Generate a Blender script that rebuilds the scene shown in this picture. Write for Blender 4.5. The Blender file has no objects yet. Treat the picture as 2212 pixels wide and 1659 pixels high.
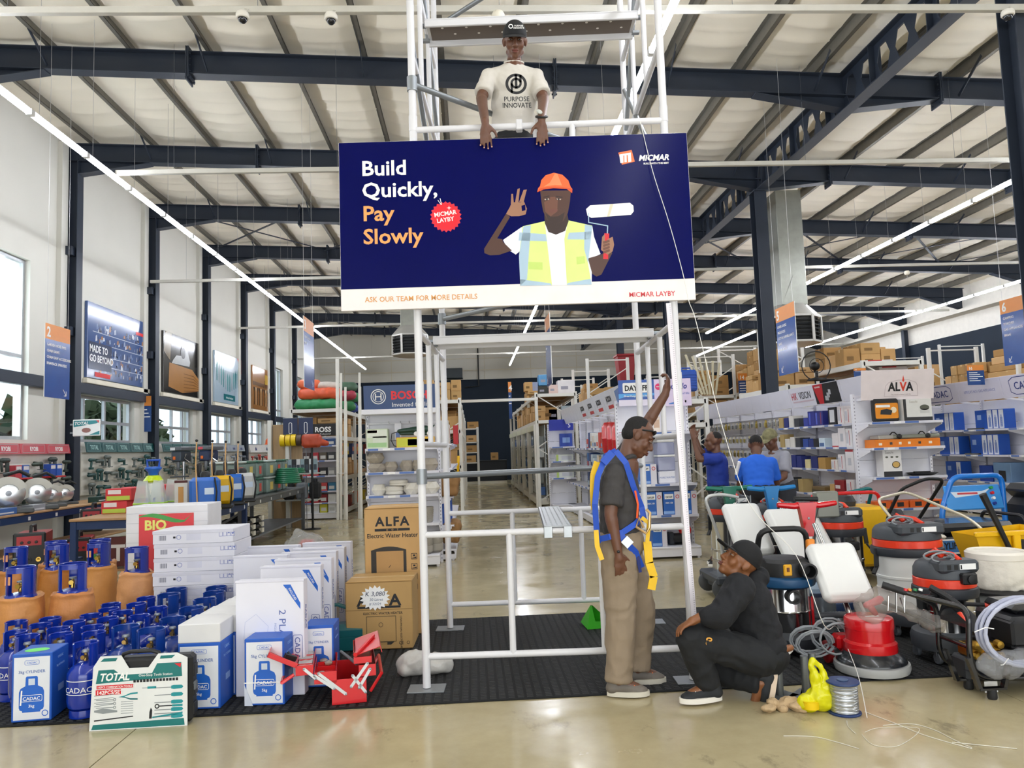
import bpy,bmesh,math,random
import numpy as np
from mathutils import Vector,Matrix,Euler,noise as mnoise
PI = math.pi
MT,MR,cos,sin,rad = Matrix.Translation,Matrix.Rotation,math.cos,math.sin,math.radians
rnd = random.Random(11)
RU = rnd.uniform
SC = bpy.context.scene
COL = SC.collection
def V(*a): return Vector(a)
# ---------------------------------------------------------------- camera (solved from the photograph's vanishing points)
FOC,CX,CY,EYE,ROLL,VPX,VPY = 1650.0,1106.0,829.5,1.55,.035,1018.0,972.0
_c = 1/math.hypot(1,ROLL); _s = ROLL*_c
def _un(px,py):
 x,y = px-CX,py-CY
 return np.array([x*_c-y*_s,-(x*_s+y*_c),FOC])
_d = _un(VPX,VPY); _d = _d/np.linalg.norm(_d)
_u = np.array([0,_d[2],-_d[1]]); _u = _u/np.linalg.norm(_u)
_r = np.cross(_u,_d)
def _ray(px,py):
 v = _un(px,py); return np.array([v@_r,v@_d,v@_u])
def W(px,py,Y):            # the point of the plane y = Y seen at that pixel of the photograph
 v = _ray(px,py); p = v*(Y/v[1]); return V(p[0],p[1],p[2]+EYE)
def G(px,py,z=0.0):        # the point at height z
 v = _ray(px,py); p = v*((z-EYE)/v[2]); return V(p[0],p[1],p[2]+EYE)
def S(px,py,X):            # the point of the plane x = X
 v = _ray(px,py); p = v*(X/v[0]); return V(p[0],p[1],p[2]+EYE)
cam = bpy.data.cameras.new('camera'); camo = bpy.data.objects.new('camera',cam); COL.objects.link(camo)
cam.sensor_width = 36; cam.sensor_fit = 'HORIZONTAL'; cam.lens = 36*FOC/2212; cam.clip_end = 300; cam.clip_start = .05
_fx = _ray(CX+100,CY)-_ray(CX,CY); _fy = _ray(CX,CY-100)-_ray(CX,CY); _fz = -_ray(CX,CY)
_m = [Vector(a).normalized() for a in (_fx,_fy,_fz)]
camo.matrix_world = Matrix(((_m[0].x,_m[1].x,_m[2].x,0),(_m[0].y,_m[1].y,_m[2].y,0),(_m[0].z,_m[1].z,_m[2].z,EYE),(0,0,0,1)))
SC.camera = camo
# ---------------------------------------------------------------- sky, daylight, exposure
wd = bpy.data.worlds.new('sky'); SC.world = wd; wd.use_nodes = True
_n = wd.node_tree.nodes; _l = wd.node_tree.links
_bg = _n['Background']; _bg.inputs[0].default_value = (.86,.93,1.0,1); _bg.inputs[1].default_value = 2.2
def area(name,loc,rot,sx,sy,power,col):
 L = bpy.data.lights.new(name,'AREA'); L.shape = 'RECTANGLE'; L.size = sx; L.size_y = sy; L.energy = power; L.color = col
 o = bpy.data.objects.new(name,L); COL.objects.link(o); o.location = loc; o.rotation_euler = rot; return o
area('storefront_daylight',(1.5,-2.9,1.85),(PI/2,0,0),13,3.3,270,(1,.985,.96))
area('window_daylight',(-7.9,12.2,3.5),(PI/2,0,-PI/2),2.2,3.0,110,(.93,.97,1))
SC.view_settings.view_transform = 'Standard'; SC.view_settings.look = 'None'; SC.view_settings.gamma = 1
SC.view_settings.use_curve_mapping = False; SC.view_settings.exposure = 0.0
SC.cycles.max_bounces = 6; SC.cycles.diffuse_bounces = 4; SC.cycles.glossy_bounces = 3; SC.cycles.transmission_bounces = 5
SC.cycles.transparent_max_bounces = 12; SC.cycles.caustics_reflective = False; SC.cycles.caustics_refractive = False
SC.cycles.sample_clamp_indirect = 6
LED_STRENGTH = 62.0
# ---------------------------------------------------------------- materials
MATS = {}
def _lin(c): return c/12.92 if c <= .04045 else ((c+.055)/1.055)**2.4
def hx(h):
 h = h.lstrip('#'); return tuple(_lin(int(h[i:i+2],16)/255) for i in (0,2,4))
def mat(h,rough=.5,metal=0,var=.06,scale=6,bump=0,bscale=40,emit=0,trans=0,coat=0,stretch=None,key=None,spec=None):
 k = key or (h,rough,metal,var,scale,bump,bscale,emit,trans,coat,stretch,spec)
 if k in MATS: return MATS[k]
 m = bpy.data.materials.new('m_%s' % str(h).strip('#')); m.use_nodes = True; MATS[k] = m
 nt = m.node_tree; n = nt.nodes; L = nt.links; b = n['Principled BSDF']; c = hx(h)
 b.inputs['Roughness'].default_value = rough; b.inputs['Metallic'].default_value = metal
 if spec is not None: b.inputs['Specular IOR Level'].default_value = spec
 if coat: b.inputs['Coat Weight'].default_value = coat; b.inputs['Coat Roughness'].default_value = .08
 tc = n.new('ShaderNodeTexCoord'); src = tc.outputs['Object']
 if stretch:
  mp = n.new('ShaderNodeMapping'); mp.inputs['Scale'].default_value = stretch; L.new(src,mp.inputs[0]); src = mp.outputs[0]
 nz = n.new('ShaderNodeTexNoise'); nz.inputs['Scale'].default_value = scale; nz.inputs['Detail'].default_value = 3; L.new(src,nz.inputs['Vector'])
 mx = n.new('ShaderNodeMix'); mx.data_type = 'RGBA'; L.new(nz.outputs['Fac'],mx.inputs[0])
 mx.inputs[6].default_value = (*[x*(1-var*1.6) for x in c],1); mx.inputs[7].default_value = (*[min(1,x*(1+var*1.6)) for x in c],1)
 L.new(mx.outputs[2],b.inputs['Base Color'])
 if bump:
  n2 = n.new('ShaderNodeTexNoise'); n2.inputs['Scale'].default_value = bscale; n2.inputs['Detail'].default_value = 4; L.new(src,n2.inputs['Vector'])
  bp = n.new('ShaderNodeBump'); bp.inputs['Strength'].default_value = bump; bp.inputs['Distance'].default_value = .01
  L.new(n2.outputs['Fac'],bp.inputs['Height']); L.new(bp.outputs[0],b.inputs['Normal'])
 if emit:
  b.inputs['Emission Color'].default_value = (*c,1); b.inputs['Emission Strength'].default_value = emit
 if trans:
  t = n.new('ShaderNodeBsdfTransparent'); t.inputs[0].default_value = (*[.5+.5*x for x in c],1)
  ms = n.new('ShaderNodeMixShader'); ms.inputs[0].default_value = trans
  L.new(b.outputs[0],ms.inputs[1]); L.new(t.outputs[0],ms.inputs[2]); L.new(ms.outputs[0],n['Material Output'].inputs[0])
 return m
# ---------------------------------------------------------------- mesh building
class MB:
 def __init__(s): s.v = []; s.f = []; s.m = []; s.M = None; s.mi = 0
 def at(s,M=None): s.M = M; return s
 def mt(s,i): s.mi = i; return s
 def add(s,vs,fs):
  b = len(s.v)
  if s.M is not None: vs = [s.M @ Vector(v) for v in vs]
  s.v += [tuple(v) for v in vs]; s.f += [tuple(i+b for i in f) for f in fs]; s.m += [s.mi]*len(fs); return s
 def bx(s,x0,x1,y0,y1,z0,z1):
  return s.add([(x0,y0,z0),(x1,y0,z0),(x1,y1,z0),(x0,y1,z0),(x0,y0,z1),(x1,y0,z1),(x1,y1,z1),(x0,y1,z1)],
                     [(0,3,2,1),(4,5,6,7),(0,1,5,4),(1,2,6,5),(2,3,7,6),(3,0,4,7)])
 def rb(s,x0,x1,y0,y1,z0,z1,c=.006):       # box with chamfered edges
  X,Y,Z = (x0,x1),(y0,y1),(z0,z1); c = min(c,.45*min(x1-x0,y1-y0,z1-z0)); v = []; ix = {}
  for i in (0,1):
   for j in (0,1):
    for k in (0,1):
     sx,sy,sz = (c if i == 0 else -c),(c if j == 0 else -c),(c if k == 0 else -c)
     for a in range(3):
      ix[i,j,k,a] = len(v)
      v.append((X[i]+(sx if a != 0 else 0),Y[j]+(sy if a != 1 else 0),Z[k]+(sz if a != 2 else 0)))
  f = []
  for i in (0,1):
   q = [ix[i,0,0,0],ix[i,1,0,0],ix[i,1,1,0],ix[i,0,1,0]]; f.append(q if i else q[::-1])
   q = [ix[0,i,0,1],ix[1,i,0,1],ix[1,i,1,1],ix[0,i,1,1]]; f.append(q[::-1] if i else q)
   q = [ix[0,0,i,2],ix[1,0,i,2],ix[1,1,i,2],ix[0,1,i,2]]; f.append(q if i else q[::-1])
  for j in (0,1):
   for k in (0,1):
    q = [ix[0,j,k,1],ix[1,j,k,1],ix[1,j,k,2],ix[0,j,k,2]]; f.append(q if (j ^ k) else q[::-1])
    q = [ix[j,0,k,0],ix[j,1,k,0],ix[j,1,k,2],ix[j,0,k,2]]; f.append(q[::-1] if (j ^ k) else q)
    q = [ix[j,k,0,0],ix[j,k,1,0],ix[j,k,1,1],ix[j,k,0,1]]; f.append(q if (j ^ k) else q[::-1])
  for i in (0,1):
   for j in (0,1):
    for k in (0,1):
     q = [ix[i,j,k,0],ix[i,j,k,1],ix[i,j,k,2]]; f.append(q if (i+j+k) % 2 else q[::-1])
  return s.add(v,f)
 def bar(s,p,q,w,h=None,up=(0,0,1)):       # rectangular bar from p to q
  p,q = Vector(p),Vector(q); h = h or w; d = (q-p).normalized(); up = Vector(up)
  if abs(d.dot(up)) > .99: up = V(0,1,0)
  a = d.cross(up).normalized()*w/2; b = a.cross(d).normalized()*h/2
  return s.add([p-a-b,p+a-b,p+a+b,p-a+b,q-a-b,q+a-b,q+a+b,q-a+b],
                     [(0,1,2,3),(7,6,5,4),(0,4,5,1),(1,5,6,2),(2,6,7,3),(3,7,4,0)])
 def tube(s,pts,r,n=10,closed=False,cap=True):
  pts = [Vector(p) for p in pts]; N = len(pts); rs = r if isinstance(r,(list,tuple)) else [r]*N
  ts = []
  for i in range(N):
   a = pts[i-1] if (i or closed) else pts[i]; b = pts[(i+1) % N] if (i < N-1 or closed) else pts[i]
   t = (b-a); ts.append(t.normalized() if t.length > 1e-9 else V(0,0,1))
  x = ts[0].orthogonal().normalized(); v = []
  for i in range(N):
   x = x-ts[i]*x.dot(ts[i]); x = x.normalized() if x.length > 1e-6 else ts[i].orthogonal().normalized(); y = ts[i].cross(x)
   for k in range(n):
    a = 2*PI*k/n; v.append(pts[i]+(x*cos(a)+y*sin(a))*rs[i])
  f = [(i*n+k,i*n+(k+1) % n,(i+1)*n+(k+1) % n,(i+1)*n+k) for i in range(N-1) for k in range(n)]
  if closed: f += [((N-1)*n+k,(N-1)*n+(k+1) % n,(k+1) % n,k) for k in range(n)]
  elif cap: f += [tuple(range(n))[::-1],tuple((N-1)*n+k for k in range(n))]
  return s.add(v,f)
 def lathe(s,prof,n=20,c=(0,0,0),sx=1,sy=1):
  v = []; f = []; c = Vector(c)
  for r,z in prof:
   for k in range(n):
    a = 2*PI*k/n; v.append(c+V(r*cos(a)*sx,r*sin(a)*sy,z))
  N = len(prof)
  for i in range(N-1):
   f += [(i*n+k,i*n+(k+1) % n,(i+1)*n+(k+1) % n,(i+1)*n+k) for k in range(n)]
  if prof[0][0] > 1e-4: f.append(tuple(range(n))[::-1])
  if prof[-1][0] > 1e-4: f.append(tuple((N-1)*n+k for k in range(n)))
  return s.add(v,f)
 def prism(s,poly,z0,z1):
  n = len(poly); v = [(x,y,z0) for x,y in poly]+[(x,y,z1) for x,y in poly]
  return s.add(v,[tuple(range(n))[::-1],tuple(range(n,2*n))]+[(i,(i+1) % n,n+(i+1) % n,n+i) for i in range(n)])
 def flat(s,poly,z=0.0):
  return s.add([(x,y,z) for x,y in poly],[tuple(range(len(poly)))])
 def ell(s,c,r,n=14,m=8,R=None):
  c = Vector(c); r = (r,r,r) if isinstance(r,(int,float)) else r; v = [V(0,0,-r[2])]; f = []
  for j in range(1,m):
   a = -PI/2+PI*j/m
   for k in range(n):
    b = 2*PI*k/n; v.append(V(r[0]*cos(a)*cos(b),r[1]*cos(a)*sin(b),r[2]*sin(a)))
  v.append(V(0,0,r[2])); T = len(v)-1
  for k in range(n):
   f.append((0,1+(k+1) % n,1+k)); f.append((T,1+(m-2)*n+k,1+(m-2)*n+(k+1) % n))
   for j in range(m-2): f.append((1+j*n+k,1+j*n+(k+1) % n,1+(j+1)*n+(k+1) % n,1+(j+1)*n+k))
  if R is not None: v = [R @ x for x in v]
  return s.add([c+x for x in v],f)
 def cap(s,p,q,r0,r1,n=12):                  # tapered capsule
  p,q = Vector(p),Vector(q); d = (q-p); L = d.length; d = d.normalized() if L > 1e-6 else V(0,0,1); pts = []; rs = []
  for a in (0,30,60,90): pts.append(p-d*r0*cos(rad(a))); rs.append(max(1e-4,r0*sin(rad(a))))
  for a in (90,60,30,0): pts.append(q+d*r1*cos(rad(a))); rs.append(max(1e-4,r1*sin(rad(a))))
  return s.tube(pts,rs,n)
 def mesh(s,name,mats,ang=35):
  me = bpy.data.meshes.new(name); me.from_pydata(s.v,[],s.f)
  for m in (mats if isinstance(mats,(list,tuple)) else [mats]): me.materials.append(m)
  if any(s.m): me.polygons.foreach_set('material_index',s.m)
  if ang:
   me.polygons.foreach_set('use_smooth',[True]*len(me.polygons)); me.set_sharp_from_angle(angle=rad(ang))
  me.update(); return me
def link(name,me,parent=None,loc=None,rot=None):
 o = bpy.data.objects.new(name,me); COL.objects.link(o)
 if parent is not None: o.parent = parent
 if loc is not None: o.location = loc
 if rot is not None: o.rotation_euler = rot
 return o
def obj(name,mb,m,parent=None,loc=None,rot=None,ang=35,label=None):
 o = link(name,mb.mesh(name,m,ang),parent,loc,rot)
 if label: o['label'] = label
 return o
def tag(o,label,cat,group=None):
 o['label'] = label; o['category'] = cat
 if group: o['group'] = group
 return o
def thing(name,label,cat,loc=(0,0,0),rz=0,group=None):
 o = bpy.data.objects.new(name,None); COL.objects.link(o); o.location = loc; o.rotation_euler = (0,0,rz); o.empty_display_size = .1
 return tag(o,label,cat,group)
def struct(name,mb,m,parent=None,ang=35):
 o = obj(name,mb,m,parent,ang=ang)
 if parent is None: o['kind'] = 'structure'
 return o
def kids(o): return KIDS.get(o.name,[]) if False else [c for c in o.children]
def dup(src,loc,rz=None,label=None,group=None,scale=None):
 r = src.copy(); COL.objects.link(r); r.location = loc
 if rz is not None: r.rotation_euler = (0,0,rz)
 if scale is not None: r.scale = (scale,)*3 if isinstance(scale,(int,float)) else scale
 if label: r['label'] = label
 if group: r['group'] = group
 for ch in src.children:
  c = ch.copy(); COL.objects.link(c); c.parent = r
  for g in ch.children:
   d = g.copy(); COL.objects.link(d); d.parent = c
 return r
def fr(o,x,y):                                     # frame: origin, x and y directions, z = outwards
 o,x,y = Vector(o),Vector(x).normalized(),Vector(y); z = x.cross(y).normalized(); y = z.cross(x)
 return Matrix(((x.x,y.x,z.x,o.x),(x.y,y.y,z.y,o.y),(x.z,y.z,z.z,o.z),(0,0,0,1)))
FRONT = lambda x,y,z: fr((x,y,z),(1,0,0),(0,0,1))     # faces the camera (-Y)
RIGHT = lambda x,y,z: fr((x,y,z),(0,1,0),(0,0,1))     # faces +X
LEFT = lambda x,y,z: fr((x,y,z),(0,-1,0),(0,0,1))     # faces -X
TOP = lambda x,y,z: fr((x,y,z),(1,0,0),(0,1,0))
def text(s,size,m,M,parent=None,align='CENTER',bold=0.0,ext=.0006,sx=1.0,shear=0.0,name='lettering',space=1.0,vert='BOTTOM_BASELINE'):
 c = bpy.data.curves.new(name,'FONT'); c.body = s; c.size = size; c.align_x = align; c.extrude = ext; c.offset = bold*size
 c.resolution_u = 2; c.shear = shear; c.space_character = space; c.space_line = .95; c.materials.append(m)
 if vert == 'CENTER': c.align_y = 'CENTER'
 o = bpy.data.objects.new(name,c); COL.objects.link(o)
 if parent is not None: o.parent = parent
 o.matrix_local = M @ Matrix.Diagonal((sx,1,1,1)); return o
def dec(name,poly,m,M,parent=None,z=.0008,t=0):   # flat print laid on a surface
 b = MB().at(M)
 if t: b.prism(poly,0,t)
 else: b.flat(poly,z)
 return obj(name,b,m,parent,ang=0)
def rect(x0,x1,y0,y1): return [(x0,y0),(x1,y0),(x1,y1),(x0,y1)]
def rrect(x0,x1,y0,y1,r,n=4):
 o = []
 for cx,cy,a in ((x1-r,y0+r,-90),(x1-r,y1-r,0),(x0+r,y1-r,90),(x0+r,y0+r,180)):
  o += [(cx+r*cos(rad(a+90*k/n)),cy+r*sin(rad(a+90*k/n))) for k in range(n+1)]
 return o
def circ(x,y,r,n=20,ry=None): return [(x+r*cos(2*PI*k/n),y+(ry or r)*sin(2*PI*k/n)) for k in range(n)]
def ring(name,x,y,r,w,m,M,parent,n=24,sx=1):
 b = MB().at(M); v = []; f = []
 for k in range(n):
  a = 2*PI*k/n
  for q in (r-w/2,r+w/2): v.append((x+q*sx*cos(a),y+q*sin(a),.001))
 f = [(2*k,2*k+1,(2*k+3) % (2*n),(2*k+2) % (2*n)) for k in range(n)]
 return obj(name,b.add(v,f),m,parent,ang=0)
def outline(name,poly,w,m,M,parent,z=.0012):      # closed line of width w along a polygon
 b = MB().at(M); n = len(poly); P = [Vector((*p,0)) for p in poly]; v = []
 for i in range(n):
  a,c = (P[i]-P[i-1]).normalized(),(P[(i+1) % n]-P[i]).normalized(); t = (a+c).normalized() if (a+c).length > 1e-6 else a
  nn = V(-t.y,t.x,0)*(w/2/max(.4,t.dot(a))); v += [P[i]-nn+V(0,0,z),P[i]+nn+V(0,0,z)]
 return obj(name,b.add(v,[(2*i,(2*i+2) % (2*n),(2*i+3) % (2*n),2*i+1) for i in range(n)]),m,parent,ang=0)
def blob(name,mb,m,parent=None,voxel=.012,smooth=2,wr=0,wscale=8,loc=None,label=None,rot=None,seed=0,dec_ratio=None):
 """One continuous surface grown over overlapping rounded pieces; wr = depth of cloth or film creases."""
 me = mb.mesh(name,m,0); t = bpy.data.objects.new('t',me); COL.objects.link(t)
 r = t.modifiers.new('r','REMESH'); r.mode = 'VOXEL'; r.voxel_size = voxel
 if smooth: k = t.modifiers.new('s','SMOOTH'); k.iterations = smooth; k.factor = .5
 if dec_ratio: k = t.modifiers.new('d','DECIMATE'); k.ratio = dec_ratio
 dg = bpy.context.evaluated_depsgraph_get(); n = bpy.data.meshes.new_from_object(t.evaluated_get(dg),depsgraph=dg); n.name = name
 bpy.data.objects.remove(t); bpy.data.meshes.remove(me)
 n.materials.clear(); n.materials.append(m if not isinstance(m,(list,tuple)) else m[0])
 if wr:
  N = len(n.vertices); co = np.empty(N*3,'f'); no = np.empty(N*3,'f'); n.vertices.foreach_get('co',co); n.vertices.foreach_get('normal',no)
  co = co.reshape(-1,3); no = no.reshape(-1,3); d = np.empty(N,'f')
  for i in range(N):
   p = Vector(co[i])*wscale; p.x += seed
   d[i] = (1-abs(mnoise.noise(p+mnoise.noise_vector(p*.6)*1.2))*2)*.7+mnoise.noise(p*2.3)*.4
  co += no*(d*wr)[:,None]; n.vertices.foreach_set('co',co.ravel())
 n.polygons.foreach_set('use_smooth',[True]*len(n.polygons)); n.update()
 o = link(name,n,parent,loc,rot)
 if label: o['label'] = label
 return o
ORD = ['first','second','third','fourth','fifth','sixth','seventh','eighth','ninth','tenth','eleventh','twelfth','thirteenth','fourteenth',
       'fifteenth','sixteenth','seventeenth','eighteenth','nineteenth','twentieth','twenty-first','twenty-second','twenty-third','twenty-fourth',
       'twenty-fifth','twenty-sixth','twenty-seventh','twenty-eighth','twenty-ninth','thirtieth','thirty-first','thirty-second','thirty-third']
WHITE = mat('#e9e9ee',.4); STEELW = mat('#dcdcdf',.35,var=.03); NAVY = mat('#1c242e',.45); BLACK = mat('#141517',.5); INK = mat('#15161a',.6)
KRAFT = mat('#bf9862',.8,var=.07,bump=.1); KRAFT2 = mat('#ad8753',.8,var=.08); KRAFT3 = mat('#cda673',.8,var=.06); TAPE = mat('#c8aa78',.35)
CHROME = mat('#d6d6d8',.12,1,.02); GALV = mat('#a9adaf',.38,.85,.1,18); STEEL = mat('#8b8f94',.35,.8); RUBBER = mat('#1b1c1f',.6)
PAPER = mat('#f2f2f0',.55); PRICE = mat('#eeeeec',.5); BLUEP = mat('#1f62c4',.4); CADB = mat('#0f2f9a',.2,coat=.5); RED = mat('#d01a22',.3); YEL = mat('#f0b800',.35); ORANGE = mat('#f0631f',.4)
PLASTIC = mat('#f4f6f8',.12,0,.02,trans=.72,key='film'); GREY = mat('#5b6066',.5); BLUEC = mat('#3c6fc0',.5); CREAM = mat('#e6e0cd',.7)
# ================================================================ ROOM
zt = lambda X: 7.25-.043*X                           # top line of the rafters
XL,XR,YB,YF = -7.45,17.2,38.6,-4.0
COLY = [7.3+3.57*k for k in range(9)]
def floor_mat(name,base='#b7ab88',dirt='#857b62',wet=0.0):
 m = bpy.data.materials.new(name); m.use_nodes = True; n = m.node_tree.nodes; L = m.node_tree.links; b = n['Principled BSDF']
 g = n.new('ShaderNodeNewGeometry'); P = g.outputs['Position']
 def nz(sc,det=5,rg=.6,st=None):
  src = P
  if st: mp = n.new('ShaderNodeMapping'); mp.inputs['Scale'].default_value = st; L.new(P,mp.inputs[0]); src = mp.outputs[0]
  t = n.new('ShaderNodeTexNoise'); t.inputs['Scale'].default_value = sc; t.inputs['Detail'].default_value = det; t.inputs['Roughness'].default_value = rg; L.new(src,t.inputs['Vector']); return t.outputs['Fac']
 def ramp(src,a,b_,c0,c1):
  r = n.new('ShaderNodeValToRGB'); r.color_ramp.elements[0].position = a; r.color_ramp.elements[1].position = b_
  r.color_ramp.elements[0].color = (*c0,1); r.color_ramp.elements[1].color = (*c1,1); L.new(src,r.inputs[0]); return r.outputs[0]
 def mix(f,a,c,mode='MIX',k=1.0):
  x = n.new('ShaderNodeMix'); x.data_type = 'RGBA'; x.blend_type = mode
  if hasattr(f,'links') or not isinstance(f,float): L.new(f,x.inputs[0])
  else: x.inputs[0].default_value = f
  for i,q in ((6,a),(7,c)):
   if isinstance(q,tuple): x.inputs[i].default_value = (*q,1)
   else: L.new(q,x.inputs[i])
  return x.outputs[2]
 c = hx(base); big = mix(ramp(nz(.55),.35,.68,(0,0,0),(1,1,1)),tuple(.90*x for x in c),tuple(1.08*x for x in c))
 sm = mix(ramp(nz(5,6,.7),.35,.7,(0,0,0),(1,1,1)),tuple(.88*x for x in c),(1,1,1)); col = mix(.22,big,sm,'MULTIPLY')
 st = ramp(nz(2.3,8,.72,(1,.55,1)),.585,.66,(0,0,0),(.75,)*3); col = mix(st,col,hx(dirt))
 L.new(col,b.inputs['Base Color'])
 rr = ramp(nz(1.4,6,.65),.35,.7,(.10,)*3,(.30,)*3); L.new(rr,b.inputs['Roughness'])
 bp = n.new('ShaderNodeBump'); bp.inputs['Strength'].default_value = .05; bp.inputs['Distance'].default_value = .01; L.new(nz(6,6),bp.inputs['Height']); L.new(bp.outputs[0],b.inputs['Normal'])
 return m
FLOORM = floor_mat('polished_concrete')
fl = struct('floor',MB().bx(XL,XR,YF,YB,-.2,-.006),mat('#3a3833',.9))
XJ = [XL,-7.1,-2.0,3.12,8.2,13.3,XR]; YJ = [YF,1.4,6.9,12.4,17.9,23.4,28.9,34.4,YB]; g = .0035
for i in range(len(XJ)-1):
 for j in range(len(YJ)-1): obj('slab',MB().rb(XJ[i]+g,XJ[i+1]-g,YJ[j]+g,YJ[j+1]-g,-.1,0,.002),FLOORM,fl)
# ceiling: quilted white insulation sagging between the purlins
PURX = [-7.0+1.12*k for k in range(22)]
def ceiling():
 xs = np.arange(-7.7,XR+.3,.14); ys = np.arange(YF,YB+.3,.05); X,Y = np.meshgrid(xs,ys,indexing='ij')
 ph = ((X+7.0)/1.12) % 1.0; sag = np.sin(PI*ph)**1
 rg = np.random.RandomState(3); lane = np.floor((X+7.0)/1.12)
 off = rg.rand(40)[(lane+3).astype(int)]*5; off2 = rg.rand(40)[(lane+9).astype(int)]*9
 w = Y*(4.6)+off+.6*np.sin(Y*1.3+off2)+.5*np.sin(Y*.47+off)+.35*np.sin(X*1.7+Y*.8)
 cre = 1-np.abs(np.sin(w*PI*.5))**.6
 Z = 7.25-.043*X+.165-.045*sag-.034*cre*(sag**.6)-.012*np.sin(w*2.1)*sag
 nx,ny = X.shape; v = np.stack([X,Y,Z],-1).reshape(-1,3)
 i = np.arange(nx-1)[:,None]*ny+np.arange(ny-1)[None,:]; f = np.stack([i,i+1,i+ny+1,i+ny],-1).reshape(-1,4)
 me = bpy.data.meshes.new('ceiling'); me.from_pydata(v.tolist(),[],f.tolist()); me.materials.append(mat('#f3ecdb',.55,var=.03,scale=.7,bump=.06,bscale=9))
 me.polygons.foreach_set('use_smooth',[True]*len(f)); o = link('ceiling',me); o['kind'] = 'structure'
ceiling()
obj_roof = struct('roof',MB().add([(XL-.4,YF,zt(XL)+.35),(XR+.4,YF,zt(XR)+.35),(XR+.4,YB+.4,zt(XR)+.35),(XL-.4,YB+.4,zt(XL)+.35)],[(0,1,2,3)]),mat('#8d9196',.6))
# walls
PLASTER = mat('#cfcdc4',.75,var=.025,scale=1.2,bump=.05,bscale=60); NAVYW = mat('#1d2733',.7,var=.05,scale=2,spec=.2)
wl = MB()
WINS = []                                            # (y0, y1, z0, z1) openings of the left wall
WINS.append((10.9,13.3,1.98,5.05))
for k in range(4): WINS.append((COLY[2+k]+.62,COLY[3+k]-.62,1.96,2.88))
for k in range(2): WINS.append((COLY[6+k]+.6,COLY[6+k]+2.2,1.96,5.0))
ys = [YF]+sorted(sum([[w[0],w[1]] for w in WINS],[]))+[YB]
x0,x1 = XL-.25,XL
for a,b in zip(ys[:-1],ys[1:]):
 w = [q for q in WINS if abs(q[0]-a) < 1e-6 and abs(q[1]-b) < 1e-6]
 if w: wl.bx(x0,x1,a,b,-.1,w[0][2]); wl.bx(x0,x1,a,b,w[0][3],8.0)
 else: wl.bx(x0,x1,a,b,-.1,8.0)
for k in range(2,8): wl.bx(XL,XL+.09,COLY[k]-.34,COLY[k]-.12,0,7.5)      # plaster piers beside the columns
struct('wall_left',wl,PLASTER)
ALU = mat('#b9bcc0',.35,.6);
def glassm(name,c,t):
 m = bpy.data.materials.new(name); m.use_nodes = True; n = m.node_tree.nodes; L = m.node_tree.links
 g = n.new('ShaderNodeBsdfGlossy'); g.inputs['Roughness'].default_value = .02; t_ = n.new('ShaderNodeBsdfTransparent'); t_.inputs[0].default_value = (*hx(c),1)
 ms = n.new('ShaderNodeMixShader'); ms.inputs[0].default_value = t; L.new(t_.outputs[0],ms.inputs[1]); L.new(g.outputs[0],ms.inputs[2]); L.new(ms.outputs[0],n['Material Output'].inputs[0]); return m
GLASS = glassm('window_glass','#eef4f6',.06)
def window(i,y0,y1,z0,z1,cols,rows):
 x = XL-.12; f = MB()
 f.bx(x-.03,x+.03,y0,y1,z0,z0+.06); f.bx(x-.03,x+.03,y0,y1,z1-.06,z1); f.bx(x-.03,x+.03,y0,y0+.06,z0+.06,z1-.06); f.bx(x-.03,x+.03,y1-.06,y1,z0+.06,z1-.06)
 w = struct('window_%d' % i,f,ALU)
 for c in cols: obj('mullion',MB().bx(x-.028,x+.028,y0+(y1-y0)*c-.03,y0+(y1-y0)*c+.03,z0+.06,z1-.06),ALU,w)
 for r in rows: obj('transom',MB().bx(x-.026,x+.026,y0+.06,y1-.06,z0+(z1-z0)*r-.03,z0+(z1-z0)*r+.03),ALU,w)
 e = [0]+list(cols)+[1]; q = [0]+list(rows)+[1]
 for a,b in zip(e[:-1],e[1:]):
  for c,d in zip(q[:-1],q[1:]):
   obj('pane',MB().bx(x-.004,x+.004,y0+(y1-y0)*a+.03,y0+(y1-y0)*b-.03,z0+(z1-z0)*c+.03,z0+(z1-z0)*d-.03),GLASS,w,ang=0)
 return w
for i,(a,b,c,d) in enumerate(WINS):
 if d > 4: window(i+1,a,b,c,d,(.5,) if i == 0 else (.5,),(.46,))
 else: window(i+1,a,b,c,d,(.13,.5,.80),(.45,))
struct('wall_back',MB().bx(XL,XR,YB,YB+.25,-.1,8),PLASTER)
wb = MB().bx(XL,XR,YB-.03,YB,0,5.1); o = struct('trim_1',wb,NAVYW)
for k in range(11):
 X = XL+1.2+2.35*k; o = struct('trim_%d' % (20+k),MB().bx(X-.012,X+.012,YB-.012,YB,5.1,7.4),mat('#c9c1a8',.7))
struct('trim_3',MB().bx(XL,XR,YB-.05,YB,5.55,5.6),mat('#cfc8b4',.6))
struct('trim_4',MB().bx(XL,XR,YB-.05,YB,6.15,6.19),mat('#cfc8b4',.6))
struct('wall_right',MB().bx(XR,XR+.25,YF,YB,-.1,7.2),mat('#dcd8cf',.75))
struct('trim_2',MB().bx(XR-.03,XR,YF,YB,0,5.0),NAVYW)
struct('trim_5',MB().bx(XR-.5,XR-.03,YF,YB,5.62,5.74),mat('#d9d5cb',.7))
wf = MB().bx(XL,-5,YF-.2,YF,0,7.6).bx(8,XR,YF-.2,YF,0,7.6).bx(-5,8,YF-.2,YF,3.7,7.6); struct('wall_front',wf,PLASTER)
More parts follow.
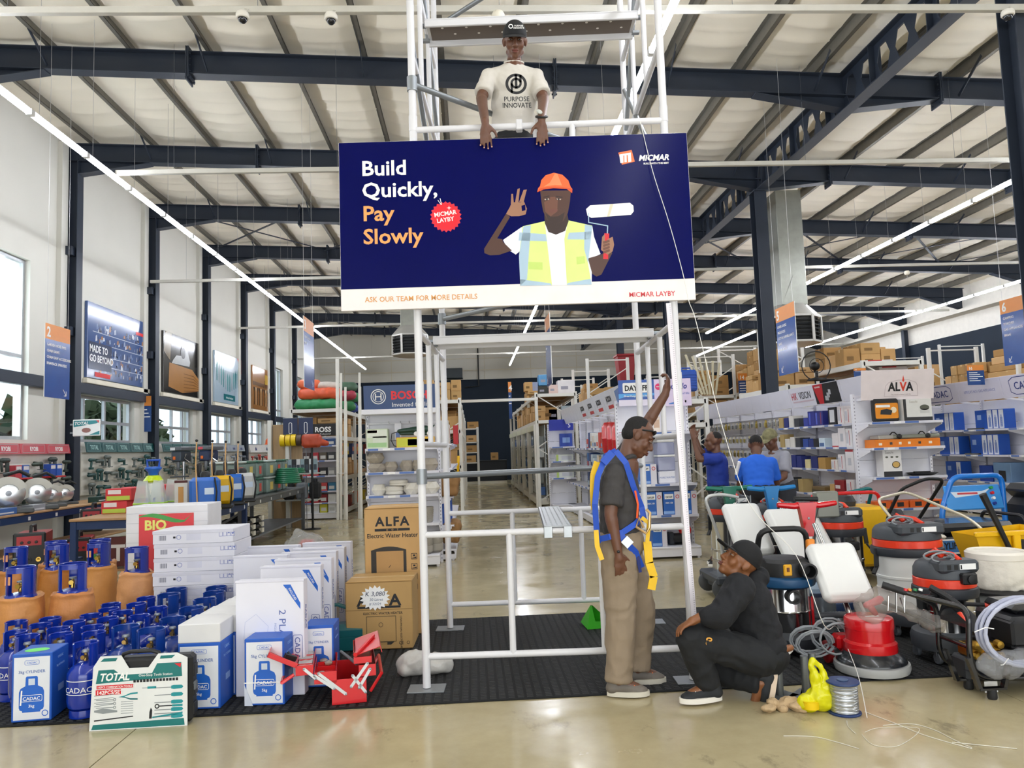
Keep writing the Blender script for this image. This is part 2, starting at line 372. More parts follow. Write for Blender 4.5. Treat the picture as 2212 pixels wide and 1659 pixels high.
# steel frame
def ibeam_x(mb,Y,x0,x1,d,bw=.2,tf=.014,d0=None):
 """rolled beam along X under the roof line"""
 d0 = d0 or d
 for a,b,da,db in ((x0,x1,d,d),):
  za,zb = zt(a),zt(b)
  for (t0,t1,w) in ((0,tf,bw),(d-tf,d,bw),(tf,d-tf,.011)):
   mb.add([(a,Y-w/2,za-t1),(b,Y-w/2,zb-t1),(b,Y+w/2,zb-t1),(a,Y+w/2,za-t1),(a,Y-w/2,za-t0),(b,Y-w/2,zb-t0),(b,Y+w/2,zb-t0),(a,Y+w/2,za-t0)],
                   [(0,3,2,1),(4,5,6,7),(0,1,5,4),(1,2,6,5),(2,3,7,6),(3,0,4,7)])
def haunch(mb,Y,x0,x1,d,extra):                 # tapered piece below the beam, deep at x0, nothing at x1
 for w,lo in ((.011,0),(.2,1)):
  a,b = zt(x0)-d-extra,zt(x1)-d
  if lo: v = [(x0,Y-w/2,a-.014),(x1,Y-w/2,b-.014),(x1,Y+w/2,b-.014),(x0,Y+w/2,a-.014),(x0,Y-w/2,a),(x1,Y-w/2,b),(x1,Y+w/2,b),(x0,Y+w/2,a)]
  else: v = [(x0,Y-w/2,a),(x1,Y-w/2,b-.001),(x1,Y+w/2,b-.001),(x0,Y+w/2,a),(x0,Y-w/2,zt(x0)-d),(x1,Y-w/2,b),(x1,Y+w/2,b),(x0,Y+w/2,zt(x0)-d)]
  mb.add(v,[(0,3,2,1),(4,5,6,7),(0,1,5,4),(1,2,6,5),(2,3,7,6),(3,0,4,7)])
GX = 5.8; STL = mat('#2e3541',.45,.0,.08,3,spec=.3)
for k,Y in enumerate(COLY[:9]):
 r = thing('roof_rafter','%s dark steel rafter from the front under the white roof sheets' % ORD[k],'rafter')
 b = MB(); ibeam_x(b,Y,XL+.05,XR-.1,.34); obj('rolled_beam',b,STL,r)
 for (a,c,e) in ((-7.2,-5.9,.24),(GX,GX-1.4,.2),(GX,GX+1.4,.2),(XR-.15,XR-1.6,.4)):
  b = MB(); haunch(b,Y,a,c,.34,e); obj('haunch',b,STL,r)
 for X in (-3.9,1.4,7.25,11.0):
  b = MB().bx(X-.022,X-.004,Y-.13,Y+.13,zt(X)-.44,zt(X)+.06).bx(X+.004,X+.022,Y-.13,Y+.13,zt(X)-.40,zt(X)+.06)
  sp = obj('splice_plate',b,STL,r)
  bb = MB()
  for s in (-1,1):
   for q in range(5): bb.at(MT((X,Y+s*.085,zt(X)-.39+.09*q)) @ MR(PI/2,4,'Y')).lathe([(.016,-.04),(.016,.04)],6)
  obj('bolt',bb,STL,sp)
 for i,X in enumerate(PURX):
  if i % 2 == 1 and X < XR-1 and Y > 9: obj('fly_brace',MB().bar((X,Y-.62,zt(X)+.07),(X,Y-.05,zt(X)-.27),.05,.012,(1,0,0)),STL,r)
PUR = mat('#77746c',.45,.5,.1,10)
for k,X in enumerate(PURX):
 b = MB(); z = zt(X)
 b.bx(X-.003,X+.003,YF,YB,z,z+.16); b.bx(X,X+.062,YF,YB,z,z+.006); b.bx(X-.062,X,YF,YB,z+.154,z+.16); b.bx(X+.056,X+.062,YF,YB,z,z+.022)
 tag(obj('purlin',b,PUR),'%s galvanized purlin from the window wall, running the length of the roof' % ORD[k],'purlin','roof purlins')
for k,Y in enumerate(COLY):                          # wall columns: rolled sections, flange to the room
 b = MB().bx(-7.212,-7.2,Y-.11,Y+.11,0,zt(-7.2)-.3).bx(-7.44,-7.212,Y-.006,Y+.006,0,zt(-7.4)).bx(-7.452,-7.44,Y-.11,Y+.11,0,zt(-7.4)); c = thing('column','%s dark steel column from the front along the window wall' % ORD[k],'column')
 obj('rolled_section',b,STL,c)
 for z in (3.9,5.4): obj('bracket',MB().bx(-7.43,-7.25,Y-.2,Y-.02,z,z+.16),STL,c)
for k,Y in enumerate((7.3,14.44,21.58,28.72)):
 c = thing('column','%s free-standing dark steel column under the lattice girder' % ORD[k],'column')
 b = MB().bx(GX-.12,GX+.12,Y-.135,Y-.12,0,6.4).bx(GX-.12,GX+.12,Y+.12,Y+.135,0,6.4).bx(GX-.007,GX+.007,Y-.12,Y+.12,0,6.4)
 obj('rolled_section',b,STL,c); obj('cap_plate',MB().bx(GX-.14,GX+.14,Y-.2,Y+.2,6.4,6.42),STL,c); obj('base_plate',MB().bx(GX-.18,GX+.18,Y-.2,Y+.2,0,.02),STL,c)
 o = thing('column','%s dark steel column against the navy side wall' % ORD[k],'column'); obj('rolled_section',MB().bx(XR-.25,XR-.235,Y-.1,Y+.1,0,6.1).bx(XR-.235,XR-.03,Y-.006,Y+.006,0,6.1),STL,o)
gd = thing('lattice_girder','dark steel girder with hexagonal openings on the free-standing columns','girder')
z0,z1 = 6.42,7.0
obj('bottom_flange',MB().bx(GX-.1,GX+.1,YF,YB,z0,z0+.016),STL,gd); obj('top_flange',MB().bx(GX-.1,GX+.1,YF,YB,z1-.016,z1),STL,gd)
cell = 3.57/8; wb = MB()
for q in range(-20,70):
 y = 7.3+cell*q
 if y < YF or y+cell > YB: continue
 c = y+cell/2; h0,h1 = z0+.016,z1-.016; zc = (h0+h1)/2; hh = .2; r = .165; t = .075
 R4 = [(y,h0),(y+cell,h0),(y+cell,h1),(y,h1)]; hexa = [(c-t,zc-hh),(c+t,zc-hh),(c+r,zc),(c+t,zc+hh),(c-t,zc+hh),(c-r,zc)]
 pts = R4+hexa+[(y+cell,zc),(y,zc)]; fs = [(0,1,5,4),(1,10,6,5),(10,2,7,6),(2,3,8,7),(3,11,9,8),(11,0,4,9)]
 for s in (-.006,.006): wb.add([(GX+s,a,b) for a,b in pts],fs if s > 0 else [f[::-1] for f in fs])
 for i in range(6): a,b = hexa[i],hexa[(i+1) % 6]; wb.add([(GX-.006,*a),(GX+.006,*a),(GX+.006,*b),(GX-.006,*b)],[(0,1,2,3)])
obj('web',wb,STL,gd)
for q in range(-6,24):
 Y = 7.3+1.7850*q*.75
 if YF < Y < YB: obj('stiffener',MB().bx(GX-.09,GX+.09,Y-.006,Y+.006,z0+.016,z1-.016),STL,gd)
for i,(k,xa) in enumerate([(3,x) for x in range(-7,16,3)]+[(7,x) for x in range(-7,16,3)]):   # wind bracing between two rafters
 xb = min(xa+3,16.5); ya,yb = COLY[k]+.05,COLY[k+1]-.05 if k+1 < 9 else YB-.3
 br = thing('roof_bracing','%s crossed dark roof brace from the window wall, %s bay' % (ORD[i % 8],'nearer' if k == 3 else 'farther'),'brace',group='roof bracing')
 obj('brace_bar',MB().bar((xa,ya,zt(xa)-.06),(xb,yb,zt(xb)-.06),.06,.012),STL,br); obj('brace_bar',MB().bar((xb,ya,zt(xb)-.1),(xa,yb,zt(xa)-.1),.06,.012),STL,br)
# navy beam along the window wall under the posters
for k in range(1,8): tag(obj('wall_rail',MB().rb(XL+.01,XL+.13,COLY[k]+.12,COLY[k+1]-.12,2.88,3.08,.008),STL),'%s dark rail between the columns, under the wall posters' % ORD[k-1],'rail','wall rails')
# LED battens
LEDM = mat('#f2f6ff',.3,emit=LED_STRENGTH,key='led'); HOUS = mat('#e8e8e8',.4)
tube_b = MB().rb(-.036,.036,-.59,.59,-.03,.03,.02); hous_b = MB().rb(-.024,.024,-.61,.61,.03,.045,.004); end_b = MB().rb(-.036,.036,-.625,-.59,-.032,.04,.005).rb(-.036,.036,.59,.625,-.032,.04,.005)
tm,hm,em = tube_b.mesh('tube',LEDM),hous_b.mesh('housing',HOUS),end_b.mesh('end_cap',HOUS)
rows = [(-4.9,-3.9,36.4,'along the window wall'),(1.97,-3.9,36.0,'over the middle aisle'),(8.82,-3.9,27.4,'beyond the girder'),(10.62,27.4,35.2,'deep beyond the girder'),(14.85,-3.9,33.0,'by the side wall')]
_wm = {}
def wire_m(X):
 if X not in _wm: _wm[X] = MB().tube([(0,-.45,.04),(0,-.45,zt(X)-5.5)],.0022,4).mesh('hanging_wire',mat('#c8c8c8',.4,.6))
 return _wm[X]
for X,ya,yb,where in rows:
 y = ya+.6; k = 0
 while y < yb:
  t = thing('strip_light','%s hanging strip light from the front in the row %s' % (ORD[k],where),'light',(X,y,5.55),0,'strip lights')
  link('tube',tm,t); link('housing',hm,t); link('end_cap',em,t); link('hanging_wire',wire_m(X),t); y += 1.262; k += 1
# white cable trunkings
for k,(Y,xa,xb) in enumerate(((7.05,-7.3,12),(10.8,-4.9,12),(17.6,-7.2,15),(24.3,-7.2,16),(32.5,-7.2,16.5))):
 zz = 5.75 if k == 0 else 5.6; b = MB().rb(xa,xb,Y-.03,Y+.03,zz,zz+.065,.004)
 t = thing('cable_trunking','%s pale cable trunking from the front, crossing under the roof' % ORD[k],'trunking'); obj('channel',b,mat('#cfcdc4',.4,.2),t)
 x = xa+.8
 while x < xb: obj('hanger_rod',MB().tube([(x,Y,zz+.06),(x,Y,zt(x)+.1)],.0025,4),STEEL,t); x += 2.3
def dome(px,py,Y,label):
 p = W(px,py,Y); t = thing('dome_camera',label,'camera',(p.x,p.y,p.z))
 obj('housing',MB().lathe([(.0,.055),(.052,.05),(.062,.03),(.062,.0),(.055,-.008),(0.03,-.012)],16),mat('#e8e4da',.35),t)
 obj('lens_dome',MB().lathe([(.0,-.058),(.022,-.052),(.038,-.035),(.044,-.012),(.044,0)],14),mat('#1a1b1f',.08),t)
 obj('cable_tail',MB().tube([(.03,0,.05),(.05,0,.085),(.02,0,.09)],.005,5),mat('#d8d4c8',.5),t)
dome(524,38,7.0,'white dome camera on the nearest trunking, first from the window wall'); dome(715,41,7.0,'white dome camera on the nearest trunking, second from the window wall')
dome(2177,33,7.0,'white dome camera on the nearest trunking beside the dark column'); dome(200,614,17.5,'small white dome camera under the far trunking by a wall column')
for px,py,Y,lb in ((1076,33,7.0,'behind the man with the black cap'),(1959,588,17.6,'on the far trunking over the orange-topped sign')):
 p = W(px,py,Y); t = thing('smoke_detector','round white ceiling sensor hanging %s' % lb,'sensor',p)
 obj('sensor_shell',MB().lathe([(.0,-.07),(.045,-.06),(.062,-.03),(.065,0),(.05,.03),(0,.035)],16),mat('#efe9d8',.4),t); obj('indicator_tail',MB().tube([(0,0,-.06),(0,0,-.17)],.003,5),mat('#d8d8d8',.4),t)
# ducts with outlet boxes
def duct(x,Y,zb,ztop,w,label):
 t = thing('air_duct',label,'duct',(x,Y,0)); g_ = mat('#a2a49b',.42,.75,.09,9)
 obj('duct_shaft',MB().rb(-w/2,w/2,-w/2,w/2,zb+.85,ztop,.01),g_,t); cr = MB().at(FRONT(0,-w/2-.004,0)); cr.add([(-w/2,zb+.85,0),(w/2,zb+.85,0),(0,zb+1.5,.012)],[(0,1,2)]); obj('cross_break',cr,g_,t)
 p = [(w/2,zb+.85),(w*1.0,zb+.55),(w*1.0,zb+.12),(w*.72,zb)]
 b = MB(); n = 8
 b.at(MR(PI/8,4,'Z')).lathe([(w*.62,zb+.87),(w*1.1,zb+.6),(w*1.1,zb+.56)],8); b.lathe([(w*1.1,zb+.06),(w*1.1,zb+.02),(w*.7,zb-.02),(0,zb-.02)],8)
 obj('outlet_box',b,mat('#c9c8c2',.4,.3),t)
 for k in range(8):
  M_ = MR(PI/4*k,4,'Z'); h = w*1.1*cos(PI/8); e = w*1.1*sin(PI/8)
  obj('corner_post',MB().at(M_).bx(h-.02,h+.008,e-.035,e+.02,zb+.04,zb+.58),mat('#c9c8c2',.4,.3),t)
  lv = MB().at(M_)
  for q in range(6): lv.add([(h-.06,-e,zb+.1+.08*q),(h-.06,e,zb+.1+.08*q),(h-.01,e,zb+.06+.08*q),(h-.01,-e,zb+.06+.08*q)],[(0,1,2,3)])
  lv.bx(h-.09,h-.08,-e,e,zb+.05,zb+.57); obj('louvre',lv,mat('#2a2c2e',.5),t)
duct(-1.66,22,4.3,7.3,.5,'galvanized air duct with a square outlet hanging behind the scaffold'); duct(6.98,16,3.55,6.9,.56,'galvanized air duct with an outlet hanging behind the orange-topped aisle sign')
# outside: ground and trees beyond the windows
struct('ground',MB().bx(-60,XL-.26,-20,60,-.4,-.05),mat('#c9c4b4',.9))
rg = np.random.RandomState(5)
for k in range(9):
 cx,cy = -14-rg.rand()*4,14+3.4*k+rg.rand(); n = 420; v = []; f = []
 t = thing('tree','leafy tree outside the low windows, %s from the front' % ORD[k],'tree',(cx,cy,0),0,'trees outside')
 for i in range(n):
  d = rg.randn(3); d /= np.linalg.norm(d); p = d*(.5+.5*rg.rand())*np.array([1.6,1.6,1.5])+np.array([0,0,2.6]); a = rg.randn(3)*.22; b_ = rg.randn(3)*.22
  q = len(v); v += [tuple(p-a),tuple(p+b_),tuple(p+a),tuple(p-b_)]; f.append((q,q+1,q+2,q+3))
 obj('foliage',MB().add(v,f),mat('#46543a',.8,var=.3,scale=2),t,ang=0); obj('trunk',MB().tube([(0,0,-.4),(.05,0,1.2),(0,.05,2.4)],[.16,.12,.07],8),mat('#4c4034',.9),t)
# ================================================================ MAT, SCAFFOLD, BILLBOARD
def rubber_mat():
 X0,X1,Y0,Y1 = -3.15,3.75,4.86,7.22
 m = thing('rubber_mat','dark studded rubber mat spread under the scaffold and the goods','mat')
 mm = mat('#1a1b1c',.75,var=.12,scale=3,spec=.2); obj('mat_sheet',MB().rb(X0,X1,Y0,Y1,.0005,.008,.003),mm,m)
 xs = np.arange(X0+.05,X1-.05,.058); ys = np.arange(Y0+.035,Y1-.03,.031); gx,gy = np.meshgrid(xs,ys,indexing='ij')
 gx = gx+(np.arange(len(ys))[None,:] % 2)*.0; cx,cy = gx.ravel(),gy.ravel(); n = len(cx)
 a,b,a2,b2,z0,z1 = .021,.009,.015,.005,.0075,.0115
 tv = np.array([(-a,-b,z0),(a,-b,z0),(a,b,z0),(-a,b,z0),(-a2,-b2,z1),(a2,-b2,z1),(a2,b2,z1),(-a2,b2,z1)])
 tf = np.array([(4,5,6,7),(0,1,5,4),(1,2,6,5),(2,3,7,6),(3,0,4,7)])
 v = (tv[None]+np.stack([cx,cy,0*cx],-1)[:,None]).reshape(-1,3); f = (tf[None]+8*np.arange(n)[:,None,None]).reshape(-1,4)
 me = bpy.data.meshes.new('stud'); me.from_pydata(v.tolist(),[],f.tolist()); me.materials.append(mat('#252627',.6,var=.15,scale=4,spec=.3)); o = link('stud',me,m); o['kind'] = 'stuff'
rubber_mat()
SC0 = V(-.335,5.15,0); SU = V(.9979,-.0645,0); SVv = V(.0645,.9979,0); SW,SD = 1.735,1.67
def sp(u,v,z): return SC0+SU*u+SVv*v+V(0,0,z+.0)
def scaffold():
 t = thing('scaffold_tower','white tubular scaffold tower on the rubber mat, carrying the billboard','scaffold'); m = STEELW; g = mat('#8f9498',.4,.6)
 R = .024
 def tb(n,a,b,r=R,mm=m): return obj(n,MB().tube([a,b],r,14),mm,t)
 for u,v in ((0,0),(SW,0),(0,SD),(SW,SD)):
  s = tb('standard',sp(u,v,.02),sp(u,v,6.3),.0265)
  for z in (1.385 if v == 0 else 2.73,4.1 if v == 0 else 5.46):
   if u == 0: obj('coupler',MB().tube([sp(u,v,z-.05),sp(u,v,z+.05)],.036,14),g,s)
  for z in (2.0,3.85): obj('joint_sleeve',MB().tube([sp(u,v,z-.09),sp(u,v,z+.02)],.0295,14),m,s)
  a = fr(sp(u,v,0),SU,SVv); obj('base_plate',MB().at(a).rb(-.12,.12,-.085,.085,.0085,.017,.002),g,t)
 for v in (0,SD):                                 # frames along the front and the rear
  for z in (.215,1.0,3.0,3.77): tb('ledger',sp(0,v,z),sp(SW,v,z),.022)
  for u in (.57,1.17):
   tb('upright',sp(u,v,.215),sp(u,v,1.0),.0215)
  for u in (.85,1.1): tb('upright',sp(u,v,3.0),sp(u,v,3.77),.0215)
 for u in (0,SW):                                 # frames along the two sides
  for z in (1.6,2.36,4.32,5.08): tb('transom',sp(u,0,z),sp(u,SD,z),.0215)
  for v in (.57,1.12): tb('upright',sp(u,v,1.6),sp(u,v,2.36),.02); tb('upright',sp(u,v,4.32),sp(u,v,6.2),.02)
 for a,b in (((0,0,1.385),(SW,SD,1.36)),((0,SD,2.73),(SW,0,2.73)),((0,0,4.1),(SW,SD,4.1)),((0,SD,5.46),(SW,0,5.46))):
  tb('brace',sp(*a),sp(*b),.021,g)
 tb('brace',sp(0,0,4.45),sp(0,SD,3.6),.02,g); tb('brace',sp(0,.1,6.0),sp(0,SD,4.5),.02,g); tb('brace',sp(SW,.1,6.1),sp(SW,SD,4.4),.02,g); tb('brace',sp(SW,.2,3.5),sp(SW,SD,4.8),.02,g)
 def deck(v0,v1,z,und):
  d = obj('deck_board',MB().at(fr(sp(0,0,0),SU,SVv)).rb(.03,SW-.03,v0,v1,z-.012,z,.003),m,t)
  for v in (v0+.012,v1-.012): obj('side_rail',MB().at(fr(sp(0,0,0),SU,SVv)).rb(.03,SW-.03,v-.012,v+.012,z-.065,z-.012,.004),m,d)
  if und:
   obj('underside',MB().at(fr(sp(0,0,0),SU,SVv)).bx(.06,SW-.06,v0+.024,v1-.024,z-.018,z-.013),mat('#6c625b',.6),d)
   hb = MB().at(fr(sp(0,0,0),SU,SVv))
   for k in range(16): hb.lathe([(.011,z-.0195),(.011,z-.019)],10,(.16+.096*k,(v0+v1)/2+(.045 if k % 2 else -.045),0))
   o = obj('drain_hole',hb,mat('#f4f2ee',.4),d); o['kind'] = 'stuff'
  for u in (.01,SW-.01):
   for v in (v0+.05,v1-.05): obj('hook',MB().at(fr(sp(0,0,0),SU,SVv)).rb(u-.03,u+.03,v-.02,v+.02,z-.045,z-.02,.004),g,d)
 deck(.62,.92,2.42,False); deck(.6,.92,4.93,True); deck(.02,.50,2.78,False)
 p = obj('step_plank',MB().at(fr(sp(0,0,0),SU,SVv)).rb(.80,.985,-.02,SD+.02,1.024,1.03,.002).rb(.80,.806,-.02,SD+.02,1.0,1.03,.002).rb(.979,.985,-.02,SD+.02,1.0,1.03,.002),GALV,t)
 for u in (.80,.93): obj('hook',MB().at(fr(sp(0,0,0),SU,SVv)).rb(u,u+.055,-.03,-.022,.955,1.03,.002),GALV,p)
 db = MB().at(fr(sp(0,0,0),SU,SVv))
 for k in range(22):
  for j in range(5): db.lathe([(.007,1.03),(.004,1.033),(0,1.033)],6,(.822+.035*j,.06+.073*k,0))
 o = obj('grip_dimple',db,GALV,p); o['kind'] = 'stuff'
 # clamps of the billboard on the top rail
 for u in (.735,.86): obj('rail_clamp',MB().at(fr(sp(0,0,0),SU,SVv)).rb(u-.022,u+.022,-.032,.032,3.735,3.81,.006),m,t)
scaffold()
# ---- billboard
BB = fr((-.836,5.075,2.50),(1,-.0424,0),(0,0,1)); BW,BH = 2.37,1.155
def bl(x,y):                                        # point of the print, in the board's own metres, from the photo's enlargement
 for _ in range(2):
  u = (x-33)/2110 if _ == 0 else (x-(40-15*v_))/((2128+44*v_)-(40-15*v_)); v_ = (y-(92-47*u))/((1112-29*u)-(92-47*u))
 return (u*BW,(1-v_)*BH)
def billboard():
 t = thing('billboard','large dark blue printed billboard hung on the front of the scaffold','billboard')
 nv = mat('#060b4e',.2,var=.05,spec=.12); wh = mat('#ece6e4',.35); o_ = mat('#eba35c',.4); w_ = mat('#f6f3f0',.4)
 obj('panel',MB().at(BB).rb(0,BW,0,BH,-.03,0,.002),wh,t)
 dec('blue_print',rect(0.002,BW-.002,.125*BH,BH-.002),nv,BB,t)
 def tx(s,x,y,h,m,al='LEFT',bold=.012,sx=1.0,**k):
  p = bl(x,y); return text(s,h*BW/2110/.729,m,BB @ MT((p[0],p[1],.0015)),t,al,bold,sx=sx,**k)
 for s,y,m in (('Build',296,w_),('Quickly,',430,w_),('Pay',572,o_),('Slowly',712,o_)): tx(s,170,y,94,m,bold=.02,sx=1.06)
 tx('ASK OUR TEAM FOR MORE DETAILS',170,1062,32,mat('#d99a55',.4),sx=.94,bold=.008); tx('MICMAR LAYBY',2046,1056,30,mat('#cf3038',.4),'RIGHT',sx=.96,bold=.008)
 tx('MICMAR',2018,216,36,w_,'RIGHT',bold=.03,shear=.25,sx=.98); tx('BUILD WITH THE BEST',2018,240,11,w_,'RIGHT',bold=.02)
 def P(name,pts,m,z=.0016): return dec(name,[bl(*q) for q in pts],m,BB,t,z)
 lo = mat('#e0703a',.4)
 P('emblem',[(1714,168),(1795,152),(1813,225),(1735,244)],lo); P('emblem',[(1720,180),(1744,176),(1744,232),(1726,234)],w_,.0022); P('emblem',[(1750,180),(1764,178),(1764,228),(1750,229)],w_,.0022); P('emblem',[(1770,177),(1790,175),(1792,225),(1774,228)],w_,.0022); P('emblem',[(1720,180),(1790,168),(1790,180),(1722,190)],w_,.0023)
 # layby badge
 c = (670,553); rr = [(c[0]+(95 if k % 2 else 84)*cos(PI*k/22),c[1]+(95 if k % 2 else 84)*sin(PI*k/22)) for k in range(44)]
 P('badge',rr,mat('#d8263a',.35),.0018); P('badge',[(c[0]+78*cos(PI*k/16),c[1]+78*sin(PI*k/16)) for k in range(32)],mat('#ee1c2c',.35),.0022)
 for s,y in (('MICMAR',546),('LAYBY',584)):
  q = bl(668,y); text(s,.042,w_,BB @ MT((q[0],q[1],.003)) @ MR(.12,4,'Z'),t,'CENTER',.02,sx=.95)
 P('badge_string',[(622,450),(626,450),(652,488),(648,490)],w_,.002); P('badge_string',[(636,440),(640,440),(650,488),(646,488)],w_,.002); P('badge_star',[(690,485),(693,497),(705,500),(693,503),(690,515),(687,503),(675,500),(687,497)],w_,.003)
 # printed worker
 sk,sk2,sk3 = mat('#4a2c20',.4),mat('#6a4231',.4),mat('#2f1c15',.4); hi = mat('#d8f08a',.4); si = mat('#a9c3d6',.4); hp = mat('#9a6f55',.4)
 P('printed_shirt',[(1120,625),(1010,700),(1040,760),(1085,790),(1110,770),(1110,980),(1540,980),(1545,818),(1597,795),(1560,690),(1550,622),(1405,590),(1265,590)],mat('#e4e8f0',.4),.0018)
 P('printed_arm',[(1035,535),(895,752),(896,778),(930,792),(985,790),(1062,765),(1010,712),(1005,695),(975,690),(1055,560)],sk,.002)
 P('printed_arm',[(1520,820),(1595,800),(1655,770),(1668,790),(1600,920),(1570,932),(1545,915)],sk,.002)
 P('printed_vest',[(1130,618),(1265,588),(1270,660),(1300,980),(1108,980),(1104,800)],hi,.0022); P('printed_vest',[(1405,585),(1550,620),(1520,850),(1540,980),(1390,980),(1380,700)],hi,.0022)
 for q in ([(1135,618),(1180,612),(1150,940),(1108,980),(1104,800)],[(1110,655),(1268,668),(1274,712),(1104,705)],[(1505,612),(1550,622),(1520,850),(1498,760)],[(1408,662),(1545,655),(1532,705),(1398,702)],[(1108,940),(1290,968),(1300,980),(1108,980)],[(1395,968),(1535,945),(1540,980),(1390,980)]): P('printed_stripe',q,si,.0026)
 P('printed_pocket',[(1450,810),(1500,806),(1503,850),(1452,856)],mat('#c3dd72',.4),.0027); P('printed_pocket',[(1160,835),(1245,840),(1245,885),(1160,880)],mat('#c3dd72',.4),.0027)
 P('printed_neck',[(1262,540),(1400,540),(1408,590),(1385,650),(1330,672),(1285,655),(1264,600)],sk3,.0024)
 P('printed_face',[(1240,400),(1425,400),(1418,470),(1404,540),(1375,590),(1325,608),(1282,585),(1256,530),(1246,470)],sk,.0028)
 P('printed_face',[(1262,470),(1300,455),(1345,460),(1340,530),(1300,560),(1268,530)],sk2,.003); P('printed_face',[(1300,440),(1330,440),(1338,488),(1322,500),(1292,496)],sk2,.0032)
 ew = mat('#b3a396',.4); P('printed_eye',[(1264,453),(1290,448),(1294,456),(1268,459)],ew,.0034); P('printed_eye',[(1337,450),(1366,453),(1361,459),(1340,457)],ew,.0034); P('printed_eye',[(1275,447),(1284,447),(1284,459),(1275,459)],INK,.0036); P('printed_eye',[(1346,448),(1355,448),(1355,459),(1346,459)],INK,.0036)
 P('printed_brow',[(1258,438),(1294,430),(1296,438),(1260,445)],sk3,.0034); P('printed_brow',[(1332,432),(1374,440),(1372,447),(1334,440)],sk3,.0034)
 P('printed_mouth',[(1288,520),(1315,514),(1345,518),(1338,532),(1310,540),(1292,534)],mat('#6a3d33',.4),.0034); P('printed_beard',[(1270,540),(1300,562),(1345,560),(1385,535),(1372,590),(1325,608),(1284,586)],sk3,.0031)
 P('printed_helmet',[(1222,410),(1228,385),(1240,372),(1248,335),(1275,305),(1325,290),(1375,303),(1410,338),(1424,380),(1434,392),(1432,418),(1400,392),(1320,386),(1260,394)],mat('#f0642c',.35),.0038); P('printed_helmet',[(1330,296),(1345,296),(1372,370),(1330,366),(1262,376),(1300,350)],mat('#f98a58',.35),.004); P('printed_helmet',[(1222,410),(1240,385),(1330,376),(1425,388),(1434,395),(1432,418),(1400,392),(1320,386),(1260,394)],mat('#d24e1e',.35),.0042)
 P('printed_hand',[(1032,540),(1055,500),(1068,470),(1120,470),(1140,462),(1158,510),(1150,545),(1110,556),(1062,556)],hp,.0028); P('printed_hand',[(1125,492),(1148,485),(1150,520),(1128,525)],nv,.003)
 for q in ([(1062,480),(1066,418),(1076,418),(1080,475)],[(1088,470),(1104,388),(1118,384),(1108,470)],[(1112,468),(1140,395),(1160,392),(1140,466)]): P('printed_finger',q,hp,.003)
 P('printed_roller',[(1514,518),(1540,494),(1780,482),(1800,500),(1802,535),(1785,556),(1545,572),(1522,558)],w_,.0024); P('printed_roller',[(1660,488),(1680,487),(1655,565),(1640,566)],mat('#d9d2b8',.4),.0026)
 for q in ([(1526,540),(1531,540),(1531,596),(1526,600)],[(1526,596),(1646,620),(1644,626),(1526,602)],[(1640,620),(1646,622),(1643,672),(1637,672)]): P('printed_wire',q,si,.0028)
 P('printed_handle',[(1622,668),(1652,670),(1642,828),(1612,826)],mat('#d3202c',.35),.003)
 P('printed_hand',[(1608,690),(1625,672),(1624,720),(1650,700),(1672,690),(1680,740),(1670,780),(1640,800),(1600,770)],hp,.0032)
 for k in range(4): P('printed_finger',[(1612,718+20*k),(1652,708+19*k),(1654,722+19*k),(1614,734+20*k)],sk2,.0034)
billboard()
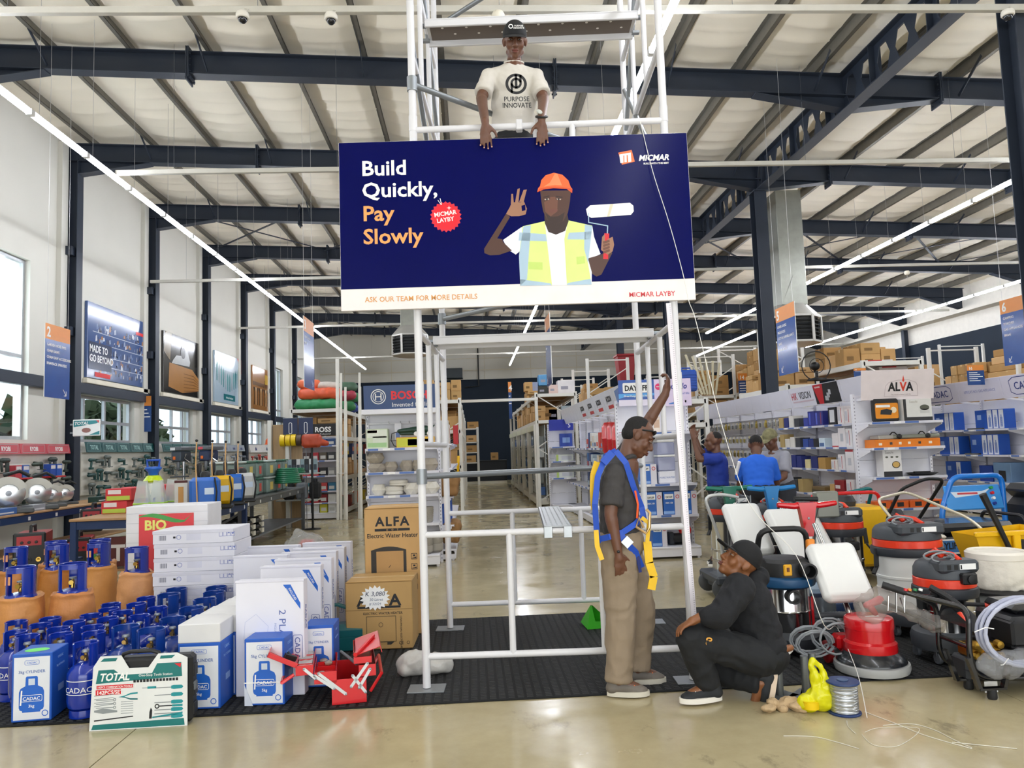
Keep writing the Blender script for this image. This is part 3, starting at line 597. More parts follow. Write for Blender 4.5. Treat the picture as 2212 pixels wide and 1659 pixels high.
# ================================================================ GOODS AT THE LEFT OF THE MAT
ZM = .012
def carton_mesh(w,d,h,m,name='carton_body',c=.006): return MB().rb(-w/2,w/2,-d/2,d/2,0,h,c).mesh(name,m)
def carton(label,loc,w,d,h,m=KRAFT,rz=0,group=None,tape=TAPE,name='carton',cat='carton',flaps=True):
 t = thing(name,label,cat,loc,rz,group); link('carton_body',carton_mesh(w,d,h,m),t)
 if flaps: obj('tape_strip',MB().bx(-w/2+.002,w/2-.002,-.022,.022,h,h+.0015).bx(-w/2-.0012,-w/2,-.022,.022,h-.06,h+.0015).bx(w/2,w/2+.0012,-.022,.022,h-.06,h+.0015),tape,t)
 return t
def gas_parts(t,r,H,body=CADB,lettering=False,seed=0):
 k = r/.105; zb = H*.69; ps = [(r*.86,0),(r*.86,.02),(r*.9,.03),(r*.86,.04)]
 obj('foot_ring',MB().lathe([(r*.80,0),(r*.86,0),(r*.87,.02),(r*.84,.045)],24),body,t)
 obj('shell',MB().lathe([(0,.035),(r*.6,.035),(r*.93,.06),(r,.095),(r,zb-.06*k),(r*.985,zb-.045*k),(r*.88,zb-.015*k),(r*.62,zb+.012*k),(r*.3,zb+.028*k),(0,zb+.03*k)],28),body,t)
 rc = r*.66; z0,z1 = zb+.004,H
 b = MB()
 def sector(a0,a1,za,zb_,n=8):
  v = []; f = []
  for i in range(n+1):
   a = rad(a0+(a1-a0)*i/n)
   for rr,z in ((rc-.003,za),(rc+.003,za),(rc+.003,zb_),(rc-.003,zb_)): v.append((rr*sin(a),-rr*cos(a),z))
  for i in range(n):
   for j in range(4): f.append((4*i+j,4*i+(j+1) % 4,4*i+4+(j+1) % 4,4*i+4+j))
  f += [(3,2,1,0),(4*n,4*n+1,4*n+2,4*n+3)]; b.add(v,f)
 sector(42,100,z0,z1-.001); sector(-100,-42,z0,z1-.001); sector(100,260,z1-.034*k,z1,14); sector(165,195,z0,z1-.034*k,4)
 b.tube([(rc*sin(rad(a)),-rc*cos(rad(a)),z1) for a in range(42,319,12)],.0058,7); obj('carry_collar',b,body,t)
 v = MB().lathe([(.013,zb+.02),(.014,zb+.045),(.010,zb+.06),(.010,zb+.075)],10); v.at(MT((0,0,zb+.055)) @ MR(PI/2,4,'X')).lathe([(.010,-.01),(.010,.032),(.013,.034),(.013,.042)],10)
 va = obj('valve',v,mat('#a8894e',.35,.9),t); obj('valve_knob',MB().lathe([(.0,zb+.076),(.022,zb+.078),(.024,zb+.084),(.021,zb+.093),(0,zb+.095)],12),mat('#9aa0a4',.4,.4),va)
 if lettering:
  M_ = FRONT(0,-r-.0012,zb*.56); oo = MB(); v = []; f = []
  tx_ = text('CADAC',.046*k,PAPER,FRONT(0,-r-.0008,zb*.53),t,sx=1.1); tx_['bend'] = r
  for (a,c,d,e) in ((-.092,.092,.066,.071),(-.092,.092,-.014,-.009)):
   n = 12; vv = []
   for i in range(n+1):
    x = (a+(c-a)*i/n)*k; an = x/r
    for z in (d*k,e*k): vv.append(((r+.001)*sin(an),-(r+.001)*cos(an),zb*.53+z))
   oo.add(vv,[(2*i,2*i+2,2*i+3,2*i+1) for i in range(n)])
  obj('lettering_border',oo,PAPER,t,ang=0)
gas = thing('gas_cylinder','x','gas cylinder',(0,0,0),0,'small blue gas cylinders'); gas_parts(gas,.103,.43,lettering=True)
CR1 = lambda x,y: (x/3.19,1080+y/3.19)
small = [(605,992),(160,828),(390,818),(300,862),(500,862),(620,808),(770,730),(690,768),(815,782),(915,730),(1010,685),(700,832),(605,890),(410,905),(295,950),(490,960),(185,918),(185,1012),(1085,755),(960,812)]
pos = []
for q in small: p = G(*CR1(*q),.43); pos.append([p.x,p.y,.103,.43])
for q in ((850,885),(1040,905),(1190,830),(1320,757),(1410,697),(1480,640),(1520,600),(1265,603),(1175,652)): p = G(*CR1(*q),.47); pos.append([p.x,p.y,.122,.47])
pos[0][1] = 4.99
BAGQ = [(165,478),(470,460),(112,330),(397,313),(680,300),(940,270),(385,288),(690,275)]; NG = len(pos)
for q in BAGQ: p = G(*CR1(*q),.79); pos.append([p.x,p.y,.168,.79])
for it in range(200):                                # stand them side by side, none inside another
 for i in range(len(pos)):
  for j in range(i):
   dx,dy = pos[i][0]-pos[j][0],pos[i][1]-pos[j][1]; D = math.hypot(dx,dy)+1e-6; need = pos[i][2]+pos[j][2]+.004
   if D < need:
    s = (need-D)/2/D
    if j: pos[j][0] -= dx*s; pos[j][1] -= dy*s
    k = 1 if j else 2
    pos[i][0] += dx*s*k; pos[i][1] += dy*s*k
 for p in pos:
  p[1] = max(p[1],4.985)
  if p[0] < -2.46 and p[1] < 5.27: p[1] = 5.27
  if p[0] > -2.02-.0 and p[1] < 6.6: p[0] = min(p[0],-1.875-p[2]-.01)
  if p[1] > 6.75-p[2] and p[0] > -2.75-p[2]: p[1] = 6.75-p[2]
gas2 = thing('gas_cylinder','x','gas cylinder',(0,0,0),0,'larger blue gas cylinders'); gas_parts(gas2,.122,.47,mat('#123a8c',.25,coat=.4))
order = sorted(range(NG),key=lambda i: pos[i][1]); nb = {}
for rank,i in enumerate(order):
 x,y,r,h = pos[i]; big = r > .11
 if i == 0: lab = 'blue gas cylinder with white lettering, standing foremost beside the tool case'
 else: lab = '%s from the front of the %s blue gas cylinders on the mat' % (ORD[nb.setdefault(big,0)],'larger darker' if big else 'small bright'); nb[big] += 1
 rz = 0 if i == 0 else RU(-.5,.6); src = gas2 if big else gas
 if src.location.y == 0: o = src; o.location = (x,y,ZM); o.rotation_euler.z = rz; o['label'] = lab
 else: dup(src,(x,y,ZM),rz,lab)
# bagged large cylinders
def bagged(label,x,y,seed,hue,rz):
 t = thing('bagged_gas_cylinder',label,'gas cylinder',(x,y,ZM),rz,'gas cylinders in orange bags')
 b = MB(); n = 44; prof = [(0,.0),(.13,.0),(.152,.02),(.16,.08),(.163,.2),(.162,.33),(.16,.44),(.155,.5),(.147,.535),(.15,.56),(.135,.575),(.11,.565)]
 pr = []
 for (r0,z0),(r1,z1) in zip(prof[:-1],prof[1:]):
  for k in range(3): pr.append((r0+(r1-r0)*k/3,z0+(z1-z0)*k/3))
 b.lathe(pr,n); vv = []
 for v in b.v:
  p = Vector(v); q = V(p.x*7,p.y*7,p.z*5+seed); d = mnoise.noise(q+mnoise.noise_vector(q)*.9); e = abs(mnoise.noise(V(p.x*16,p.y*16,p.z*10+seed*3)))
  k = 1+.075*d-.09*e if p.z > .02 else 1; top = max(0,p.z-.5)*.35*mnoise.noise(V(p.x*12,p.y*12,seed)); vv.append((p.x*k,p.y*k,p.z+top))
 b.v = vv; obj('orange_bag',b,mat(hue,.55,var=.1,scale=5,bump=.8,bscale=16),t,ang=50)
 r = .1; body = MB().lathe([(.13,.3),(.13,.48),(.12,.54),(.1,.585),(.04,.6),(0,.605)],28); obj('shell',body,CADB,t)
 bb = MB(); rc = .094; z0,z1 = .57,.78
 def pan(a0,a1,za,zb,n=8):
  v = []
  for i in range(n+1):
   a = rad(a0+(a1-a0)*i/n)
   for rr,z in ((rc-.003,za),(rc+.003,za),(rc+.003,zb),(rc-.003,zb)): v.append((rr*sin(a),-rr*cos(a),z))
  f = [(4*i+j,4*i+(j+1) % 4,4*i+4+(j+1) % 4,4*i+4+j) for i in range(n) for j in range(4)]+[(3,2,1,0),(4*n,4*n+1,4*n+2,4*n+3)]; bb.add(v,f)
 pan(35,110,z0,z1); pan(-110,-35,z0,z1); pan(-35,35,z1-.035,z1,5); pan(110,250,z1-.05,z1,10); pan(150,210,z0,z1-.05,6)
 bb.tube([(rc*sin(rad(a)),-rc*cos(rad(a)),z1) for a in range(0,360,12)],.006,7,closed=True); obj('carry_collar',bb,CADB,t)
 va = obj('valve',MB().lathe([(.016,.6),(.016,.63),(.011,.645),(.011,.665)],10).at(MT((0,0,.645)) @ MR(PI/2,4,'X')).lathe([(.014,-.01),(.014,.03),(.018,.03),(.018,.045)],10),mat('#b79a4c',.3,.9),t)
 obj('valve_knob',MB().lathe([(0,.665),(.026,.668),(.028,.68),(0,.684)],10),mat('#8f9698',.4,.4),va)
 if seed % 2: dec('bag_label',rect(-.075,-.035,.66,.72),mat('#e0a070',.5),FRONT(0,-.07,0),t)
hues = ['#c98a4c','#c27f45','#b97a3c','#ad6f2e','#cf9250','#d59a66','#c48448','#b87838']
for i,(q,lb) in enumerate([((165,478),'nearest of the bagged ones'),((470,460),'in paler bag, second from the front'),((112,330),'behind the nearest bagged cylinder'),((397,313),'behind the paler bagged one'),((680,300),'third from the white carton stack'),((940,270),'touching the white carton stack'),((385,288),'in the back row, nearer the welder'),((690,275),'in the back row, nearer the white cartons')]):
 p = pos[NG+i] if i != 5 else W(296,1165,7.02); bagged('large gas cylinder in a crumpled orange bag, %s' % lb,p[0],p[1],i+1,hues[i],RU(-.3,.3))
# boxes of cylinders
def print_cyl(parent,M,x,y,s,kg):
 dec('printed_cylinder',[(x-.36*s,y),(x+.36*s,y),(x+.36*s,y+.06*s),(x+.46*s,y+.1*s),(x+.5*s,y+.2*s),(x+.5*s,y+.85*s),(x+.44*s,y+1.0*s),(x+.25*s,y+1.1*s),(x+.24*s,y+1.45*s),(x+.2*s,y+1.5*s),(x-.2*s,y+1.5*s),(x-.24*s,y+1.45*s),(x-.25*s,y+1.1*s),(x-.44*s,y+1.0*s),(x-.5*s,y+.85*s),(x-.5*s,y+.2*s),(x-.46*s,y+.1*s),(x-.36*s,y+.06*s)],BLUEP,M,parent,.001)
 dec('printed_valve',rect(x-.13*s,x+.13*s,y+1.13*s,y+1.4*s),mat('#c8d4e4',.4),M,parent,.0014)
 dec('printed_highlight',[(x-.46*s,y+.3*s),(x-.4*s,y+.3*s),(x-.36*s,y+.92*s),(x-.42*s,y+.92*s)],PAPER,M,parent,.0014)
 text('CADAC',.2*s,PAPER,M @ MT((x,y+.5*s,.0018)),parent,bold=.012); outline('lettering_border',rrect(x-.42*s,x+.42*s,y+.45*s,y+.71*s,.06*s),.02*s,PAPER,M,parent,.0016)
 if kg: text(kg,.17*s,PAPER,M @ MT((x,y+.2*s,.0018)),parent,bold=.01)
def cyl_box(label,loc,w,d,h,rz,kg,white=0.0,group=None,side=True):
 t = thing('cylinder_carton',label,'carton',loc,rz,group); blue = mat('#1e58b8',.45); hb = h-white
 obj('carton_body',MB().rb(-w/2,w/2,-d/2,d/2,0,hb,.004),blue,t)
 if white: obj('white_lid',MB().rb(-w/2,w/2,-d/2,d/2,hb+.0004,h-.02,.004).add([(-w/2+.004,-d/2+.004,h-.02),(w/2-.004,-d/2+.004,h-.02),(w/2-.01,d/2-.01,h-.02),(-w/2+.01,d/2-.01,h-.02),(-w/2+.05,-d/2+.07,h),(w/2-.05,-d/2+.07,h),(w/2-.04,d/2-.05,h),(-w/2+.04,d/2-.05,h)],[(0,1,5,4),(1,2,6,5),(2,3,7,6),(3,0,4,7),(4,5,6,7)]),mat('#dcdcdc',.6),t)
 M_ = FRONT(0,-d/2,0); top = hb if not white else hb
 dec('white_face',rect(-w/2+.012,w/2-.012,.012,top-.02),mat('#dde1e8',.5),M_,t,.0006)
 s = (top-.02)*.37; print_cyl(t,M_,0,.055,s,kg)
 text(kg+' CYLINDER',w*.105,mat('#4668a8',.5),M_ @ MT((0,top-.115,.0012)),t,bold=.004); text('CADAC',w*.075,BLUEP,M_ @ MT((0,top-.06,.0012)),t)
 outline('lettering_border',rrect(-w*.18,w*.18,top-.066,top-.04,.008),.002,BLUEP,M_,t)
 R_ = RIGHT(w/2,0,0); text('CADAC',w*.1,mat('#7fa3dc',.5),R_ @ MT((0,top*.86,.0008)),t); text(kg+' CYLINDER',w*.08,mat('#7fa3dc',.5),R_ @ MT((0,top*.74,.0008)),t)
 dec('printed_panel',rect(-.03,.05,top*.36,top*.46),mat('#8fb0e2',.5),R_,t)
 ring('printed_seal',w*.34,.045,.016,.005,BLUEP,M_,t)
 return t
b = cyl_box('small blue cylinder box with a green sticker on its lid, at the mat corner',(-2.71,5.03,ZM),.225,.24,.40,.10,'3kg')
dec('green_sticker',circ(0,0,.07,16,.05),mat('#6fe06a',.5),TOP(-.01,-.03,.4004),b)
for k in range(5):
 cyl_box('%s tall cylinder box with a white lid, counted from the tool case backwards' % ORD[k],(-1.725+.02*k,5.10+.262*k,ZM),.26,.255,.535,RU(-.03,.03)-.05,'5kg',.135,'white-lidded cylinder boxes')
bb = cyl_box('blue cylinder box with a split corner and strap, in front of the white cartons',(-1.325,5.10,ZM),.25,.23,.405,-.06,'5kg')
obj('strap',MB().bx(-.128,.128,-.1185,-.1165,.135,.141).bx(.1255,.1275,-.117,.117,.135,.141),PAPER,bb)
obj('torn_flap',MB().add([(-.125,-.117,.0),(-.07,-.122,.0),(-.125,-.119,.13)],[(0,1,2)]),mat('#cfd6e4',.5),bb,ang=0)
cyl_box('blue cylinder box peeping out behind the foremost white panel carton',(-1.06,5.42,ZM),.2,.22,.40,0,'5kg')
# white panel cartons leaning in a row
def panel_carton(k,px0,px1,pyt,lab,big=False):
 a,c = G(px0,pyt,.745),G(px1,pyt,.745); w = (c-a).length; rz = math.atan2(c.y-a.y,c.x-a.x)
 rz = max(-.06,min(.06,rz)); h = .733; d = .092
 t = thing('panel_carton',lab,'carton',((a.x+c.x)/2,(a.y+c.y)/2+d/2,ZM),rz,'white panel cartons')
 obj('carton_body',MB().rb(-w/2,w/2,-d/2,d/2,0,h,.004),mat('#e3e3ec',.45,var=.02),t); M_ = FRONT(0,-d/2,0)
 obj('lid_edge',MB().rb(-w/2-.003,w/2+.003,-d/2-.003,-d/2+.03,h-.012,h+.003,.002),mat('#d9d9e4',.45),t)
 dec('corner_flash',[(w/2-.135,h-.03),(w/2-.085,h-.03),(w/2-.022,h-.15),(w/2-.022,h-.19)],BLUEP,M_,t)
 Mt = M_ @ MT((w/2-.085,h-.098,.0016)) @ MR(-1.05,4,'Z')
 text('INCLUDES',.019,PAPER,Mt @ MT((0,.008,0)),t,bold=.01); text('HOSE & REGULATOR',.0145,PAPER,Mt @ MT((0,-.01,0)),t,bold=.01,sx=.8)
 dk = mat('#5d6ea8',.5)
 if k < 2: text('2 PLATE',.062,dk,M_ @ MT((w*.14,.545,.001)) @ MR(-PI/2,4,'Z'),t,'LEFT',sx=1.15); text('INCLUDING',.018,mat('#9aa6cc',.5),M_ @ MT((w*.07,.46,.001)) @ MR(-PI/2,4,'Z'),t,'LEFT')
 R_ = RIGHT(w/2,0,0); text('CADAC',.045,dk,R_ @ MT((.0,.49,.001)) @ MR(-PI/2,4,'Z') @ MT((0,-.016,0)),t,'CENTER')
 text('CADAC',.05,mat('#42549a',.5),M_ @ MT((w/2-.06,.28,.001)) @ MR(-PI/2,4,'Z'),t,'CENTER'); outline('lettering_border',rrect(w/2-.072,w/2-.012,.18,.38,.012),.003,mat('#42549a',.5),M_,t)
 outline('printed_drawing',[(-w*.38,.34),(-w*.05,.36),(-w*.02,.44),(-w*.2,.52),(-w*.36,.47)],.003,mat('#c9cde0',.5),M_,t)
for k,(a,c,y,lb) in enumerate([(516,651,1254,'white panel carton standing foremost, lettered along its face'),(569,688,1223,'white panel carton directly behind the foremost one'),(600,711,1208,'white panel carton, third from the front, flash on its corner'),(615,721,1193,'white panel carton, fourth from the front of the row'),(639,739,1184,'white panel carton, fifth from the front of the row'),(660,753,1172,'white panel carton, hindmost of the row, nearest the brown cartons'),(511,615,1201,'white panel carton in the second row beside the flat carton stack'),(542,639,1180,'white panel carton at the back of the second row')]): panel_carton(k,a,c,y,lb)
# stack of flat white cartons
def flat_cartons():
 a,c = W(328,1148,6.78),W(511,1140,6.78); x = (a.x+c.x)/2; w = c.x-a.x-.03; h = (a.z-ZM)/8; d = .46
 for k in range(8):
  rz = .0+RU(-.02,.02); z = ZM+h*k
  t = thing('flat_carton','flat white carton in the tall stack, %s from the top' % ORD[7-k],'carton',(x+RU(-.006,.006),6.78+d/2,z),rz-.03,'stack of flat white cartons')
  obj('carton_body',MB().rb(-w/2,w/2,-d/2,d/2,.0006,h-.0006,.004),mat('#e2e2ea',.5,var=.02),t); M_ = FRONT(0,-d/2,0); ik = mat('#6a78b8',.5)
  obj('lid_edge',MB().rb(-w/2-.002,w/2+.002,-d/2-.002,-d/2+.004,h-.03,h-.002,.001),mat('#d6d6e0',.5),t)
  for q in range(9): dec('barcode',rect(-w*.42+.007*q,-w*.42+.0045*q+.003*(q % 2)+.003+.0025*q,.035,.075),mat('#8a8c98',.6),M_,t)
  dec('printed_mark',rect(-w*.245,-w*.215,.05,.066),INK,M_,t); ring('printed_seal',-w*.175,.058,.018,.004,ik,M_,t)
  for q in range(4): outline('printed_icon',rect(w*.33+.034*q,w*.33+.028+.034*q,.055,.092),.003,ik,M_,t)
  dec('printed_icon',[(w*.33+.105,.085),(w*.33+.127,.085),(w*.33+.116,.066)],ik,M_,t); dec('printed_icon',[(w*.33+.07,.078),(w*.33+.094,.078),(w*.33+.082,.09)],ik,M_,t)
  dec('printed_panel',rect(-w*.08,w*.1,.03,.085),mat('#d6d7e4',.5),M_,t)
flat_cartons()
# cleaning-powder carton pile behind
def bio():
 a,c = W(270,1098,7.4),W(447,1092,7.4); w = c.x-a.x; x = (a.x+c.x)/2; h = a.z-ZM+.01
 t = thing('display_carton','tall white carton with a red panel and green wave, behind the flat cartons','carton',(x,7.62,ZM),0)
 obj('carton_body',MB().rb(-w/2,w/2,-.2,.2,0,h,.006),mat('#e0e0e4',.55),t); M_ = FRONT(0,-.2,0)
 for k in range(12): obj('sheet_edge',MB().bx(-w/2-.001,w/2+.001,-.2015,-.1995,.06+.09*k,.064+.09*k),mat('#c4c6cc',.6),t)
 y0,y1 = .2,h-.075; xa,xb = -w*.34,w*.33
 dec('red_panel',rect(xa,xb,y0,y1),mat('#d8434a',.5),M_,t,.0022)
 up = [(xa+(xb-xa)*k/12,y1-.03+.035*sin(k/12*5.2+.3)+(.06 if k > 10 else 0)*(k-10)/2) for k in range(13)]; lo = [(x_,y-.045*sin(PI*min(1,(k+.6)/12))) for k,(x_,y) in enumerate(up)]
 dec('green_wave',up+lo[::-1],mat('#4c9c50',.5),M_,t,.003)
 text('BIO',.125,mat('#e8e67a',.5),M_ @ MT((xa+.05,y1-.145,.0035)),t,'LEFT',.035); text('SEPTIC',.095,PAPER,M_ @ MT((xa+.19,y1-.235,.0035)),t,'LEFT',.03)
bio()
# tool-kit case
def toolkit():
 t = thing('tool_case','black tool case in a white and teal printed sleeve at the mat edge','tool case',(-1.985,4.72,.001),.018); w,h,d = .555,.42,.11; tl = mat('#12716f',.4)
 obj('case_body',MB().rb(-w/2+.03,w/2+.022,.012,d,.012,h-.02,.02),BLACK,t)
 for k in range(3): obj('case_rib',MB().rb(w/2+.018,w/2+.03,.03,d-.02,.05+.11*k,.12+.11*k,.004),BLACK,t)
 obj('latch',MB().rb(w/2+.02,w/2+.034,.03,.075,.19,.24,.004),GREY,t)
 tp = [(-w/2,0),(w/2,0),(w/2,h-.03),(w/2-.06,h),(.11,h),(.055,h-.075),(-.055,h-.075),(-.10,h),(-w/2+.06,h),(-w/2+.02,h-.06)]
 sl = MB().at(FRONT(0,0,0)).prism(tp,0,.003); s = obj('printed_sleeve',sl,mat('#e2e5e4',.4),t); M_ = FRONT(0,-.0032,0)
 hb = obj('carry_handle',MB().tube([(-.115,.03,h-.03),(-.10,.03,h+.0),(-.06,.03,h+.012),(.06,.03,h+.012),(.10,.03,h),(.115,.03,h-.03)],.012,8),BLACK,t)
 dec('teal_band',[(-w/2+.035,h-.155),(w/2-.03,h-.135),(w/2-.035,h-.055),(.105,h-.055),(.075,h-.11),(-.1,h-.11),(-.14,h-.078),(-w/2+.05,h-.078)],tl,M_,s)
 dec('teal_band',[(.125,h-.012),(w/2-.07,h-.012),(w/2-.09,h-.03),(.12,h-.03)],tl,M_,s); dec('teal_band',[(-w/2+.08,h-.012),(-.12,h-.012),(-.13,h-.03),(-w/2+.06,h-.03)],tl,M_,s)
 dec('teal_band',[(-w/2+.012,.006),(w/2-.015,.006),(w/2-.02,.045),(-w/2+.022,.034)],tl,M_,s); dec('red_corner',[(w/2-.075,h-.06),(w/2-.035,h-.06),(w/2-.04,h-.085)],mat('#d2232f',.4),M_,s,.0012)
 text('TOTAL',.06,PAPER,M_ @ MT((-w/2+.055,h-.14,.0015)),s,'LEFT',.03,shear=.25,sx=.88); text('One-Stop Tools Station',.02,PAPER,M_ @ MT((-.0,h-.125,.0015)),s,'LEFT')
 dec('red_banner',rect(-w/2+.04,-.03,h-.185,h-.165),mat('#d2232f',.4),M_,s); text('142PCS COMBINATION TOOLS SET',.0155,PAPER,M_ @ MT((-w/2+.045,h-.181,.0015)),s,'LEFT',.01,sx=.9)
 dec('red_banner',rect(-w/2+.035,-.1,h-.22,h-.19),mat('#d2232f',.4),M_,s); text('142PCS/SET',.03,PAPER,M_ @ MT((-w/2+.04,h-.216,.0015)),s,'LEFT',.015)
 gs,tq = mat('#8d9496',.4),mat('#1e8f96',.4)
 for k in range(5):                                # screwdrivers
  y = .225-.042*k if k < 4 else .06
  dec('printed_tool',rect(.09,.185,y-.003,y+.002),gs,M_,s); dec('printed_tool',[(.185,y-.009),(.2,y-.012),(.245,y-.01),(.255,y),(.245,y+.01),(.2,y+.011),(.185,y+.008)],tq,M_,s)
 dec('printed_tool',rect(.05,.1,.222,.235),tq,M_,s); dec('printed_tool',rect(.02,.05,.226,.230),gs,M_,s)
 for k in range(14): dec('printed_tool',rect(-.03+.0185*k,-.016+.0185*k,.262,.278),INK,M_,s)
 for k in range(4): dec('printed_tool',[(-.25,.195-.02*k),(-.14,.2-.018*k),(-.14,.203-.018*k),(-.25,.199-.02*k)],gs,M_,s)
 for k in range(3): outline('printed_tool',circ(-.135,.172-.022*k,.007,8),.004,gs,M_,s); dec('printed_tool',rect(-.24,-.142,.17-.022*k,.174-.022*k),gs,M_,s)
 for sg in (1,-1): dec('printed_tool',[(-.115,.185),(-.08,.185+.006*sg),(-.045,.185+.02*sg),(-.005,.185+.022*sg),(-.005,.185+.013*sg),(-.05,.185+.01*sg),(-.08,.185)],tq if sg > 0 else mat('#2a6f74',.4),M_,s)
 dec('printed_tool',[(-.25,.115),(-.2,.125),(-.12,.11),(-.12,.1),(-.2,.095),(-.25,.105)],gs,M_,s); dec('printed_tool',[(-.25,.06),(-.03,.075),(-.03,.069),(-.25,.053)],INK,M_,s); dec('printed_tool',rect(.09,.24,.075,.08),gs,M_,s)
 dec('printed_tool',[(.06,.052),(.075,.052),(.078,.1),(.07,.115),(.062,.09)],INK,M_,s); dec('printed_tool',[(.078,.062),(.25,.082),(.25,.07),(.078,.054)],tq,M_,s)
 outline('printed_tool',circ(.105,.12,.011,10),.006,INK,M_,s); dec('printed_tool',rect(.116,.19,.117,.123),INK,M_,s); dec('printed_tool',rect(.19,.25,.114,.126),tq,M_,s)
 for k in range(6): dec('printed_tool',rect(-.1,-.03,.155-.013*k,.158-.013*k),gs,M_,s)
toolkit()
# red cantilever toolbox, open
def red_box():
 t = thing('cantilever_toolbox','open red metal cantilever toolbox with trays and silver links','toolbox',(-.80,4.93,ZM),.16); r = mat('#cf1f26',.3,coat=.3); L = .46; dk = mat('#6f1216',.45)
 def tray(name,x0,x1,z0,z1,y0=0,y1=L):
  w = .003; b = MB().bx(x0,x1,y0,y1,z0,z0+w).bx(x0,x0+w,y0,y1,z0,z1).bx(x1-w,x1,y0,y1,z0,z1).bx(x0+w,x1-w,y0,y0+w,z0,z1).bx(x0+w,x1-w,y1-w,y1,z0,z1)
  return obj(name,b,r,t)
 tray('base_box',-.105,.105,0,.15); tray('tray',-.21,-.075,.135,.205); tray('tray',-.32,-.215,.195,.255); tray('tray',.06,.165,.155,.225); tray('tray',.03,.14,.235,.275)
 for x0,x1,z in ((-.2,-.085,.17),(-.31,-.225,.225)): # dividers and film
  for k in range(3): obj('divider',MB().bx(x0,x1,.1+.11*k,.102+.11*k,z-.02,z+.015),r,t)
 fb = MB()
 n = 12; v = [];
 for i in range(n+1):
  for j in range(4): v.append((-.31+.085*j/3,.01+(L-.02)*i/n,.235+.012*mnoise.noise(V(i*.9,j*1.3,2))))
 fb.add(v,[(4*i+j,4*i+j+1,4*i+j+5,4*i+j+4) for i in range(n) for j in range(3)]); obj('film_cover',fb,mat('#c9c4c0',.12,.2,bump=.4,bscale=30),t)
 lid = MB().at(fr((-.335,0,.25),(-.62,0,.30),(0,1,0))); lid.rb(-.02,.17,0,L,-.004,0,.001).bx(.165,.17,0,L,-.03,0).bx(-.02,.17,0,.004,-.03,0).bx(-.02,.17,L-.004,L,-.03,0)
 lo = obj('lid',lid,r,t); obj('hammer',MB().at(fr((-.335,0,.25),(-.62,0,.30),(0,1,0))).bar((.03,.12,-.02),(.11,.30,-.02),.018).bar((.0,.13,-.02),(.07,.1,-.02),.028),BLACK,lo)
 lid2 = MB().at(fr((.10,0,.30),(.9,0,.25),(0,1,0))); lid2.rb(-.06,.10,.02,L,-.004,0,.001).bx(.096,.10,.02,L,-.04,0); obj('lid',lid2,r,t)
 for sx,pts in ((-1,[(-.02,.06),(-.185,.2)]),(-1,[(-.09,.1),(-.21,.19)]),(-1,[(-.2,.17),(-.27,.235)]),(1,[(.01,.1),(.115,.235)]),(1,[(.06,.09),(.13,.2)]),(1,[(.02,.17),(.1,.06)])):
  b = MB().bar((pts[0][0],-.004,pts[0][1]),(pts[1][0],-.004,pts[1][1]),.003,.018); lk = obj('link_bar',b,mat('#c9ccce',.3,.8),t)
  obj('rivet',MB().at(fr((0,-.006,0),(1,0,0),(0,0,1))).lathe([(.007,0),(.007,.003),(0,.004)],8,(pts[0][0],pts[0][1],0)).lathe([(.007,0),(.007,.003),(0,.004)],8,(pts[1][0],pts[1][1],0)),STEEL,lk)
 obj('handle',MB().tube([(-.33,.02,.2),(-.40,.0,.165),(-.40,L,.165),(-.33,L-.02,.2)],.011,8),r,t)
 obj('handle',MB().tube([(.13,.05,.05),(.2,.02,.16),(.2,L,.16),(.13,L-.03,.05)],.011,8),r,t); obj('grip_tube',MB().tube([(.04,-.0,.29),(.16,.30,.33)],.014,8),r,t); obj('screwdriver',MB().tube([(-.05,.25,.26),(.05,.1,.21)],[.008,.012],8),GREY,t)
 for k in range(9): a = RU(-.2,-.09),RU(.05,.4); obj('film_bag',MB().ell((a[0],a[1],.175),(.03,.04,.015),8,5),mat('#a89a8c',.15,.3,bump=.3),t) if k < 3 else None
red_box()
def teal_box():
 t = thing('toolbox','closed teal metal toolbox with raised tube handles, behind the red one','toolbox',(-1.10,6.30,ZM),.03); m = mat('#0f5a5f',.32,coat=.3)
 obj('body',MB().rb(-.2,.2,-.1,.1,0,.11,.006),m,t); b = MB(); b.prism([(-.1,.11),(.1,.11),(.1,.16),(.055,.2),(-.055,.2),(-.1,.16)],-.2,.2)
 b.v = [(z,x,y) for x,y,z in b.v]; obj('lid',b,m,t)
 for y in (-.06,.06): obj('handle',MB().tube([(-.16,y,.14),(-.17,y*.6,.24),(-.1,y*.4,.34),(.0,y*.4,.345),(.09,y*.4,.31),(.15,y*.7,.2),(.16,y,.14)],.011,9),m,t)
 dec('paper_tag',rect(-.12,-.02,-.035,.03),PAPER,TOP(0,0,.2006),t); obj('screw',MB().lathe([(.006,0),(.005,.003),(0,.004)],8,(.1,0,.2)),STEEL,t)
teal_box()
# brown heater cartons
def heater(label,x0,x1,y0,h,d,rz,small):
 w = x1-x0; t = thing('heater_carton',label,'carton',((x0+x1)/2,y0+d/2,ZM),rz); km = mat('#c39b64' if not small else '#b5915a',.75,var=.06,bump=.08,bscale=30)
 obj('carton_body',MB().rb(-w/2,w/2,-d/2,d/2,0,h,.007),km,t); M_ = FRONT(0,-d/2,0)
 obj('tape_strip',MB().bx(-w/2+.004,w/2-.004,-.025,.025,h,h+.0012),TAPE,t); obj('corner_flap',MB().bx(-w/2+.002,w/2-.002,-d/2-.0015,-d/2,h-.012,h-.004).bx(-w/2-.0015,-w/2,-d/2+.01,d/2-.01,.004,h-.01),mat('#8f6d3e',.8),t)
 return t,M_,w
t,M_,w = heater('tall brown water-heater carton behind the shorter one, by the scaffold post',-.93,-.455,6.68,1.07,.42,-.02,False); h = 1.07
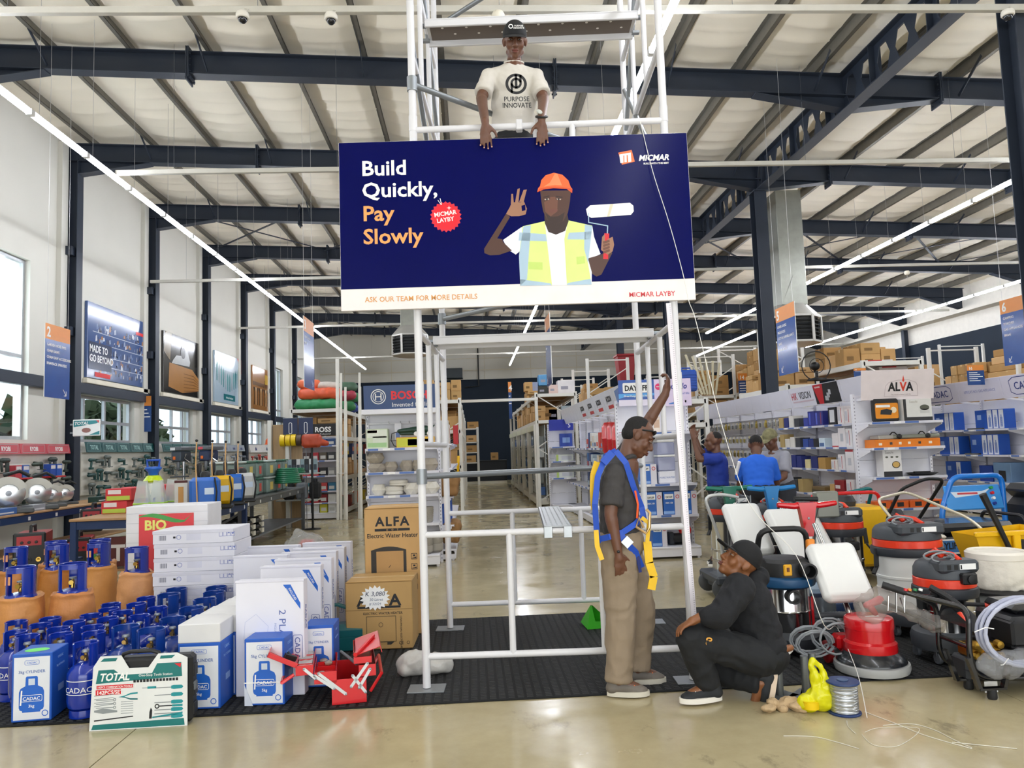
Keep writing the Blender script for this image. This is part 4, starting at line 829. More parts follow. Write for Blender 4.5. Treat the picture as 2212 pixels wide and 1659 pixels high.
text('ALFA',.108,INK,M_ @ MT((0,h-.155,.001)),t,bold=.03,sx=1.02,space=1.2); dec('black_bar',rect(-.15,.15,h-.2,h-.178),INK,M_,t); text('H O T',.022,km_ if False else mat('#b68f5b',.7),M_ @ MT((0,h-.197,.002)),t,bold=.02,space=2); text('Electric Water Heater',.052,INK,M_ @ MT((0,h-.255,.001)),t,bold=.012,sx=.92)
xs = [-.185,.115]; arch = [(xs[0],.40),(xs[1],.40),(xs[1],h-.36)]+[(xs[1]-(xs[1]-xs[0])*k/8,h-.36+.03*sin(PI*k/8)) for k in range(1,8)]+[(xs[0],h-.36)]
dec('printed_heater',arch,mat('#2c2925',.6),M_,t); dec('printed_heater',rect(xs[0]+.045,xs[1]-.025,.40,h-.37),mat('#b48c58',.7),M_,t,.0014); ring('printed_dial',-.03,h-.50,.032,.005,INK,M_,t); dec('printed_needle',[(-.038,h-.508),(-.02,h-.485),(-.017,h-.488),(-.035,h-.511)],INK,M_,t,.002)
for k in range(4):
 y = h-.42-.085*k; dec('printed_icon',rrect(.155,.207,y-.026,y+.026,.006),INK,M_,t); dec('printed_icon',rrect(.159,.203,y-.022,y+.022,.005),mat('#b68f5b',.7),M_,t,.0012); dec('printed_icon',[(.162,y-.018),(.2,y-.018),(.2,y-.004),(.18,y-.01),(.162,y-.014)],INK,M_,t,.0016); dec('printed_icon',rect(.172,.19,y,y+.014),INK,M_,t,.0016)
t,M_,w = heater('short brown water-heater carton with a white price star on its front',-1.02,-.495,6.21,.53,.42,-.035,True); h = .53
obj('lid_line',MB().bx(-w/2-.001,w/2+.001,-.2112,-.209,.305,.309),mat('#7f6238',.8),t)
text('ALFA',.12,INK,M_ @ MT((0.0,.34,.001)),t,bold=.03,sx=1.1,space=1.2); dec('black_bar',rect(-.17,.17,.318,.335),INK,M_,t); text('ELECTRIC WATER HEATER',.026,INK,M_ @ MT((.03,.27,.001)),t,bold=.008)
outline('printed_heater',rect(-.1,.13,.06,.255),.005,mat('#5c4a2c',.6),M_,t); dec('printed_heater',[(-.09,.06),(.12,.06),(.09,.035),(-.06,.035)],mat('#2c2925',.6),M_,t); dec('printed_heater',rect(-.02,.06,.035,.055),mat('#a98751',.7),M_,t,.0014); ring('printed_dial',.012,.19,.016,.003,INK,M_,t)
text('CHAUFFE-EAU ELECTRIQUE',.02,INK,M_ @ MT((.165,.255,.001)) @ MR(-PI/2,4,'Z'),t,'LEFT'); text('L',.05,INK,M_ @ MT((-.15,.03,.001)),t,bold=.03); text('CE',.034,INK,M_ @ MT((.17,.035,.001)),t); ring('printed_seal',.225,.047,.011,.003,INK,M_,t)
star = [((.12 if k % 2 else .095)*cos(2*PI*k/36),(.098 if k % 2 else .076)*sin(2*PI*k/36)) for k in range(36)]
st = dec('price_star',[(x-.03,y+.40) for x,y in star],PAPER,M_,t,.004,t=.004)
text('K 3,080',.05,mat('#2a3350',.6),M_ @ MT((-.03,.415,.0055)),st,shear=.15); text('30 Litres',.03,mat('#7a8498',.6),M_ @ MT((-.02,.378,.0055)),st,shear=.15); text('# 32024',.028,mat('#7a8498',.6),M_ @ MT((-.03,.345,.0055)),st,shear=.15)
# crumpled clear plastic bag on the mat
b = MB().ell((-.44,5.5,.09),(.12,.09,.08)).ell((-.3,5.5,.075),(.12,.085,.065)).ell((-.24,5.49,.07),(.06,.07,.06)).ell((-.49,5.48,.06),(.06,.08,.05))
o = blob('plastic_bag',b,mat('#d4d2cc',.18,var=.06,bump=.5,bscale=25,trans=.25,key='bagfilm'),None,.012,1,.018,9); tag(o,'crumpled clear plastic bag lying on the mat at the scaffold foot','bag')
# green dustpan on the mat
t = thing('dustpan','bright green plastic dustpan standing on the mat behind the man in grey','dustpan',(1.02,6.55,ZM),.15); gm = mat('#3fae2a',.35)
b = MB(); b.add([(-.09,0,0),(.16,0,0),(.16,.2,.02),(-.09,.2,.02),(-.05,.03,.19),(-.03,.03,.19)],[(0,1,2,3),(0,3,5,4),(3,2,5)]); obj('pan',b,gm,t,ang=0); obj('side_wall',MB().prism([(-.09,0),(.16,0),(.16,.05),(-.02,.06),(-.045,.19),(-.06,.19)],0,.004).at(None),gm,t,rot=(PI/2,0,0)); obj('handle',MB().tube([(.1,.19,.03),(.16,.3,.05)],.014,8),gm,t)
# ================================================================ CLEANING MACHINES AT THE RIGHT
DG = mat('#3b4046',.5,var=.05); DG2 = mat('#2d3137',.55); OR = mat('#e33a1c',.35,coat=.3); REDC = mat('#c8121c',.25,coat=.5); TANKW = mat('#e8e9e6',.4,var=.02); CABLE = mat('#8b9094',.5)
def caster(t,x,y,r=.04):
 c = obj('caster',MB().at(MT((x,y,r)) @ MR(PI/2,4,'Y')).lathe([(r*.35,-.016),(r*.9,-.014),(r,-.006),(r,.006),(r*.9,.014),(r*.35,.016)],16),GREY,t)
 obj('fork',MB().bx(x-.022,x-.018,y-.012,y+.012,r*.8,r*2.2).bx(x+.018,x+.022,y-.012,y+.012,r*.8,r*2.2).bx(x-.022,x+.022,y-.02,y+.02,r*2.2,r*2.3),STEEL,c)
def coil(t,pts,n,r,spread,name='cable'):
 b = MB(); P = []
 c = Vector(pts[0]); rx,rz = pts[1],pts[2]
 for k in range(n*14+1):
  a = 2*PI*k/14; j = k//14; P.append(c+V(rx*cos(a)*(1+.1*sin(j*2.3)),spread*sin(a*.37+j),rz*sin(a)*(1+.12*cos(j*1.7))))
 return obj(name,b.tube(P,r,6),CABLE,t)
def vacuum(label,x,y,r,H,body,rz=0,zb=.13,cables=True,chassis=True,coilp=None):
 t = thing('vacuum_cleaner',label,'vacuum cleaner',(x,y,ZM),rz,'industrial vacuum cleaners'); zh = H-.30
 obj('chassis',MB().lathe([(r*1.0,zb-.05),(r*1.22,zb-.045),(r*1.26,zb+.02),(r*1.18,zb+.06),(r*1.02,zb+.075)],28,sy=1.0),DG,t)
 for a in (35,145,215,325): caster(t,r*1.05*cos(rad(a)),r*1.05*sin(rad(a)),.038)
 obj('tank',MB().lathe([(r*.9,zb+.06),(r*.95,zb+.07),(r*.95,zh-.01),(r*.98,zh)],36),body,t)
 for z in (zb+.2,zb+.3): obj('tank_band',MB().lathe([(r*.955,z-.012),(r*.975,z-.008),(r*.975,z+.008),(r*.955,z+.012)],36),body,t)
 obj('rim',MB().lathe([(r*.9,zh-.012),(r*1.06,zh-.005),(r*1.1,zh+.02),(r*1.08,zh+.055),(r*1.0,zh+.065)],32),DG2,t)
 obj('colour_band',MB().lathe([(r*1.0,zh+.06),(r*1.03,zh+.064),(r*1.03,zh+.115),(r*1.0,zh+.12)],36),OR,t)
 obj('motor_head',MB().lathe([(r*1.0,zh+.12),(r*1.02,zh+.125),(r*1.0,zh+.18),(r*.9,zh+.215),(r*.72,zh+.235),(0,zh+.24)],32),DG,t)
 obj('switch_hump',MB().rb(-r*.75,r*.75,-r*.98,-r*.2,zh+.165,zh+.25,.02),DG,t)
 M_ = fr((0,-r*.985,zh+.21),(1,0,0),(0,.0,1)); dec('price_label',rect(-.01,.105,-.02,.018),PAPER,M_,t,.001,t=.002); dec('price_mark',rect(-.006,.004,-.015,.012),INK,M_,t,.0034)
 for k in (-1,0): obj('switch',MB().rb(-.05+.05*k,-.02+.05*k,-r*.985,-r*.97,zh+.19,zh+.225,.003),BLACK,t)
 b = MB().tube([(r*.15,-r*.75,zh+.245),(r*.1,-r*.4,zh+.275),(-r*.1,r*.3,zh+.28),(-r*.2,r*.7,zh+.24)],[.016,.02,.02,.016],8); b.cap((-r*.2,-r*.2,zh+.27),(-r*.35,-r*.15,zh+.315),.022,.008,8); obj('carry_grip',b,OR,t)
 obj('inlet',MB().rb(-.02,.085,-r*.95-.05,-r*.9,zb+.40,zb+.475,.01).at(MT((.035,-r*.95-.05,zb+.437)) @ MR(PI/2,4,'X')).lathe([(.026,0),(.03,.012),(.02,.014)],14),BLACK,t)
 for s in (-1,1): obj('clamp',MB().bar((s*r*1.08,-.02,zh+.05),(s*r*1.12,-.03,zh-.09),.035,.014).bar((s*r*1.12,-.03,zh-.09),(s*r*1.28,-.05,zh-.14),.03,.014),BLACK,t)
 if cables: coil(t,((-r*.45,-r*.5,zh+.27),.085,.03),4,.0055,.05)
 return t
CHR = mat('#cfd0d2',.14,1,.02)
vacuum('tall steel vacuum cleaner with a dark lid, behind the crouching man towards the shelf',2.64,7.85,.205,1.03,CHR,.1)
vacuum('steel vacuum cleaner with a dark lid, directly behind the red T-handle',3.36,6.95,.20,.95,CHR,-.1)
vacuum('large vacuum cleaner with a white drum and orange band',3.44,6.0,.245,.90,TANKW,0)
vacuum('low steel vacuum cleaner with an orange band, next to the black pressure washer frame',3.24,5.22,.19,.735,CHR,.05,coilp=1)
vacuum('steel vacuum cleaner half hidden between the green and blue T-handles',3.18,8.05,.19,.93,CHR,.3)
# push bars of the cleaners
def push_bar(t_label,pts,m,r=.012,name='push_handle',cat='handle'):
 t = thing(name,t_label,cat,(0,0,0)); obj('bent_tube',MB().tube(pts,r,10),m,t); obj('grip_sleeve',MB().tube(pts[len(pts)//2-1:len(pts)//2+1],r*1.25,10),m,t); return t
def bend(P,r=.07,n=4):
 P = [Vector(p) for p in P]; o = [P[0]]
 for i in range(1,len(P)-1):
  a,b = (P[i-1]-P[i]),(P[i+1]-P[i]); ra = min(r,a.length*.45,b.length*.45); s,e = P[i]+a.normalized()*ra,P[i]+b.normalized()*ra
  for k in range(n+1): q = k/n; o.append(s.lerp(P[i],q).lerp(P[i].lerp(e,q),q))
 return o+[P[-1]]
def cart():
 t = thing('vacuum_cart','grey wheeled cart with a pale film-wrapped push bar, under the tall steel vacuum cleaner','cart',(2.47,7.55,ZM))
 obj('deck',MB().rb(-.12,.42,-.1,.5,.13,.22,.02),DG,t)
 for y in (-.05,.4): obj('wheel',MB().at(MT((-.06,y,.10)) @ MR(PI/2,4,'X')).lathe([(.02,-.02),(.085,-.018),(.10,-.01),(.10,.01),(.085,.018),(.02,.02)],24),mat('#4a4d50',.5),t)
 obj('push_bar',MB().tube(bend([(-.02,-.05,.2),(-.05,-.06,.55),(-.2,-.08,1.0),(-.02,-.08,1.02),(.15,-.06,.98)],.08),.016,10),mat('#c9cbc9',.3,.3),t)
 for k in range(3): obj('wand_tube',MB().tube([(.0,-.14,.25+.05*k),(.2,-.12,.26+.05*k)],.022,12,cap=False),CHR,t)
 obj('power_cable',MB().tube([(.2,-.1,.96),(.05,-.15,.9),(.02,-.14,.5),(.15,-.16,.42),(.24,-.14,.7),(.25,-.12,1.0)],.006,6),CABLE,t)
cart()
# floor polishers
def tee(t,p,m,w=.30):
 """plastic T-shaped handle head with two grips"""
 p = Vector(p); h = MB().at(MT(p)); h.prism([(-.03,-.26),(.03,-.26),(.06,-.06),(.075,0),(-.075,0),(-.06,-.06)],-.03,.03); h.v = [tuple(MT(p) @ (MR(PI/2,4,'X') @ (MT(-p) @ Vector(v)))) for v in h.v]
 o = obj('handle_head',h,m,t); g = MB()
 for s in (-1,1): obj('grip',MB().tube([p+V(s*.06,0,-.02),p+V(s*.10,0,-.025),p+V(s*w*.72,-.01,-.012),p+V(s*w*.78,-.01,-.01)],[.026,.024,.021,.018],10),m,o)
 obj('screw',MB().at(fr((p.x,p.y-.031,p.z-.12),(1,0,0),(0,0,1))).lathe([(.01,0),(.008,.004),(0,.005)],10),STEEL,o)
def polisher(label,x,y,T,m,housing=None,tank=(0,0,0,0),full=True,g='floor polishers'):
 t = thing('floor_polisher',label,'floor polisher',(x,y,ZM),0,g); T = Vector(T)-V(x,y,ZM); A = V(0,.17,.2); d = (T-A).normalized()
 if full:
  obj('brush_ring',MB().lathe([(.19,.0),(.228,.004),(.236,.03),(.232,.055),(.2,.062)],40),mat('#a6a8a8',.6),t)
  obj('skirt',MB().lathe([(.2,.06),(.218,.064),(.212,.085),(.18,.115),(.165,.13)],40),mat('#202328',.25,coat=.4),t)
  obj('motor_base',MB().lathe([(.165,.125),(.168,.135),(.166,.185),(.155,.195),(.15,.2)],36),housing,t)
  obj('motor_housing',MB().lathe([(.15,.19),(.15,.275),(.154,.277),(.154,.33),(.148,.342),(.13,.347),(0,.348)],36),housing,t)
  dec('price_label',rect(-.03,.06,-.015,.015),PAPER,TOP(0,-.02,.3485),t,.001)
  obj('yoke',MB().rb(-.17,-.02,.1,.22,.1,.2,.02),housing,t)
  for s in (-1,1): obj('wheel',MB().at(MT((s*.2,.2,.075)) @ MR(PI/2,4,'Y')).lathe([(.02,-.02),(.06,-.02),(.075,-.012),(.075,.012),(.06,.02),(.02,.02)],20),mat('#8c1a1c',.4),t)
 obj('shaft',MB().tube([A,T-d*.2],.02,12),CHR,t); obj('shaft_base',MB().cap(A-d*.03,A+d*.1,.035,.03,12),DG2,t)
 u,w,h,th = tank; s = d; n = V(0,-d.z,d.y) if abs(d.x) < .3 else d.cross(V(1,0,0)); xx = V(1,0,0); nn = xx.cross(s).normalized(); c = A+d*u+nn*-.0
 M_ = Matrix(((xx.x,nn.x,s.x,c.x),(xx.y,nn.y,s.y,c.y),(xx.z,nn.z,s.z,c.z),(0,0,0,1)))
 k = MB().at(M_).rb(-w/2,w/2,.022,th,-h/2,h/2,.035); o = obj('water_tank',k,TANKW,t); o.modifiers.new('b','BEVEL').width = .012; o.modifiers['b'].segments = 3
 obj('tank_cap',MB().at(M_).rb(w*.12,w*.2,th*.35,th*.6,h/2,h/2+.012,.003),BLACK,o)
 obj('tank_hose',MB().tube([M_ @ V(w*.2,.06,-h/2),M_ @ V(w*.22,.06,-h/2-.1),A+V(.02,-.02,.05),A+V(0,-.05,0)],.011,8),mat('#a9adab',.4),o)
 tee(t,T,m); return t
pr = polisher('red floor polisher with a white tank and red T-handle, on the mat edge',2.60,5.06,(2.60,5.90,1.05),REDC,REDC,(.42,.36,.46,.13))
polisher('floor polisher with a green T-handle and white tank, behind the crouching man',2.62,6.75,(2.55,7.55,1.1),mat('#0f6b56',.35),DG,(.56,.36,.55,.13))
polisher('floor polisher with a bright blue T-handle and big white tank',2.98,6.35,(2.88,7.3,1.1),mat('#1777b8',.35),mat('#2a3f66',.4),(.50,.48,.68,.14))
coil(pr,((-.33,.14,.16),.13,.085),6,.007,.06); coil(pr,((-.2,.1,.2),.12,.1),4,.007,.08)
# blue-ringed vacuum behind the crouching man
def blue_vac():
 t = thing('vacuum_cleaner','chrome vacuum cleaner with a blue ring, black lid and yellow latch, behind the crouching man','vacuum cleaner',(2.27,5.62,ZM)); r = .185; bl_ = mat('#1c4a72',.4)
 obj('chassis',MB().lathe([(r*.9,.04),(r*1.15,.05),(r*1.2,.12),(r*.98,.16)],28),DG2,t)
 for a in (40,140,220,320): caster(t,r*1.05*cos(rad(a)),r*1.05*sin(rad(a)),.045)
 obj('tank',MB().lathe([(r*.93,.15),(r*.95,.16),(r*.95,.29),(r*.98,.3),(r*.95,.31),(r*.95,.49)],36),CHR,t); obj('red_bumper',MB().rb(r*.8,r*.9,-r*.62,-r*.5,.16,.40,.01),RED,t)
 obj('blue_ring',MB().lathe([(r*.95,.46),(r*1.16,.48),(r*1.2,.5),(r*1.18,.535),(r*1.05,.55)],36),bl_,t); obj('lid',MB().lathe([(r*1.05,.545),(r*1.06,.57),(r*.98,.645),(r*.8,.67),(0,.675)],32),BLACK,t)
 obj('latch',MB().rb(-.075,-.015,-r*1.10,-r*.98,.565,.645,.006),mat('#e0a51c',.35),t); obj('latch_badge',MB().rb(-.055,-.035,-r*1.12,-r*1.09,.595,.625,.002),mat('#6a3a1c',.5),t)
 obj('hose_port',MB().at(MT((.09,-r*.8,.6)) @ MR(PI/2,4,'X')).lathe([(.055,0),(.055,.11),(.042,.11),(.04,.02)],20),BLACK,t); obj('hose_port',MB().at(MT((-.02,-r*.8,.42)) @ MR(PI/2,4,'X')).lathe([(.05,0),(.05,.08),(.036,.08),(.034,.02)],20),BLACK,t)
 obj('push_bar',MB().tube(bend([(-.17,.1,.55),(-.18,-.05,.88),(.17,-.05,.88),(.20,.02,.6)],.09),.021,12),BLACK,t); obj('orange_clip',MB().rb(.165,.225,-.07,-.03,.72,.80,.008),mat('#e58a2c',.4),t); obj('chrome_arm',MB().tube([(.19,-.03,.74),(.22,.06,.5)],.017,10),mat('#c7c7c2',.25,.6),t)
blue_vac()
# small tank with hose between the machines
t = thing('vacuum_cleaner','low vacuum cleaner with a pale blue lid, between the polisher and the blue-ringed cleaner','vacuum cleaner',(2.62,5.95,ZM)); r = .17
obj('tank',MB().lathe([(r*.9,.05),(r,.06),(r,.33),(r*1.05,.34)],28),mat('#9aa4ac',.25,.7),t); obj('lid',MB().lathe([(r*1.05,.335),(r*1.08,.36),(r*.95,.39),(0,.395)],28),mat('#7d93a8',.35),t); obj('lid_rim',MB().lathe([(r*1.0,.33),(r*1.12,.335),(r*1.12,.36),(r*1.05,.365)],28),mat('#27364f',.4),t)
for a in (40,140,220,320): caster(t,r*.9*cos(rad(a)),r*.9*sin(rad(a)),.03)
hb = []
for k in range(90): a = k/90; hb.append(V(-.25+.42*a-.08*sin(a*PI*2),-.38+.06*sin(a*9),.12+.14*sin(a*PI)))
obj('ribbed_hose',MB().tube(hb,[.022+.003*(k % 2) for k in range(90)],10),GREY,t)
# pressure washer
def washer():
 t = thing('pressure_washer','black tube-framed pressure washer with a clear hose coil, at the mat corner','pressure washer',(0,0,0)); bk = mat('#111215',.2,coat=.4); Q = lambda x,y,Y: W(1880+x/5.925,1240+y/5.925,Y); R = .0165
 na = bend([Q(150,135,4.78),Q(600,280,4.68),Q(1190,425,4.52),Q(1262,560,4.47),Q(1262,1010,4.47),Q(1345,1270,4.47),Q(1480,1335,4.47),Q(2300,1335,4.47)],.06); obj('frame_tube',MB().tube(na,R,12),bk,t); obj('grip_sleeve',MB().tube(na[0:2],R*1.35,12),RUBBER,t)
 fa = bend([Q(600,285,4.72),Q(830,390,4.8),Q(865,600,4.8),Q(880,950,4.8),Q(960,1110,4.8),Q(1120,1160,4.78),Q(1300,1165,4.7)],.06); obj('frame_tube',MB().tube(fa,R,12),bk,t)
 obj('cross_tube',MB().tube([Q(890,795,4.8),Q(1262,935,4.5)],R*.8,10),bk,t); obj('cross_tube',MB().tube([Q(600,290,4.70),Q(880,290,4.95)],R*.8,10),bk,t)
 tr = [Q(1080,1160,4.85),Q(1345,1290,4.47)]; obj('bed_plate',MB().add([Q(960,1110,4.85),Q(1345,1290,4.47),Q(2300,1300,4.47),Q(2300,1110,4.95)],[(0,1,2,3),(3,2,1,0)]),bk,t,ang=0)
 obj('back_plate',MB().add([Q(850,560,4.8),Q(1262,700,4.52),Q(1262,640,4.52),Q(930,340,4.76)],[(0,1,2,3),(3,2,1,0)]),bk,t,ang=0)
 for fx,fy,Y in ((1565,1600,None),(1262,1470,None)):
  p = G(1880+fx/5.925,1240+fy/5.925); lg = obj('leg',MB().bar((p.x-.13,p.y,.24),(p.x-.07,p.y,.055),.035,.02).bar((p.x+.13,p.y,.24),(p.x+.07,p.y,.055),.035,.02).bar((p.x-.08,p.y,.06),(p.x+.08,p.y,.06),.04,.012),bk,t); obj('rubber_foot',MB().lathe([(.024,0),(.028,.01),(.025,.055)],12,(p.x,p.y,.001)),RUBBER,lg)
 # engine and pump
 e = Q(1990,650,4.62); obj('engine_block',MB().rb(e.x-.16,e.x+.25,e.y-.1,e.y+.25,e.z-.13,e.z+.07,.02),mat('#1a1c20',.4),t); obj('engine_fin',MB().rb(e.x-.17,e.x-.02,e.y-.115,e.y+.1,e.z-.1,e.z+.05,.015),BLACK,t); obj('fuel_tank',MB().rb(e.x-.1,e.x+.3,e.y-.05,e.y+.25,e.z+.07,e.z+.13,.03),mat('#16181b',.3,coat=.3),t)
 obj('lower_block',MB().rb(e.x-.1,e.x+.25,e.y-.05,e.y+.25,e.z-.3,e.z-.12,.02),mat('#3a3d42',.4,.5),t)
 br = mat('#b08b3a',.3,.95)
 pm = MB(); c = Q(1480,950,4.6)
 pm.rb(c.x-.12,c.x+.08,c.y-.03,c.y+.1,c.z-.05,c.z+.03,.012); obj('pump_head',pm,br,t)
 for i in range(3):
  for j in range(2): obj('pump_valve',MB().at(MT((c.x-.085+.07*i,c.y-.03,c.z-.03+.06*j)) @ MR(PI/2,4,'X')).lathe([(.027,-.01),(.027,.02),(.022,.03),(.0,.032)],8),br,t)
 obj('gauge_fitting',MB().lathe([(.018,0),(.02,.05),(.012,.06)],10,(c.x-.1,c.y-.02,c.z-.17)),br,t); obj('gearbox',MB().rb(c.x-.14,c.x+.05,c.y-.02,c.y+.15,c.z-.19,c.z-.05,.02),DG2,t)
 dec('price_label',rect(-.04,.04,-.035,.03),PAPER,FRONT(c.x-.04,c.y-.075,c.z-.2),t,.001,t=.003)
 h = Q(1960,740,4.42); hp = []
 for k in range(5*26): a = 2*PI*k/26; j = k/26; hp.append(h+V((.245+.008*sin(j*3.1))*cos(a),.02*j-.04,(.19+.01*cos(j*2.2))*sin(a)))
 obj('clear_hose',MB().tube(hp,.0105,9),mat('#c6cbe0',.12,var=.02,trans=.22,key='hose'),t)
 for a in (2.9,4.0): obj('zip_tie',MB().tube([h+V(.225*cos(a),-.06,.17*sin(a)),h+V(.275*cos(a),-.06,.215*sin(a)),h+V(.34*cos(a+.1),-.06,.2*sin(a+.1))],.003,5),PAPER,t)
 hs = bend([Q(760,165,4.95),Q(1000,300,4.9),Q(1230,480,4.8),Q(1340,580,4.7),Q(1330,760,4.65)],.1); obj('pressure_hose',MB().tube(hs,.021,10),RUBBER,t); obj('pressure_hose',MB().tube([p+V(.02,.03,-.04) for p in hs],.019,10),RUBBER,t); obj('hose_sheath',MB().tube([Q(1140,510,4.7),Q(1180,580,4.66),Q(1205,640,4.62)],.018,10),OR,t)
 lh = obj('lance_hook',MB().tube([Q(230,280,4.7),Q(225,470,4.7),Q(335,490,4.68),Q(330,240,4.68)],.005,6),CHR,t); obj('lance_hook',MB().tube([Q(380,300,4.68),Q(440,490,4.66),Q(440,270,4.66)],.005,6),CHR,t)
 for x,m in ((450,RED),(500,mat('#d8893c',.4)),(570,mat('#1d7a45',.4)),(640,PAPER)): obj('nozzle',MB().tube([Q(x,215,4.7),Q(x+6,185,4.7)],.012,8),m,t)
 obj('hose_gun',MB().tube([Q(1230,385,4.95),Q(1490,395,4.85)],.013,8),RUBBER,t); obj('gun_sheath',MB().tube([Q(1480,395,4.85),Q(1630,395,4.8)],.022,10),mat('#d8402c',.4),t); obj('brass_nipple',MB().tube([Q(1625,392,4.8),Q(1720,388,4.78)],.019,8),br,t)
 pb = MB(); c2 = Q(1740,1160,4.42); pb.ell((c2.x-.03,c2.y,c2.z),(.14,.07,.075)).ell((c2.x+.09,c2.y+.02,c2.z+.02),(.1,.06,.06)); blob('parts_bag',pb,mat('#dfe0e2',.1,bump=.5,bscale=25,trans=.8,key='bagclear'),t,.012,1,.02,11)
 # spray lance wrapped in film
 lp = [Q(-60,400,4.85),Q(120,330,4.82),Q(330,380,4.8),Q(640,560,4.78),Q(840,640,4.8)]; lb = MB().cap(lp[0],lp[1],.06,.075).cap(lp[1],lp[2],.075,.05).cap(lp[2],lp[3],.05,.035).cap(lp[3],lp[4],.035,.05); lb.ell(Q(20,480,4.85),(.09,.04,.07))
 blob('film_wrap',lb,mat('#d9d4d0',.1,bump=.6,bscale=30,trans=.78,key='wrapfilm'),t,.011,1,.022,10)
 obj('spray_gun',MB().cap(Q(-50,400,4.85),Q(120,330,4.84),.02,.026).cap(Q(0,420,4.85),Q(60,500,4.86),.022,.018),mat('#c4434a',.4),t); obj('spray_lance',MB().tube([Q(120,340,4.83),Q(640,560,4.8),Q(840,650,4.8)],.013,8),mat('#4c4a4a',.3,.6),t)
washer()
# generator and friends
def generator():
 p = W(2010,1240,6.9); t = thing('generator','black petrol generator with a white name plate, behind the yellow wringer','generator',(4.62,7.2,ZM)); w = .92; bk = mat('#17181c',.35)
 obj('housing',MB().rb(-w/2,w/2,-.28,.3,.18,.58,.02),bk,t); obj('fuel_tank',MB().rb(-w/2+.03,w/2-.03,-.25,.27,.585,.70,.035),mat('#1c1e23',.25,coat=.4),t); obj('fuel_cap',MB().lathe([(.045,.70),(.045,.72),(0,.722)],16,(-.15,0,0)),GREY,t)
 for s in (-1,1): obj('frame_tube',MB().tube(bend([(s*(w/2+.03),-.3,.08),(s*(w/2+.03),-.3,.75),(s*(w/2+.03),.32,.75),(s*(w/2+.03),.32,.08)],.09),.016,10),bk,t)
 for s in (-1,1): obj('frame_tube',MB().tube([(-w/2-.03,s*.3,.12),(w/2+.03,s*.3,.12)],.016,10),bk,t)
 M_ = FRONT(0,-.2805,0); pl = dec('name_plate',rect(-.42,-.12,.43,.565),PAPER,M_,t,.002,t=.003); dec('name_plate_band',rrect(-.40,-.14,.445,.552,.02),mat('#3f78b8',.4),M_,t,.006)
 text('DAYLIFF',.085,INK,M_ @ MT((-.27,.475,.007)),pl,bold=.03,sx=.78)
 obj('control_panel',MB().rb(-.09,.43,-.295,-.28,.42,.57,.005),mat('#2b2d31',.4),t)
 for k in range(4):
  for j in range(2): obj('socket',MB().rb(.19+.06*k,.23+.06*k,-.30,-.294,.44+.06*j,.47+.06*j,.003),mat('#8b8d90',.4),t)
 obj('display',MB().rb(.0,.13,-.30,-.294,.45,.54,.003),mat('#5b6066',.3),t)
 for x in (-.3,.3): obj('wheel',MB().at(MT((x,.1,.1)) @ MR(PI/2,4,'X')).lathe([(.03,-.03),(.08,-.03),(.10,-.02),(.10,.02),(.08,.03),(.03,.03)],20),RUBBER,t)
 obj('spec_label',MB().bx(-.2,-.12,-.2825,-.2805,.33,.39),PAPER,t)
generator()
def lpg_frame():
 t = thing('pump_set','bright blue tube-framed pump set with a pale control panel, behind the generator','pump set',(5.25,7.85,ZM)); bm = mat('#1877d4',.3,coat=.3); w = .34
 obj('frame_tube',MB().tube(bend([(-w-.02,0,.2),(-w,0,.74),(-w+.14,.0,1.08),(w,.0,1.08),(w,0,.74),(w+.0,0,.2)],.1),.028,12),bm,t)
 M_ = fr((0,-.02,.86),(1,0,0),(-.0,.25,1)); obj('control_panel',MB().at(M_).rb(-w+.04,w-.03,-.13,.13,-.02,.006,.01),mat('#3f92dc',.35),t); dec('printed_panel',[(-.2,.0),(.12,.03),(.2,.09),(.1,.06),(-.24,.06)],mat('#d8e4f0',.4),M_,t,.0075); dec('printed_panel',rect(-.17,.05,.03,.05),mat('#c8444c',.4),M_,t,.009)
 for k,m in enumerate((mat('#2f9a4a',.3),RED,PAPER,mat('#2a3a8c',.3))): obj('knob',MB().at(M_).lathe([(.016,.0),(.016,.03),(0,.032)],12,(.2,.09-.055*k,.006)),m,t)
 obj('engine',MB().rb(-.3,.3,.02,.5,.15,.62,.03),mat('#20242a',.4),t); obj('foot_rail',MB().rb(-.36,.36,.0,.04,0,.05,.01).rb(-.36,.36,.45,.49,0,.05,.01),bm,t)
lpg_frame()
def covered_gen():
 t = thing('generator','black covered generator with a white price label, beside the blue pump set','generator',(6.02,7.6,ZM)); obj('cover',MB().rb(-.35,.5,-.3,.4,.0,.85,.08),mat('#1d2127',.55),t); obj('lid',MB().rb(-.34,.5,-.29,.39,.85,.99,.06),mat('#22262c',.4),t)
 dec('price_label',rect(-.16,.08,-.03,.03),PAPER,fr((0,-.292,.92),(1,0,0),(0,.0,1)),t,.002,t=.003); obj('push_bar',MB().tube(bend([(-.3,-.05,.95),(-.22,-.3,1.05),(.4,-.3,1.06),(.5,0,1.0)],.06),.016,10),mat('#dcd8cc',.35),t)
 o = thing('generator','black generator with a red badge, at the very edge beyond the wringer','generator',(4.98,6.2,ZM)); obj('housing',MB().rb(-.16,.5,-.2,.3,.1,.62,.03),mat('#17181c',.35),o); obj('frame_tube',MB().tube(bend([(-.2,-.23,.05),(-.2,-.23,.78),(.5,-.23,.78)],.09),.02,10),mat('#15161a',.3),o); dec('badge',rrect(-.02,.09,.5,.56,.015),RED,FRONT(0,-.2,0),o,.002,t=.003)
covered_gen()
